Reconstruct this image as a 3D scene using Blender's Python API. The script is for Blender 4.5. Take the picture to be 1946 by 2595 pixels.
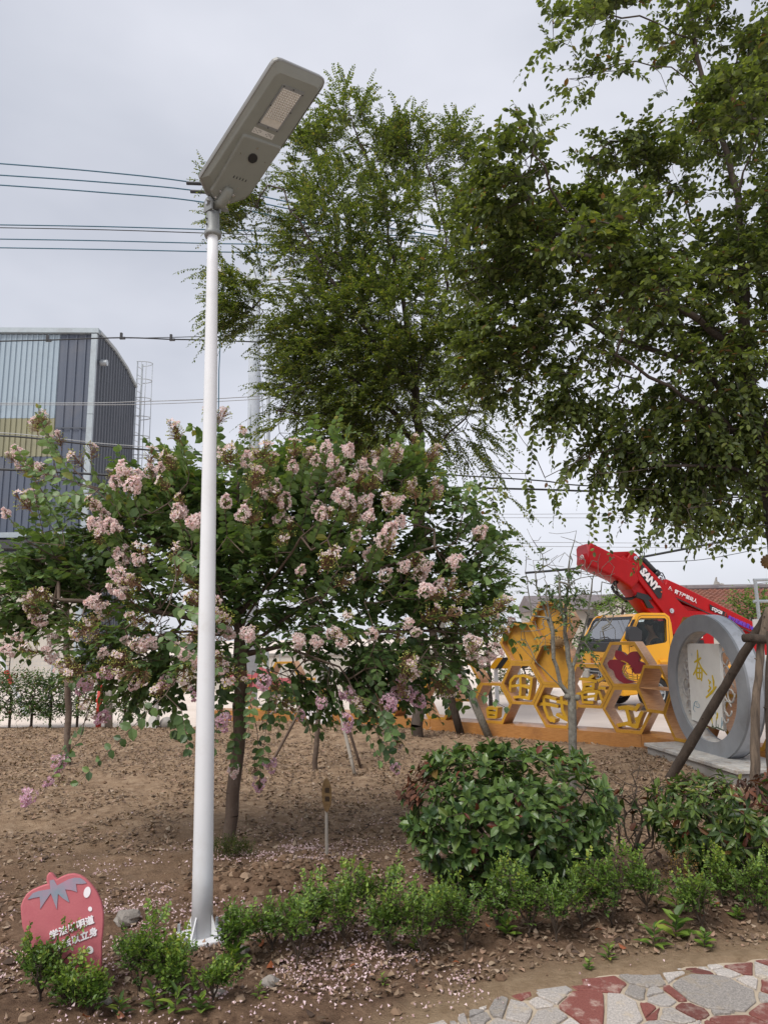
import bpy, bmesh, math, random
import numpy as np
from mathutils import Vector, Matrix

random.seed(7)
RNG = np.random.default_rng(11)
SC = bpy.context.scene
COL = SC.collection
for _o in list(bpy.data.objects):
    bpy.data.objects.remove(_o)

# ------------------------------------------------------------------ camera
TILT, ROLL, FOC, EYE = math.radians(10.0), math.radians(1.0), 1798.0, 1.65
_f = np.array([0, math.cos(TILT), math.sin(TILT)])
_u0 = np.array([0, -math.sin(TILT), math.cos(TILT)])
_r0 = np.array([1.0, 0, 0])
CU = _u0 * math.cos(ROLL) + _r0 * math.sin(ROLL)
CR = _r0 * math.cos(ROLL) - _u0 * math.sin(ROLL)
CP = np.array([0, 0, EYE])
cam = bpy.data.cameras.new('camera')
cam.sensor_fit = 'VERTICAL'
cam.sensor_height = 24.0
cam.lens = 24.0 * FOC / 2595.0
cam.clip_start = 0.05
cam.clip_end = 3000
cam_o = bpy.data.objects.new('camera', cam)
COL.objects.link(cam_o)
cam_o.matrix_world = Matrix(((CR[0], CU[0], -_f[0], 0), (CR[1], CU[1], -_f[1], 0), (CR[2], CU[2], -_f[2], EYE), (0, 0, 0, 1)))
SC.camera = cam_o

# ------------------------------------------------------------------ sky, sun, exposure
SUN_EL, SUN_AZ = math.radians(52), math.atan2(-0.45, -0.55)
W = bpy.data.worlds.new("World")
SC.world = W
W.use_nodes = True
nt = W.node_tree
nt.nodes.clear()
out = nt.nodes.new('ShaderNodeOutputWorld')
bg = nt.nodes.new('ShaderNodeBackground')
bg.inputs['Strength'].default_value = 0.1
sky = nt.nodes.new('ShaderNodeTexSky')
sky.sky_type = 'NISHITA'
sky.sun_disc = False
sky.sun_elevation = SUN_EL
sky.sun_rotation = SUN_AZ
sky.dust_density = 3.0
tc = nt.nodes.new('ShaderNodeTexCoord')
mp = nt.nodes.new('ShaderNodeMapping')
mp.inputs['Scale'].default_value = (1.0, 1.0, 2.2)
mp.inputs['Rotation'].default_value = (0.2, 0.5, 0.3)
nz = nt.nodes.new('ShaderNodeTexNoise')
nz.inputs['Scale'].default_value = 1.25
nz.inputs['Detail'].default_value = 5
nz.inputs['Roughness'].default_value = 0.5
rp = nt.nodes.new('ShaderNodeValToRGB')
rp.color_ramp.elements[0].position = 0.33
rp.color_ramp.elements[0].color = (2.68, 2.8, 3.16, 1)
rp.color_ramp.elements[1].position = 0.68
rp.color_ramp.elements[1].color = (4.15, 4.2, 4.55, 1)
mx = nt.nodes.new('ShaderNodeMix')
mx.data_type = 'RGBA'
mx.inputs['Factor'].default_value = 0.93
nt.links.new(tc.outputs['Generated'], mp.inputs['Vector'])
nt.links.new(mp.outputs['Vector'], nz.inputs['Vector'])
nt.links.new(nz.outputs['Fac'], rp.inputs['Fac'])
nt.links.new(sky.outputs['Color'], mx.inputs[6])
nt.links.new(rp.outputs['Color'], mx.inputs[7])
nt.links.new(mx.outputs[2], bg.inputs['Color'])
nt.links.new(bg.outputs['Background'], out.inputs['Surface'])
sun = bpy.data.lights.new('sun', 'SUN')
sun.energy = 1.5
sun.angle = math.radians(28)
sun.color = (1.0, 0.96, 0.9)
sun_o = bpy.data.objects.new('sun', sun)
COL.objects.link(sun_o)
_sd = Vector((math.sin(SUN_AZ) * math.cos(SUN_EL), math.cos(SUN_AZ) * math.cos(SUN_EL), math.sin(SUN_EL)))
sun_o.rotation_euler = _sd.to_track_quat('Z', 'Y').to_euler()
SC.view_settings.view_transform = 'Standard'
SC.view_settings.look = 'None'
SC.view_settings.exposure = 1.12
SC.view_settings.gamma = 1.0
SC.view_settings.use_curve_mapping = False
SC.render.engine = 'CYCLES'
SC.cycles.max_bounces = 6
SC.cycles.transparent_max_bounces = 6


# ------------------------------------------------------------------ measuring: photo coordinates to real places
def ray(x, y):
    return _f + (x - 973) / FOC * CR - (y - 1297.5) / FOC * CU


def G(x, y, z=0.0):
    d = ray(x, y)
    return CP + d * ((z - EYE) / d[2])


def P(x, y, Y):
    d = ray(x, y)
    return CP + d * (Y / d[1])


class Plane3:
    """A plane with an origin, an in-plane axis u, an in-plane axis v and a normal n that looks towards the viewer."""

    def __init__(s, o, u, v):
        s.o = np.array(o, float)
        s.u = np.array(u, float) / np.linalg.norm(u)
        v = np.array(v, float)
        v = v - s.u * (v @ s.u)
        s.v = v / np.linalg.norm(v)
        s.n = np.cross(s.u, s.v)
        if s.n @ (CP - s.o) < 0:
            s.n = -s.n

    def hit(s, x, y, d=0.0):
        r = ray(x, y)
        o = s.o + s.n * d
        q = CP + r * (((o - CP) @ s.n) / (r @ s.n))
        return ((q - o) @ s.u, (q - o) @ s.v)

    def at(s, a, b, d=0.0):
        return s.o + s.u * a + s.v * b + s.n * d


def wallplane(x, y, dx, dy, z=0.0):
    return Plane3((x, y, z), (dx, dy, 0), (0, 0, 1))


# ------------------------------------------------------------------ objects
def tag(o, label=None, cat=None, group=None, kind=None):
    if label: o['label'] = label
    if cat: o['category'] = cat
    if group: o['group'] = group
    if kind: o['kind'] = kind
    return o


def thing(name, loc, label, cat, group=None, kind=None):
    o = bpy.data.objects.new(name, None)
    o.empty_display_size = 0.1
    COL.objects.link(o)
    o.location = loc
    return tag(o, label, cat, group, kind)


def link(name, me, parent=None, label=None):
    o = bpy.data.objects.new(name, me)
    COL.objects.link(o)
    if parent is not None:
        o.parent = parent
        o.matrix_parent_inverse = inv_of(parent)
    if label: o['label'] = label
    return o


_INV = {}


def inv_of(parent):
    k = parent.name
    if k not in _INV:
        m = Matrix.Identity(4)
        p = parent
        if p.parent is None:
            m = Matrix.LocRotScale(p.location, p.rotation_euler, p.scale)
        _INV[k] = m.inverted()
    return _INV[k]


def mesh_np(name, V, F, mats, midx=None, tint=None, smooth=False):
    """V (n,3) array; F list of (array (m,k)) blocks with a constant number of corners each."""
    me = bpy.data.meshes.new(name)
    V = np.asarray(V, np.float32)
    me.vertices.add(len(V))
    me.vertices.foreach_set('co', V.ravel())
    loops = np.concatenate([f.ravel() for f in F]).astype(np.int32)
    tot = np.concatenate([np.full(len(f), f.shape[1], np.int32) for f in F])
    start = np.concatenate([[0], np.cumsum(tot)[:-1]]).astype(np.int32)
    me.loops.add(len(loops))
    me.loops.foreach_set('vertex_index', loops)
    me.polygons.add(len(tot))
    me.polygons.foreach_set('loop_start', start)
    me.polygons.foreach_set('loop_total', tot)
    if midx is not None:
        me.polygons.foreach_set('material_index', np.asarray(midx, np.int32))
    if smooth:
        me.polygons.foreach_set('use_smooth', np.ones(len(tot), bool))
    else:
        me.polygons.foreach_set('use_smooth', np.zeros(len(tot), bool))
    if tint is not None:
        a = me.attributes.new('tint', 'FLOAT', 'POINT')
        a.data.foreach_set('value', np.asarray(tint, np.float32))
    me.update(calc_edges=True)
    for m in (mats if isinstance(mats, (list, tuple)) else [mats]):
        me.materials.append(m)
    return me


class MB:
    """Collects faces and links them as one mesh object."""

    def __init__(s):
        s.v, s.f, s.m, s.sm = [], [], [], []
        s.cur, s.smooth = 0, False

    def add(s, vs, fs):
        b = len(s.v)
        s.v.extend([tuple(float(c) for c in p) for p in vs])
        for f in fs:
            s.f.append(tuple(b + i for i in f))
            s.m.append(s.cur)
            s.sm.append(s.smooth)

    def box(s, c, sx, sy, sz, X=(1, 0, 0), Y=(0, 1, 0), Z=(0, 0, 1)):
        c = np.array(c, float)
        X, Y, Z = (np.array(a, float) / np.linalg.norm(a) for a in (X, Y, Z))
        vs = [c + X * (i * sx / 2) + Y * (j * sy / 2) + Z * (k * sz / 2) for k in (-1, 1) for j in (-1, 1) for i in (-1, 1)]
        s.add(vs, [(0, 2, 3, 1), (4, 5, 7, 6), (0, 1, 5, 4), (2, 6, 7, 3), (0, 4, 6, 2), (1, 3, 7, 5)])

    def prism(s, pts, vec):
        """A flat outline pushed along vec."""
        pts = [np.array(p, float) for p in pts]
        vec = np.array(vec, float)
        n = len(pts)
        nrm = sum((np.cross(pts[i], pts[(i + 1) % n]) for i in range(n)), np.zeros(3))
        if nrm @ vec > 0:
            pts = pts[::-1]
        s.add(pts + [p + vec for p in pts], [tuple(range(n)), tuple(range(2 * n - 1, n - 1, -1))] + [((i + 1) % n, i, n + i, n + (i + 1) % n) for i in range(n)])

    def bevel_prism(s, pts, vec, r):
        """An outline pushed along vec whose far face is drawn in by r (a chamfered edge)."""
        pts = [np.array(p, float) for p in pts]
        vec = np.array(vec, float)
        n = len(pts)
        c = sum(pts) / n
        L = np.linalg.norm(vec)
        mid = [p + vec * (1 - r / L) for p in pts]
        top = [p + vec + (c - p) * min(0.9, r / max(np.linalg.norm(c - p), 1e-6)) for p in pts]
        fs = [tuple(range(n)), tuple(range(3 * n - 1, 2 * n - 1, -1))]
        for a in (0, 1):
            fs += [((i + 1) % n + a * n, i + a * n, n + i + a * n, n + (i + 1) % n + a * n) for i in range(n)]
        s.add(pts + mid + top, fs)

    def tube(s, path, r, k=8, caps=True):
        path = [np.array(p, float) for p in path]
        rs = r if isinstance(r, (list, tuple, np.ndarray)) else [r] * len(path)
        vs = []
        a = None
        for i, p in enumerate(path):
            t = path[min(i + 1, len(path) - 1)] - path[max(i - 1, 0)]
            t = t / (np.linalg.norm(t) + 1e-9)
            if a is None:
                a = np.cross(t, (0, 0, 1) if abs(t[2]) < 0.9 else (1, 0, 0))
            a = a - t * (a @ t)
            a = a / (np.linalg.norm(a) + 1e-9)
            b = np.cross(t, a)
            for j in range(k):
                w = 2 * math.pi * j / k
                vs.append(p + (a * math.cos(w) + b * math.sin(w)) * rs[i])
        fs = [(i * k + j, i * k + (j + 1) % k, (i + 1) * k + (j + 1) % k, (i + 1) * k + j) for i in range(len(path) - 1) for j in range(k)]
        if caps:
            fs += [tuple(range(k - 1, -1, -1)), tuple((len(path) - 1) * k + j for j in range(k))]
        s.add(vs, fs)

    def disc(s, c, n, r, depth=0.01, k=20, ry=None, up=(0, 0, 1)):
        n = np.array(n, float) / np.linalg.norm(n)
        a = np.cross(up, n)
        if np.linalg.norm(a) < 1e-3:
            a = np.cross((1, 0, 0), n)
        a /= np.linalg.norm(a)
        b = np.cross(n, a)
        ry = ry or r
        s.prism([np.array(c) + a * r * math.cos(2 * math.pi * i / k) + b * ry * math.sin(2 * math.pi * i / k) for i in range(k)], n * depth)

    def ball(s, c, r, k=8, sq=(1, 1, 1)):
        c = np.array(c, float)
        vs, fs = [], []
        R = k // 2 + 1
        for i in range(R + 1):
            t = math.pi * i / R
            for j in range(k):
                w = 2 * math.pi * j / k
                vs.append(c + r * np.array((math.sin(t) * math.cos(w) * sq[0], math.sin(t) * math.sin(w) * sq[1], math.cos(t) * sq[2])))
        for i in range(R):
            for j in range(k):
                fs.append((i * k + j, (i + 1) * k + j, (i + 1) * k + (j + 1) % k, i * k + (j + 1) % k))
        s.add(vs, fs)

    def mesh(s, name, mats):
        me = bpy.data.meshes.new(name)
        me.from_pydata(s.v, [], s.f)
        for m in (mats if isinstance(mats, (list, tuple)) else [mats]):
            me.materials.append(m)
        me.polygons.foreach_set('material_index', s.m)
        me.polygons.foreach_set('use_smooth', s.sm)
        me.validate()
        me.update()
        return me

    def build(s, name, mats, parent=None, label=None):
        return link(name, s.mesh(name, mats), parent, label)


def bevel(o, w=0.01, seg=2):
    m = o.modifiers.new('edge', 'BEVEL')
    m.width = w
    m.segments = seg
    m.limit_method = 'ANGLE'
    m.angle_limit = math.radians(40)
    return o


# ------------------------------------------------------------------ materials
def _n(nt, t, **kw):
    n = nt.nodes.new(t)
    for k, v in kw.items():
        n.inputs[k].default_value = v
    return n


def mat(name, col, rough=0.6, col2=None, scale=6.0, stretch=(1, 1, 1), bump=0.0, bscale=60.0, metal=0.0, coat=0.0, dirt=None, dirt_amt=0.0, dscale=2.5, var=0.18, detail=5, spec=0.5, objvar=0.0):
    m = bpy.data.materials.new(name)
    m.use_nodes = True
    t = m.node_tree
    b = t.nodes['Principled BSDF']
    tc = t.nodes.new('ShaderNodeTexCoord')
    mp = t.nodes.new('ShaderNodeMapping')
    mp.inputs['Scale'].default_value = stretch
    t.links.new(tc.outputs['Object'], mp.inputs['Vector'])
    nz = _n(t, 'ShaderNodeTexNoise', Scale=scale, Detail=detail, Roughness=0.6)
    t.links.new(mp.outputs['Vector'], nz.inputs['Vector'])
    r = t.nodes.new('ShaderNodeValToRGB')
    c2 = col2 or tuple(min(1, c * (1 + var)) for c in col)
    c1 = col if col2 else tuple(c * (1 - var) for c in col)
    r.color_ramp.elements[0].position = 0.3
    r.color_ramp.elements[1].position = 0.7
    r.color_ramp.elements[0].color = (*c1, 1)
    r.color_ramp.elements[1].color = (*c2, 1)
    t.links.new(nz.outputs['Fac'], r.inputs['Fac'])
    src = r.outputs['Color']
    if dirt:
        dn = _n(t, 'ShaderNodeTexNoise', Scale=dscale, Detail=8, Roughness=0.7)
        t.links.new(tc.outputs['Object'], dn.inputs['Vector'])
        dr = t.nodes.new('ShaderNodeValToRGB')
        dr.color_ramp.elements[0].position = 0.52
        dr.color_ramp.elements[1].position = 0.7
        dr.color_ramp.elements[1].color = (dirt_amt,) * 3 + (1,)
        t.links.new(dn.outputs['Fac'], dr.inputs['Fac'])
        mx = t.nodes.new('ShaderNodeMix')
        mx.data_type = 'RGBA'
        mx.inputs[7].default_value = (*dirt, 1)
        t.links.new(dr.outputs['Color'], mx.inputs['Factor'])
        t.links.new(src, mx.inputs[6])
        src = mx.outputs[2]
    if objvar:
        oi = t.nodes.new('ShaderNodeObjectInfo')
        mr = _n(t, 'ShaderNodeMapRange')
        mr.inputs['To Min'].default_value = 1 - objvar
        mr.inputs['To Max'].default_value = 1 + objvar
        t.links.new(oi.outputs['Random'], mr.inputs['Value'])
        mv = t.nodes.new('ShaderNodeMix')
        mv.data_type = 'RGBA'
        mv.blend_type = 'MULTIPLY'
        mv.inputs['Factor'].default_value = 1
        t.links.new(src, mv.inputs[6])
        t.links.new(mr.outputs['Result'], mv.inputs[7])
        src = mv.outputs[2]
    t.links.new(src, b.inputs['Base Color'])
    b.inputs['Roughness'].default_value = rough
    b.inputs['Metallic'].default_value = metal
    b.inputs['Coat Weight'].default_value = coat
    b.inputs['Specular IOR Level'].default_value = spec
    if bump:
        bn = _n(t, 'ShaderNodeTexNoise', Scale=bscale, Detail=6, Roughness=0.65)
        t.links.new(mp.outputs['Vector'], bn.inputs['Vector'])
        bp = _n(t, 'ShaderNodeBump', Strength=bump, Distance=0.02)
        t.links.new(bn.outputs['Fac'], bp.inputs['Height'])
        t.links.new(bp.outputs['Normal'], b.inputs['Normal'])
    return m


def leafmat(name, cols, rough=0.45, trans=0.25, per_object=False, back=1.25, spec=0.4, through=(1.5, 1.5, 0.5)):
    m = bpy.data.materials.new(name)
    m.use_nodes = True
    t = m.node_tree
    b = t.nodes['Principled BSDF']
    o = t.nodes['Material Output']
    if per_object:
        src = t.nodes.new('ShaderNodeObjectInfo').outputs['Random']
    else:
        a = t.nodes.new('ShaderNodeAttribute')
        a.attribute_name = 'tint'
        src = a.outputs['Fac']
    r = t.nodes.new('ShaderNodeValToRGB')
    while len(r.color_ramp.elements) < len(cols):
        r.color_ramp.elements.new(0.5)
    for i, (p, c) in enumerate(cols):
        r.color_ramp.elements[i].position = p
        r.color_ramp.elements[i].color = (*c, 1)
    t.links.new(src, r.inputs['Fac'])
    g = t.nodes.new('ShaderNodeNewGeometry')
    pale = t.nodes.new('ShaderNodeMix')
    pale.data_type = 'RGBA'
    pale.blend_type = 'MULTIPLY'
    pale.inputs[7].default_value = (back, back, back * 1.05, 1)
    t.links.new(g.outputs['Backfacing'], pale.inputs['Factor'])
    t.links.new(r.outputs['Color'], pale.inputs[6])
    t.links.new(pale.outputs[2], b.inputs['Base Color'])
    b.inputs['Roughness'].default_value = rough
    b.inputs['Specular IOR Level'].default_value = spec
    tr = t.nodes.new('ShaderNodeBsdfTranslucent')
    hv = t.nodes.new('ShaderNodeMix')
    hv.data_type = 'RGBA'
    hv.blend_type = 'MULTIPLY'
    hv.inputs['Factor'].default_value = 1
    hv.inputs[7].default_value = (*through, 1)
    t.links.new(pale.outputs[2], hv.inputs[6])
    t.links.new(hv.outputs[2], tr.inputs['Color'])
    ms = t.nodes.new('ShaderNodeMixShader')
    ms.inputs['Fac'].default_value = trans
    t.links.new(b.outputs['BSDF'], ms.inputs[1])
    t.links.new(tr.outputs['BSDF'], ms.inputs[2])
    t.links.new(ms.outputs['Shader'], o.inputs['Surface'])
    return m


def glassmat(name, tint=(0.8, 0.85, 0.85), refl=0.3):
    m = bpy.data.materials.new(name)
    m.use_nodes = True
    t = m.node_tree
    o = t.nodes['Material Output']
    t.nodes.remove(t.nodes['Principled BSDF'])
    a = t.nodes.new('ShaderNodeBsdfTransparent')
    a.inputs['Color'].default_value = (*tint, 1)
    g = t.nodes.new('ShaderNodeBsdfGlossy')
    g.inputs['Roughness'].default_value = 0.03
    fr = _n(t, 'ShaderNodeLayerWeight', Blend=0.35)
    ma = t.nodes.new('ShaderNodeMath')
    ma.operation = 'MULTIPLY_ADD'
    ma.inputs[1].default_value = 0.6 if refl > 0.2 else 0.18
    ma.inputs[2].default_value = refl
    ma.use_clamp = True
    t.links.new(fr.outputs['Fresnel'], ma.inputs[0])
    ms = t.nodes.new('ShaderNodeMixShader')
    t.links.new(ma.outputs['Value'], ms.inputs['Fac'])
    t.links.new(a.outputs['BSDF'], ms.inputs[1])
    t.links.new(g.outputs['BSDF'], ms.inputs[2])
    t.links.new(ms.outputs['Shader'], o.inputs['Surface'])
    return m


M = {}
M['concrete'] = mat('pale_concrete', (0.60, 0.51, 0.44), 0.85, (0.7, 0.61, 0.54), 0.6, bump=0.1, bscale=25, dirt=(0.45, 0.37, 0.31), dirt_amt=0.5, dscale=0.5)
M['mortar'] = mat('mortar', (0.42, 0.34, 0.25), 0.95, (0.52, 0.44, 0.34), 20, bump=0.5, bscale=150, dirt=(0.2, 0.16, 0.11), dirt_amt=0.8, dscale=5)
M['steel_white'] = mat('white_paint', (0.66, 0.67, 0.69), 0.3, var=0.03, scale=3, dirt=(0.5, 0.48, 0.45), dirt_amt=0.35, dscale=4)
M['cast_grey'] = mat('grey_cast_metal', (0.19, 0.2, 0.2), 0.5, var=0.06, scale=20, bump=0.1, bscale=300, metal=0.2)
M['lamp_grey'] = mat('lamp_housing', (0.185, 0.195, 0.175), 0.5, var=0.05, scale=8, bump=0.06, bscale=400)
M['lamp_rim'] = mat('lamp_rim', (0.2, 0.2, 0.19), 0.4, var=0.05, metal=0.3)
M['black'] = mat('black_plastic', (0.012, 0.012, 0.014), 0.4, var=0.2)
M['rubber'] = mat('rubber', (0.02, 0.02, 0.02), 0.8, var=0.3, bump=0.2)
M['chrome'] = mat('bright_steel', (0.6, 0.6, 0.62), 0.25, metal=1.0, var=0.05)
M['sticker'] = mat('sticker', (0.5, 0.5, 0.48), 0.5, (0.42, 0.42, 0.4), 60)
M['lens'] = mat('led_lens', (0.5, 0.48, 0.44), 0.2, var=0.1, scale=60, coat=0.3)
M['lensdot'] = mat('led_dot', (0.5, 0.485, 0.45), 0.2, coat=0.3)
M['berry'] = mat('pink_red_paint', (0.40, 0.09, 0.11), 0.65, (0.46, 0.125, 0.14), 5, bump=0.1, bscale=120, dirt=(0.6, 0.25, 0.25), dirt_amt=0.35, dscale=3)
M['calyx'] = mat('faded_grey_paint', (0.17, 0.25, 0.30), 0.7, (0.36, 0.22, 0.29), 14, detail=8)
M['white'] = mat('white_print', (0.78, 0.74, 0.76), 0.6, var=0.04)
M['red_print'] = mat('red_print', (0.4, 0.025, 0.015), 0.6, var=0.05)
M['blue_print'] = mat('blue_print', (0.05, 0.05, 0.5), 0.5, (0.22, 0.04, 0.4), 12)
M['wood'] = mat('varnished_wood', (0.32, 0.135, 0.032), 0.42, (0.45, 0.21, 0.065), 9, stretch=(1.2, 1.2, 9), bump=0.15, bscale=50, coat=0.15, dirt=(0.22, 0.09, 0.03), dirt_amt=0.7, dscale=2)
M['wood_side'] = mat('varnished_wood_boards', (0.36, 0.17, 0.065), 0.5, (0.55, 0.31, 0.15), 7, stretch=(1, 1, 14), bump=0.1, coat=0.1)
M['mustard'] = mat('mustard_paint', (0.40, 0.195, 0.013), 0.5, (0.49, 0.26, 0.026), 6, bump=0.1, bscale=80, dirt=(0.25, 0.11, 0.02), dirt_amt=0.6, dscale=4)
M['gold'] = mat('yellow_letter_paint', (0.50, 0.285, 0.012), 0.5, var=0.1, scale=10)
M['crimson'] = mat('dark_red_paint', (0.19, 0.008, 0.02), 0.45, var=0.1)
M['ring_grey'] = mat('grey_ring_paint', (0.2, 0.215, 0.235), 0.5, (0.26, 0.275, 0.295), 4, bump=0.08, dirt=(0.14, 0.13, 0.12), dirt_amt=0.45, dscale=3)
M['ring_rim'] = mat('pale_ring_paint', (0.42, 0.45, 0.5), 0.5, (0.52, 0.55, 0.6), 5, dirt=(0.2, 0.19, 0.18), dirt_amt=0.6, dscale=7)
M['peel'] = mat('peeling_paint', (0.3, 0.3, 0.3), 0.8, (0.55, 0.52, 0.47), 18, bump=0.4, bscale=50, dirt=(0.16, 0.1, 0.06), dirt_amt=0.9, dscale=9)
M['panel'] = mat('white_painted_panel', (0.6, 0.59, 0.56), 0.6, (0.68, 0.67, 0.63), 3, dirt=(0.5, 0.45, 0.38), dirt_amt=0.5, dscale=4)
M['yellow_brush'] = mat('yellow_brush_paint', (0.55, 0.4, 0.01), 0.6, var=0.15, scale=30)
M['blue_brush'] = mat('blue_brush_paint', (0.08, 0.25, 0.35), 0.6, var=0.3, scale=40)
M['dark_brush'] = mat('dark_green_brush_paint', (0.03, 0.05, 0.04), 0.6, (0.1, 0.14, 0.06), 40)
M['grass_brush'] = mat('green_brush_paint', (0.3, 0.4, 0.06), 0.6, (0.5, 0.52, 0.3), 40)
M['plinth'] = mat('weathered_cement', (0.24, 0.23, 0.21), 0.9, (0.32, 0.3, 0.28), 5, bump=0.3, bscale=40, dirt=(0.12, 0.1, 0.08), dirt_amt=0.7)
M['truck_yellow'] = mat('truck_yellow_paint', (0.85, 0.40, 0.004), 0.3, var=0.03, coat=0.3, dirt=(0.6, 0.3, 0.02), dirt_amt=0.35, dscale=3)
M['boom_red'] = mat('boom_red_paint', (0.4, 0.0015, 0.004), 0.42, var=0.08, spec=0.3, dirt=(0.24, 0.012, 0.014), dirt_amt=0.45, dscale=3)
M['dash'] = mat('dark_grey_trim', (0.035, 0.037, 0.042), 0.5, var=0.1)
M['seat'] = mat('grey_seat_cloth', (0.05, 0.05, 0.055), 0.9, bump=0.2)
M['glass'] = glassmat('window_glass', (0.8, 0.85, 0.85), 0.45)
M['side_glass'] = glassmat('side_glass', (0.85, 0.9, 0.88), 0.02)
M['skin'] = mat('skin', (0.24, 0.13, 0.085), 0.55, var=0.08)
M['hair'] = mat('black_hair', (0.01, 0.009, 0.008), 0.6, bump=0.4, bscale=200)
M['shirt'] = mat('black_shirt', (0.01, 0.01, 0.012), 0.85, bump=0.2)
M['galv'] = mat('galvanised_steel', (0.42, 0.45, 0.47), 0.45, metal=0.5, var=0.1, scale=12)
M['clad_dark'] = mat('dark_blue_cladding', (0.07, 0.086, 0.122), 0.5, (0.088, 0.107, 0.148), 0.35, stretch=(1, 1, 0.2), dirt=(0.12, 0.12, 0.13), dirt_amt=0.5, dscale=0.4)
M['clad_side'] = mat('slate_cladding', (0.062, 0.072, 0.09), 0.5, (0.078, 0.088, 0.108), 0.6)
M['clad_light'] = mat('light_blue_cladding', (0.26, 0.33, 0.39), 0.45, (0.32, 0.395, 0.455), 0.35, stretch=(1, 1, 0.2), dirt=(0.2, 0.24, 0.27), dirt_amt=0.5, dscale=0.4)
M['clad_yellow'] = mat('yellowed_cladding', (0.21, 0.205, 0.13), 0.5, (0.28, 0.27, 0.17), 0.5, stretch=(1, 1, 0.2), dirt=(0.16, 0.15, 0.1), dirt_amt=0.6, dscale=0.6)
M['trim_light'] = mat('light_flashing', (0.34, 0.39, 0.42), 0.45, var=0.08, metal=0.1, dirt=(0.2, 0.2, 0.2), dirt_amt=0.5, dscale=0.7)
M['roller'] = mat('beige_roller_slats', (0.45, 0.4, 0.33), 0.6, var=0.08)
M['wire_blue'] = mat('blue_cable', (0.03, 0.11, 0.17), 0.5, var=0.1)
M['wire_black'] = mat('black_cable', (0.015, 0.018, 0.022), 0.6, var=0.1)
M['wire_pale'] = mat('bare_wire', (0.3, 0.31, 0.32), 0.4, metal=0.4)
M['pole_con'] = mat('concrete_pole', (0.33, 0.36, 0.4), 0.8, (0.4, 0.43, 0.47), 6, bump=0.15)
M['house_wall'] = mat('house_render', (0.42, 0.39, 0.35), 0.9, (0.5, 0.47, 0.42), 1.5, dirt=(0.25, 0.22, 0.2), dirt_amt=0.5, dscale=0.8)
M['roof_grey'] = mat('grey_roof_tiles', (0.12, 0.105, 0.11), 0.8, (0.18, 0.15, 0.15), 3, bump=0.4)
M['roof_red'] = mat('red_roof_tiles', (0.16, 0.06, 0.04), 0.85, (0.25, 0.105, 0.07), 3, bump=0.3, dirt=(0.1, 0.05, 0.04), dirt_amt=0.7, dscale=1.5)
M['bark'] = mat('grey_brown_bark', (0.045, 0.033, 0.026), 0.9, (0.085, 0.065, 0.052), 10, stretch=(1, 1, 0.25), bump=0.7, bscale=50)
M['bark_smooth'] = mat('smooth_brown_bark', (0.075, 0.048, 0.034), 0.8, (0.14, 0.10, 0.075), 8, stretch=(1, 1, 0.3), bump=0.3, bscale=30, dirt=(0.2, 0.16, 0.125), dirt_amt=0.5, dscale=6)
M['bark_lichen'] = mat('lichen_bark', (0.12, 0.11, 0.09), 0.9, (0.25, 0.235, 0.2), 25, bump=0.5, bscale=80, dirt=(0.3, 0.31, 0.28), dirt_amt=0.8, dscale=14)
M['twig_red'] = mat('reddish_twig', (0.16, 0.08, 0.04), 0.7, var=0.3)
M['twig'] = mat('brown_twig', (0.055, 0.038, 0.026), 0.85, var=0.3)
M['post'] = mat('rough_post_bark', (0.035, 0.025, 0.018), 0.95, (0.075, 0.055, 0.042), 14, stretch=(1, 1, 0.3), bump=1.0, bscale=45)
M['post_bare'] = mat('peeled_post_wood', (0.05, 0.037, 0.03), 0.9, (0.22, 0.165, 0.12), 9, stretch=(2, 2, 0.3), bump=0.8, bscale=40)
M['bamboo'] = mat('dry_bamboo', (0.3, 0.27, 0.23), 0.6, (0.42, 0.38, 0.33), 20, stretch=(1, 1, 0.2), dirt=(0.15, 0.11, 0.08), dirt_amt=0.6)
M['cloth_white'] = mat('white_wrap', (0.5, 0.48, 0.46), 0.9, bump=0.5)
M['wattle'] = mat('paddle_wood', (0.16, 0.09, 0.035), 0.7, (0.27, 0.17, 0.07), 20, stretch=(1, 1, 3))
M['wattle_dark'] = mat('burnt_wood', (0.05, 0.03, 0.018), 0.8, var=0.3)
M['stone'] = mat('grey_stone', (0.2, 0.18, 0.16), 0.9, (0.3, 0.27, 0.24), 12, bump=0.5)
M['flower'] = leafmat('pink_petal', [(0.0, (0.82, 0.58, 0.56)), (0.4, (0.9, 0.75, 0.71)), (1.0, (0.92, 0.85, 0.81))], 0.7, 0.45, back=1.0, through=(1, 0.95, 0.97))
M['flower_deep'] = leafmat('mauve_petal', [(0.0, (0.7, 0.43, 0.52)), (0.5, (0.82, 0.57, 0.65)), (1.0, (0.87, 0.7, 0.75))], 0.7, 0.42, back=1.0, through=(1, 0.92, 1))
M['pollen'] = mat('yellow_stamens', (0.6, 0.36, 0.03), 0.8)
M['bud'] = leafmat('flower_bud', [(0.0, (0.2, 0.12, 0.03)), (0.3, (0.28, 0.29, 0.05)), (1.0, (0.42, 0.46, 0.1))], 0.5, 0.05)


# ------------------------------------------------------------------ foliage tools
def unit(a):
    return a / (np.linalg.norm(a, axis=-1, keepdims=True) + 1e-9)


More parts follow.
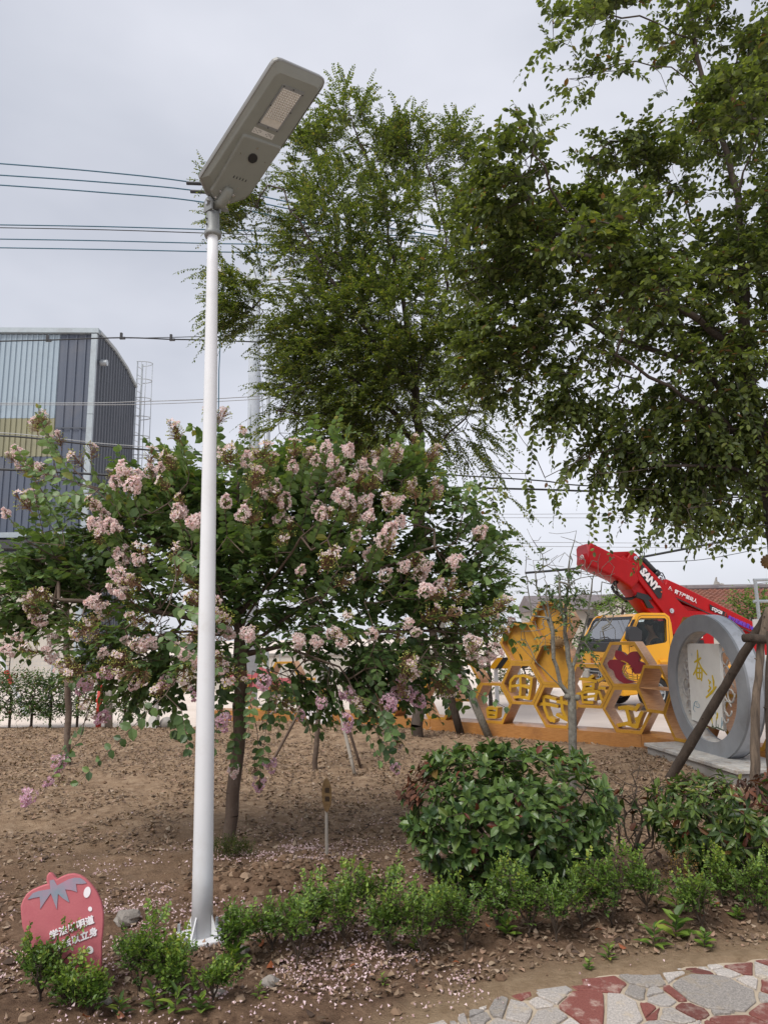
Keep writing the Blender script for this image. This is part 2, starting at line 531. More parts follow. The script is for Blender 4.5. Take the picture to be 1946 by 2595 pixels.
def leaf_template(shape='oval', fold=0.12, droop=0.12, quads=True):
    """One leaf along +Y, one unit long, folded along its midrib."""
    w = {'oval': (0.26, 0.3), 'round': (0.33, 0.36), 'lance': (0.15, 0.17), 'spoon': (0.2, 0.33)}[shape]
    if not quads:
        V = np.array([(0, 0, 0), (-w[1], 0.5, fold), (0, 1, -droop), (w[1], 0.5, fold)], float)
        return V, [np.array([(0, 2, 1), (0, 3, 2)])]
    V = np.array([(0, 0, 0), (-w[0], 0.28, fold), (0, 0.3, 0), (w[0], 0.28, fold), (-w[1] * 0.85, 0.66, fold - droop * 0.3), (0, 0.68, -droop * 0.35), (w[1] * 0.85, 0.66, fold - droop * 0.3), (0, 1, -droop)], float)
    return V, [np.array([(0, 2, 1), (0, 3, 2), (4, 5, 7), (5, 6, 7)]), np.array([(1, 2, 5, 4), (2, 3, 6, 5)])]


def frames(axis, normal):
    y = unit(axis)
    x = unit(np.cross(y, normal))
    z = np.cross(x, y)
    return x, y, z


def scatter(tpl, pos, axis, normal, size, tint, width=None):
    V, F = tpl
    n, k = len(pos), len(V)
    x, y, z = frames(axis, normal)
    s = np.asarray(size)[:, None, None]
    wx = (np.ones(n) if width is None else np.asarray(width))[:, None, None]
    VV = pos[:, None, :] + s * (V[None, :, 0:1] * wx * x[:, None, :] + V[None, :, 1:2] * y[:, None, :] + V[None, :, 2:3] * z[:, None, :])
    off = (np.arange(n) * k)[:, None, None]
    FF = [(f[None] + off).reshape(-1, f.shape[1]) for f in F]
    return VV.reshape(-1, 3), FF, np.repeat(tint, k)


def merge(parts):
    V, F, T, b = [], {}, [], 0
    for v, f, t in parts:
        V.append(v)
        T.append(t)
        for a in f:
            F.setdefault(a.shape[1], []).append(a + b)
        b += len(v)
    return np.concatenate(V), [np.concatenate(F[k]) for k in sorted(F)], np.concatenate(T)


def spray_leaves(O, D, L, n, lsize, droop=0.15, splay=0.9, up=(0, 0, 1), alternate=True, rng=RNG, start=0.08, jit=0.25, taper=0.35, flat=0.8):
    """n leaves along each of the shoots that start at O, run along D for L metres and sag."""
    S = len(O)
    D = unit(D)
    t = (np.arange(n) + 0.5) / n
    t = start + (1 - start) * t
    if not alternate:
        t = start + (1 - start) * ((np.arange(n) // 2) + 0.6) / ((n + 1) // 2)
    side0 = unit(np.cross(D, np.array(up)) + rng.normal(0, 0.25, (S, 3)))
    nrm = unit(np.cross(side0, D))
    nrm = np.where(nrm[:, 2:3] < 0, -nrm, nrm)
    T = t[None, :, None]
    pos = O[:, None, :] + D[:, None, :] * (L[:, None, None] * T)
    pos[..., 2] -= droop * L[:, None] * t[None, :] ** 2
    sg = np.where(np.arange(n) % 2 == 0, 1.0, -1.0)[None, :, None]
    dd = D[:, None, :] + np.array((0, 0, -1.0)) * (2 * droop * T)
    ax = dd * 0.55 + side0[:, None, :] * sg * splay + rng.normal(0, jit, (S, n, 3))
    last = np.zeros((1, n, 1))
    last[0, -1, 0] = 1
    ax = ax * (1 - last) + dd * last
    ax[..., 2] -= 0.15
    nn = nrm[:, None, :] * flat + np.array(up) * 0.35 + rng.normal(0, jit, (S, n, 3))
    sz = lsize * (1 - taper * T[..., 0] ** 2) * rng.uniform(0.55, 1.25, (S, n))
    return pos.reshape(-1, 3), unit(ax.reshape(-1, 3)), unit(nn.reshape(-1, 3)), sz.ravel(), np.repeat(np.arange(S), n)


def twig_tubes(O, D, L, droop, r0, r1, seg=4):
    """Three-sided tapered twigs, all in one mesh block."""
    S = len(O)
    D = unit(D)
    t = np.linspace(0, 1, seg + 1)
    c = O[:, None, :] + D[:, None, :] * (L[:, None, None] * t[None, :, None])
    c[..., 2] -= droop * L[:, None] * t[None, :] ** 2
    a = unit(np.cross(D, (0.3, 0.2, 1.0)))
    b = np.cross(D, a)
    ang = np.arange(3) * 2 * math.pi / 3
    rad = (r0 + (r1 - r0) * t)[None, :, None, None]
    ring = a[:, None, None, :] * np.cos(ang)[None, None, :, None] + b[:, None, None, :] * np.sin(ang)[None, None, :, None]
    V = (c[:, :, None, :] + ring * rad).reshape(-1, 3)
    i, j = np.meshgrid(np.arange(seg), np.arange(3), indexing='ij')
    q = np.stack([i * 3 + j, i * 3 + (j + 1) % 3, (i + 1) * 3 + (j + 1) % 3, (i + 1) * 3 + j], -1).reshape(-1, 4)
    Q = (q[None] + (np.arange(S) * 3 * (seg + 1))[:, None, None]).reshape(-1, 4)
    return V, [Q], np.zeros(len(V))


def edge_tubes(A, B, ra, rb, k=5):
    d = unit(B - A)
    a = unit(np.cross(d, np.where(np.abs(d[:, 2:3]) < 0.9, np.array([[0, 0, 1.0]]), np.array([[1.0, 0, 0]]))))
    b = np.cross(d, a)
    ang = np.arange(k) * 2 * math.pi / k
    ring = a[:, None, :] * np.cos(ang)[None, :, None] + b[:, None, :] * np.sin(ang)[None, :, None]
    V = np.stack([A[:, None, :] + ring * ra[:, None, None], B[:, None, :] + ring * rb[:, None, None]], 1)
    n = len(A)
    j = np.arange(k)
    q = np.stack([j, (j + 1) % k, k + (j + 1) % k, k + j], -1)
    return V.reshape(-1, 3), [(q[None] + (np.arange(n) * 2 * k)[:, None, None]).reshape(-1, 4)], np.zeros(n * 2 * k)


class Skeleton:
    """Grows branches from given limbs to a cloud of shoot origins."""

    def __init__(s):
        s.p, s.par = [], []

    def limb(s, pts, parent=None, step=0.22, wob=0.02):
        pts = [np.array(p, float) for p in pts]
        if parent is None and not s.p:
            s.p.append(pts[0]); s.par.append(-1)
            cur = 0
        else:
            cur = parent if parent is not None else s.near(pts[0])
        for a, b in zip([s.p[cur]] + pts[1:-1], pts[1:]):
            n = max(1, int(np.linalg.norm(b - a) / step))
            for i in range(1, n + 1):
                q = a + (b - a) * (i / n)
                if i < n:
                    q = q + np.array([random.gauss(0, wob) for _ in range(3)])
                s.p.append(q); s.par.append(cur)
                cur = len(s.p) - 1
        return cur

    def near(s, q):
        return int(np.argmin(((np.array(s.p) - q) ** 2).sum(1)))

    def grow(s, targets, step=0.2, base_z=None, sag=0.06, wob=0.03, lift=0.35):
        """Each target is joined to the nearest node (nodes lower than it count as nearer). Returns the direction of arrival."""
        N0 = len(s.p)
        tg = np.array(targets)
        P_ = np.array(s.p)
        dmin = np.array([((P_ - q) ** 2).sum(1).min() for q in tg])
        order = np.argsort(dmin)
        cap = len(s.p) + int(len(tg) * 8) + 1000
        buf = np.zeros((cap, 3))
        buf[:N0] = P_
        n = N0
        dirs = np.zeros_like(tg)
        ends = np.zeros(len(tg), int)
        for i in order:
            q = tg[i]
            d = buf[:n] - q
            w = (d ** 2).sum(1) * (1 + lift * np.clip(d[:, 2], 0, 1.5))
            if base_z is not None:
                w = w + (buf[:n, 2] < base_z) * 100
            k = int(np.argmin(w))
            a = buf[k].copy()
            L = np.linalg.norm(q - a)
            m = max(1, int(L / step))
            m = min(m, 7)
            prev, pa = k, a
            for j in range(1, m + 1):
                t = j / m
                c = a + (q - a) * t
                c[2] += sag * L * math.sin(math.pi * t)
                if j < m:
                    c = c + np.array([random.gauss(0, wob) for _ in range(3)])
                if n >= cap:
                    break
                buf[n] = c
                s.par.append(prev)
                prev = n
                n += 1
                dirs[i] = c - pa
                pa = c
            ends[i] = prev
        s.p = [buf[i] for i in range(n)]
        return unit(dirs + 1e-6), ends

    def tubes(s, tip=0.003, power=2.3, rmax=None, k=6, rfloor=None):
        P_ = np.array(s.p)
        par = np.array(s.par)
        n = len(P_)
        acc = np.zeros(n)
        kids = np.zeros(n, int)
        for i in range(1, n):
            kids[par[i]] += 1
        R = np.zeros(n)
        for i in range(n - 1, -1, -1):
            r = tip if kids[i] == 0 else acc[i] ** (1 / power)
            R[i] = max(r, tip)
            if par[i] >= 0:
                acc[par[i]] += R[i] ** power
        if rmax:
            R = np.where(R > tip * 1.01, tip + (R - tip) * (rmax - tip) / max(R.max() - tip, 1e-6), R)
        i = np.arange(1, n)
        return edge_tubes(P_[par[i]], P_[i], np.minimum(R[par[i]], R[i] * 1.6), R[i], k)


def blob_points(blobs, n, Yc, zr=1.0, shell=0.35, rng=RNG, minz=0.1):
    """Points inside ellipsoids given by their centre and radii as measured in the photo and a distance."""
    w = np.array([b[2] * b[3] for b in blobs], float)
    out = []
    pick = rng.choice(len(blobs), n, p=w / w.sum())
    for i in pick:
        b = blobs[i]
        Y = b[4] if len(b) > 4 else Yc
        c = P(b[0], b[1], Y)
        sc = Y / FOC * 1.0
        v = rng.normal(0, 1, 3)
        v /= np.linalg.norm(v)
        v *= rng.uniform(shell, 1) ** 0.6
        ry = b[5] if len(b) > 5 else zr * (b[2] + b[3]) / 2 * sc
        q = c + v * np.array((b[2] * sc, ry, b[3] * sc))
        q[2] = max(q[2], minz)
        out.append(q)
    return np.array(out)


def leaf_parts(parent, tpls, pos, axis, nrm, size, tint, mats_mass, mats_obj, name='leaf', mass_name='foliage', n_parts=300, pick=None, width=None):
    """Leaves of one plant: the ones that show largest as single parts with shared meshes, the rest as one part."""
    n = len(pos)
    key = np.linalg.norm(pos - CP, axis=1) / size if pick is None else pick
    order = np.argsort(key)
    chosen = np.zeros(n, bool)
    chosen[order[:n_parts]] = True
    rest = ~chosen
    blocks = []
    which = RNG.integers(0, len(tpls), n)
    for k, tp in enumerate(tpls):
        m = rest & (which == k)
        if m.any():
            blocks.append(scatter(tp, pos[m], axis[m], nrm[m], size[m], tint[m]))
    V, F, T = merge(blocks)
    o = link(mass_name, mesh_np(mass_name, V, F, mats_mass, tint=T), parent)
    o['kind'] = 'stuff'
    bank = [mesh_np(name, tp[0], tp[1], mats_obj) for tp in tpls]
    x, y, z = frames(axis, nrm)
    for i in np.nonzero(chosen)[0]:
        c = link(name, bank[which[i]], parent)
        s = size[i]
        X, Yv, Z, q = x[i] * s, y[i] * s, z[i] * s, pos[i]
        c.matrix_basis = Matrix(((X[0], Yv[0], Z[0], q[0]), (X[1], Yv[1], Z[1], q[1]), (X[2], Yv[2], Z[2], q[2]), (0, 0, 0, 1)))
    return o


def place(name, me, parent, pos, axis, up, s):
    """A part with a shared mesh, its +Z along axis."""
    z = unit(np.array(axis, float))
    x = unit(np.cross(np.array(up, float), z))
    y = np.cross(z, x)
    c = link(name, me, parent)
    X, Yv, Z = x * s, y * s, z * s
    c.matrix_basis = Matrix(((X[0], Yv[0], Z[0], pos[0]), (X[1], Yv[1], Z[1], pos[1]), (X[2], Yv[2], Z[2], pos[2]), (0, 0, 0, 1)))
    return c


def vnoise(x, y, seed=0):
    r = np.random.default_rng(seed)
    g = r.random((256, 256))
    xi, yi = np.floor(x).astype(int), np.floor(y).astype(int)
    fx, fy = x - xi, y - yi
    fx, fy = fx * fx * (3 - 2 * fx), fy * fy * (3 - 2 * fy)
    a, b = g[xi % 256, yi % 256], g[(xi + 1) % 256, yi % 256]
    c, d = g[xi % 256, (yi + 1) % 256], g[(xi + 1) % 256, (yi + 1) % 256]
    return (a * (1 - fx) + b * fx) * (1 - fy) + (c * (1 - fx) + d * fx) * fy


def text_mesh(name, body, size, pl, a, b, d, depth, material, parent, bold=0.0, rot=0.0, sx=1.0, label=None, shear=0.0, align='LEFT', heavy=0.0):
    """Raised lettering lying on a plane: origin (a, b) in the plane, d metres proud of it."""
    c = bpy.data.curves.new(name, 'FONT')
    c.body = body
    c.size = size
    c.extrude = depth / 2
    c.offset = bold
    c.shear = shear
    c.align_x = align
    c.resolution_u = 3
    t = bpy.data.objects.new(name, c)
    COL.objects.link(t)
    bpy.context.view_layer.update()
    me = bpy.data.meshes.new_from_object(t.evaluated_get(bpy.context.evaluated_depsgraph_get()))
    bpy.data.objects.remove(t)
    me.name = name
    me.materials.clear()
    me.materials.append(material)
    if heavy:                                   # thicker strokes: the letter repeated a hair's breadth aside
        bm = bmesh.new()
        bm.from_mesh(me)
        src = list(bm.verts) + list(bm.edges) + list(bm.faces)
        for k, (dx, dy) in enumerate(((heavy, 0), (0, heavy), (heavy, heavy), (-heavy, 0), (0, -heavy))):
            g = bmesh.ops.duplicate(bm, geom=src)['geom']
            bmesh.ops.translate(bm, verts=[v for v in g if isinstance(v, bmesh.types.BMVert)], vec=(dx, dy, -0.0002 * (k + 1)))
        bm.to_mesh(me)
        bm.free()
    u = pl.u * math.cos(rot) + pl.v * math.sin(rot)
    v = -pl.u * math.sin(rot) + pl.v * math.cos(rot)
    if np.cross(u, v) @ pl.n < 0:
        u, = (-u,)
    o_ = pl.at(a, b, d)
    u = u * sx
    me.transform(Matrix(((u[0], v[0], pl.n[0], o_[0]), (u[1], v[1], pl.n[1], o_[1]), (u[2], v[2], pl.n[2], o_[2]), (0, 0, 0, 1))))
    return link(name, me, parent, label)


def plate_mesh(name, outlines, pl, d, thick, mats, bev=0.0):
    """A plate cut from outlines (first the rim, then the holes), lying d proud of the plane and `thick` deep behind that."""
    c = bpy.data.curves.new(name, 'CURVE')
    c.dimensions = '2D'
    c.fill_mode = 'BOTH'
    c.extrude = thick / 2
    c.bevel_depth = bev
    c.bevel_resolution = 1
    for pts in outlines:
        sp = c.splines.new('POLY')
        sp.points.add(len(pts) - 1)
        for p, q in zip(sp.points, pts):
            p.co = (q[0], q[1], 0, 1)
        sp.use_cyclic_u = True
    t = bpy.data.objects.new(name, c)
    COL.objects.link(t)
    bpy.context.view_layer.update()
    me = bpy.data.meshes.new_from_object(t.evaluated_get(bpy.context.evaluated_depsgraph_get()))
    bpy.data.objects.remove(t)
    me.name = name
    me.materials.clear()
    for m in (mats if isinstance(mats, (list, tuple)) else [mats]):
        me.materials.append(m)
    n = np.cross(pl.u, pl.v)
    sg = 1 if n @ pl.n > 0 else -1
    o = pl.at(0, 0, d - thick / 2)
    me.transform(Matrix(((pl.u[0], pl.v[0], n[0], o[0]), (pl.u[1], pl.v[1], n[1], o[1]), (pl.u[2], pl.v[2], n[2], o[2]), (0, 0, 0, 1))))
    me.update()
    if len(me.materials) > 1:      # second material on the sides
        for f in me.polygons:
            f.material_index = 0 if abs(np.array(f.normal) @ pl.n) > 0.9 else 1
    return me


def plate(name, outlines, pl, d, thick, mats, parent=None, bev=0.0, label=None):
    return link(name, plate_mesh(name, outlines, pl, d, thick, mats, bev), parent, label)


def strokes(name, lines, pl, d, thick, width, mats, parent, hitd=0.0, ends=0.6):
    """Brush-like strokes: each a row of measured points, drawn as tapering bars of the given width."""
    mb = MB()
    for k, ln in enumerate(lines):
        pts = [np.array(p, float) for p in ln]
        n = len(pts)
        L, R = [], []
        for i, p in enumerate(pts):
            t = pts[min(i + 1, n - 1)] - pts[max(i - 1, 0)]
            t = t / (np.linalg.norm(t) + 1e-9)
            nn = np.array((-t[1], t[0]))
            w = width * (ends if i in (0, n - 1) else 1.0) / 2
            L.append(p + nn * w)
            R.append(p - nn * w)
        for i in range(n - 1):
            quad = [L[i], L[i + 1], R[i + 1], R[i]]
            mb.prism([pl.at(q[0], q[1], d - 0.0007 * (k % 4) - 0.0003 * (i % 2)) for q in quad], -pl.n * (thick - 0.001 * (k % 3)))
    return mb.build(name, mats, parent)


# ------------------------------------------------------------------ THE SETTING
GARDEN = [(-14, 14.9), (-7.7, 14.7), (-3.7, 14.2), (-3.03, 15.2), (-1.09, 14.65), (0.75, 13.1), (2.92, 11.25), (3.65, 10.7), (3.85, 10.2), (4.6, 9.0), (6.5, 6.0), (9, 2.5), (12, 0)]
PATH_EDGE = [(-1.5, 0.6), (-0.75, 2.0), (-0.35, 2.85), (0.1, 3.36), (0.56, 3.68), (1.15, 3.82), (1.9, 3.94), (2.8, 4.02), (4.2, 3.9), (6, 3.5)]


def ground():
    mb = MB()
    mb.add([(-400, -50, -0.012), (400, -50, -0.012), (400, 900, -0.012), (-400, 900, -0.012)], [(0, 1, 2, 3)])
    o = mb.build('road', M['concrete'])
    tag(o, 'pale concrete yard running behind the garden to the warehouse', None, None, 'structure')
    # garden soil: finer near the camera
    nx, ny = 330, 360
    xs = np.linspace(-11, 9.5, nx)
    ys = 1.0 + 14.6 * np.linspace(0, 1, ny) ** 1.5
    X, Y = np.meshgrid(xs, ys)
    gx, gy = zip(*GARDEN)
    back = np.interp(X, gx, gy)
    px, py = zip(*PATH_EDGE)
    pe = np.interp(X, px, py, left=-2)
    dp = Y - pe                               # distance beyond the path's edge
    Z = 0.03 + 0.05 * (vnoise(X * 1.1 + 9, Y * 1.1 + 5, 1) - 0.5) + 0.05 * (vnoise(X * 4 + 3, Y * 4 + 2, 2) - 0.5) + 0.028 * (vnoise(X * 11, Y * 11 + 7, 3) - 0.5) + 0.022 * (vnoise(X * 27, Y * 27 + 7, 4) - 0.5)
    Z += 0.11 * np.exp(-(((X + 0.72) / 0.55) ** 2 + ((Y - 5.15) / 0.4) ** 2)) * (0.6 + 0.8 * vnoise(X * 7, Y * 7, 5))
    Z += 0.03 * np.exp(-(((X + 1.25) / 0.3) ** 2 + ((Y - 5.9) / 0.3) ** 2))
    k = np.clip(dp / 0.45, 0, 1)
    Z = Z * k + (-0.003) * (1 - k)
    Z = np.where(Y > back, -0.05, Z * np.clip((back - Y) / 0.3, 0.0, 1) + 0.004)
    spill = np.clip((vnoise(X * 5 + 3, Y * 9, 31) - 0.42) * 2.2, 0, 0.26) * np.clip(vnoise(X * 1.3, Y * 1.3 + 4, 32) * 1.8, 0.2, 1)
    Z = np.where(dp < 0, np.where(dp > -spill, 0.024 - 0.02 * np.clip(-dp / np.maximum(spill, 0.01), 0, 1), -0.03), np.where(dp < 0.3, np.maximum(Z, 0.024 * np.clip(1 - dp / 0.3, 0, 1)), Z))
    V = np.stack([X, Y, Z], -1).reshape(-1, 3)
    i, j = np.meshgrid(np.arange(ny - 1), np.arange(nx - 1), indexing='ij')
    Q = np.stack([i * nx + j, i * nx + j + 1, (i + 1) * nx + j + 1, (i + 1) * nx + j], -1).reshape(-1, 4)
    m = bpy.data.materials.new('garden_soil')
    m.use_nodes = True
    t = m.node_tree
    b = t.nodes['Principled BSDF']
    b.inputs['Roughness'].default_value = 0.95
    b.inputs['Specular IOR Level'].default_value = 0.15
    tc = t.nodes.new('ShaderNodeTexCoord')

    def ramp(scale, cols, det=7, ro=0.65):
        n = _n(t, 'ShaderNodeTexNoise', Scale=scale, Detail=det, Roughness=ro)
        t.links.new(tc.outputs['Object'], n.inputs['Vector'])
        r = t.nodes.new('ShaderNodeValToRGB')
        while len(r.color_ramp.elements) < len(cols):
            r.color_ramp.elements.new(0.5)
        for e, (p, c) in zip(r.color_ramp.elements, cols):
            e.position = p
            e.color = (*c, 1)
        t.links.new(n.outputs['Fac'], r.inputs['Fac'])
        return r.outputs['Color'], n.outputs['Fac']

    def mixin(a, b_, fac, mode='MIX'):
        q = t.nodes.new('ShaderNodeMix')
        q.data_type = 'RGBA'
        q.blend_type = mode
        if isinstance(fac, float):
            q.inputs['Factor'].default_value = fac
        else:
            t.links.new(fac, q.inputs['Factor'])
        t.links.new(a, q.inputs[6])
        t.links.new(b_, q.inputs[7])
        return q.outputs[2]
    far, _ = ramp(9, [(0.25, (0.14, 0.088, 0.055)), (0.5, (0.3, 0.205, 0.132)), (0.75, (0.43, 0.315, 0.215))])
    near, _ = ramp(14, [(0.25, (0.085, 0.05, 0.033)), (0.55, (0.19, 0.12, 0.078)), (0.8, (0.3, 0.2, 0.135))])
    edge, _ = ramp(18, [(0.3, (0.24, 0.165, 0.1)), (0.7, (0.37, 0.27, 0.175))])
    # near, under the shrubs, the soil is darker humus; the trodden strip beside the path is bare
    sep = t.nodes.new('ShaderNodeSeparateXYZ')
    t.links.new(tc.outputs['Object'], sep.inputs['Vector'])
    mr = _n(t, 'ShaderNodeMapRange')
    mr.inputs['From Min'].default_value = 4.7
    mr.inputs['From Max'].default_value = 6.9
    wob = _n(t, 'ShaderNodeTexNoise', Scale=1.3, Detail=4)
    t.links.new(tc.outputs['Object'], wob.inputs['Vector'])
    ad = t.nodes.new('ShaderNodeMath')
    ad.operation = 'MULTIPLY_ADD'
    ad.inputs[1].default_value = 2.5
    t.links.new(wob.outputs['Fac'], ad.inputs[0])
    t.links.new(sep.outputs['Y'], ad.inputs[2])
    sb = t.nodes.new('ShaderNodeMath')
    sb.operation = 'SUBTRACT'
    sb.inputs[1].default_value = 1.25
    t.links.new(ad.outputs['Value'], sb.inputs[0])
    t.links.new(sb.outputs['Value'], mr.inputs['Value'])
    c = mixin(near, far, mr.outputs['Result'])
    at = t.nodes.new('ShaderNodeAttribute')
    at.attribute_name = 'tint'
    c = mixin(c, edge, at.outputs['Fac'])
    t.links.new(c, b.inputs['Base Color'])
    bn = _n(t, 'ShaderNodeTexNoise', Scale=45, Detail=9, Roughness=0.75)
    t.links.new(tc.outputs['Object'], bn.inputs['Vector'])
    bp = _n(t, 'ShaderNodeBump', Strength=0.9, Distance=0.03)
    t.links.new(bn.outputs['Fac'], bp.inputs['Height'])
    t.links.new(bp.outputs['Normal'], b.inputs['Normal'])
    tint = np.clip(1.15 - (dp - 0.02) / np.clip(0.2 + 0.22 * vnoise(X * 2, Y * 2, 8) + 0.06 * (X + 0.5), 0.1, 0.6), 0, 1).ravel()
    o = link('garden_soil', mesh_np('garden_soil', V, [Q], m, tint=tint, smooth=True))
    tag(o, 'bare brown garden soil strewn with dry leaves', None, None, 'structure')
    return V.reshape(ny, nx, 3), xs, ys, Z


_SV, _sx, _sy, _SZ = ground()


def soil_z(x, y):
    i = np.clip(np.searchsorted(_sy, y), 1, len(_sy) - 1)
    j = np.clip(np.searchsorted(_sx, x), 1, len(_sx) - 1)
    fy = np.clip((y - _sy[i - 1]) / (_sy[i] - _sy[i - 1]), 0, 1)
    fx = np.clip((x - _sx[j - 1]) / (_sx[j] - _sx[j - 1]), 0, 1)
    a = _SZ[i - 1, j - 1] * (1 - fx) + _SZ[i - 1, j] * fx
    b = _SZ[i, j - 1] * (1 - fx) + _SZ[i, j] * fx
    return a * (1 - fy) + b * fy


# crazy-paved path: every flagstone is a piece of its own
def stonemat(name, c1, c2, worn, amt):
    m = mat(name, c1, 0.75, c2, 110, bump=0.5, bscale=140, dirt=worn, dirt_amt=amt, dscale=11, detail=8, objvar=0.3)
    return m


M['granite'] = stonemat('grey_granite', (0.23, 0.21, 0.195), (0.54, 0.49, 0.45), (0.45, 0.37, 0.27), 0.85)
M['granite_pale'] = stonemat('pale_granite', (0.28, 0.26, 0.245), (0.54, 0.495, 0.46), (0.42, 0.36, 0.28), 0.6)
M['granite_red'] = stonemat('red_painted_stone', (0.15, 0.042, 0.034), (0.23, 0.078, 0.063), (0.42, 0.32, 0.27), 1.0)


def clip_half(poly, a, n):
    out_ = []
    for i in range(len(poly)):
        p, q = poly[i], poly[(i + 1) % len(poly)]
        dp_, dq = (p - a) @ n, (q - a) @ n
        if dp_ <= 0:
            out_.append(p)
        if dp_ * dq < 0:
            out_.append(p + (q - p) * (dp_ / (dp_ - dq)))
    return out_


def inside_path(p):
    xs, ys = zip(*PATH_EDGE)
    return p[1] < np.interp(p[0], xs, ys)


def flag_path():
    bed = MB()
    # the inner edge is a little ragged
    e = []
    for (a, b), (c, d) in zip(PATH_EDGE[:-1], PATH_EDGE[1:]):
        for t in np.linspace(0, 1, 7)[:-1]:
            x, y = a + (c - a) * t, b + (d - b) * t
            e.append((x + random.uniform(-0.012, 0.012), y + random.uniform(-0.012, 0.012) + 0.01))
    poly = [(x, y, 0.006) for x, y in e] + [(6, -1, 0.006), (-1.5, -1, 0.006)]
    bed.prism(poly, (0, 0, -0.05))
    root = bed.build('flagstone_path', M['mortar'])
    tag(root, 'crazy paved path of grey and dark red flagstones', None, None, 'structure')
    r = np.random.default_rng(5)
    seeds, rad = [], []
    tries = 0
    while tries < 9000:
        tries += 1
        p = np.array((r.uniform(-0.8, 3.3), r.uniform(2.45, 4.1)))
        if not inside_path(p + np.array((0, 0.02))):
            continue
        R = r.choice([0.08, 0.115, 0.15, 0.19], p=[0.4, 0.3, 0.2, 0.1])
        if all(np.linalg.norm(p - q) > (R + s) * 0.62 for q, s in zip(seeds, rad)):
            seeds.append(p)
            rad.append(R)
    S, R = np.array(seeds), np.array(rad)
    shards = []
    for i, p in enumerate(S):
        poly = [p + np.array(q) for q in ((-0.5, -0.5), (0.5, -0.5), (0.5, 0.5), (-0.5, 0.5))]
        for j in np.argsort(((S - p) ** 2).sum(1))[1:26]:
            d = S[j] - p
            L = np.linalg.norm(d)
            t = 0.5 + (R[i] ** 2 - R[j] ** 2) / (2 * L * L)
            poly = clip_half(poly, p + d * t, d / L)
        for (a, b) in zip(PATH_EDGE[:-1], PATH_EDGE[1:]):
            a, b = np.array(a), np.array(b)
            d = b - a
            if np.linalg.norm((a + b) / 2 - p) < 1.3:
                n = np.array((-d[1], d[0])) / np.linalg.norm(d)
                poly = clip_half(poly, a - n * r.uniform(0.0, 0.02), n)
        if len(poly) < 3:
            continue
        cells = [poly]
        if r.random() < 0.55:                     # cracked into two shards
            a_ = r.uniform(0, math.pi)
            n_ = np.array((math.cos(a_), math.sin(a_)))
            c_ = sum(poly) / len(poly) + r.normal(0, 0.025, 2)
            cells = [clip_half(poly, c_, n_), clip_half(poly, c_, -n_)]
        shards += [q_ for q_ in cells if len(q_) >= 3]
    for poly in shards:
        c = sum(poly) / len(poly)
        g = 0.006 + r.uniform(0, 0.004)
        q = []
        for k in range(len(poly)):
            v = poly[k] - c
            L = np.linalg.norm(v)
            if L > 0.03:
                w = c + v * max(0.3, (L - g * 1.5) / L)
                q.append(w)
        if len(q) < 3:
            continue
        # knock the corners off and roughen the rim
        qq = []
        n = len(q)
        for k in range(n):
            a, b = q[k], q[(k + 1) % n]
            qq.append(a + (b - a) * 0.06 + r.normal(0, 0.002, 2))
            qq.append(a + (b - a) * 0.5 + r.normal(0, 0.003, 2))
            qq.append(a + (b - a) * 0.94 + r.normal(0, 0.002, 2))
        h = r.uniform(0.004, 0.009)
        mb = MB()
        mb.bevel_prism([(w[0], w[1], -0.01) for w in qq], (r.normal(0, 0.001), r.normal(0, 0.001), 0.016 + h + 0.004), 0.0035)
        k = r.random()
        mb.build('flagstone', M['granite_red'] if k < 0.36 else M['granite_pale'] if k < 0.54 else M['granite'], root)


flag_path()


# ------------------------------------------------------------------ warehouse
def corrugated(name, pl, u0, u1, v0, v1, pitch, h, material, parent, d=0.0, top=None):
    mb = MB()
    us, hs = [], []
    n = max(1, int(round((u1 - u0) / pitch)))
    p = (u1 - u0) / n
    for i in range(n):
        a = u0 + i * p
        for t, hh in ((0, 0), (0.62, 0), (0.7, h), (0.88, h), (0.96, 0)):
            us.append(a + t * p)
            hs.append(hh)
    us.append(u1)
    hs.append(0)
    vs = []
    for u, hh in zip(us, hs):
        vs.append(pl.at(u, v0, d + hh))
        vs.append(pl.at(u, (top(u) if top else v1), d + hh))
    mb.add(vs, [(2 * i, 2 * i + 2, 2 * i + 3, 2 * i + 1) for i in range(len(us) - 1)])
    return mb.build(name, material, parent)


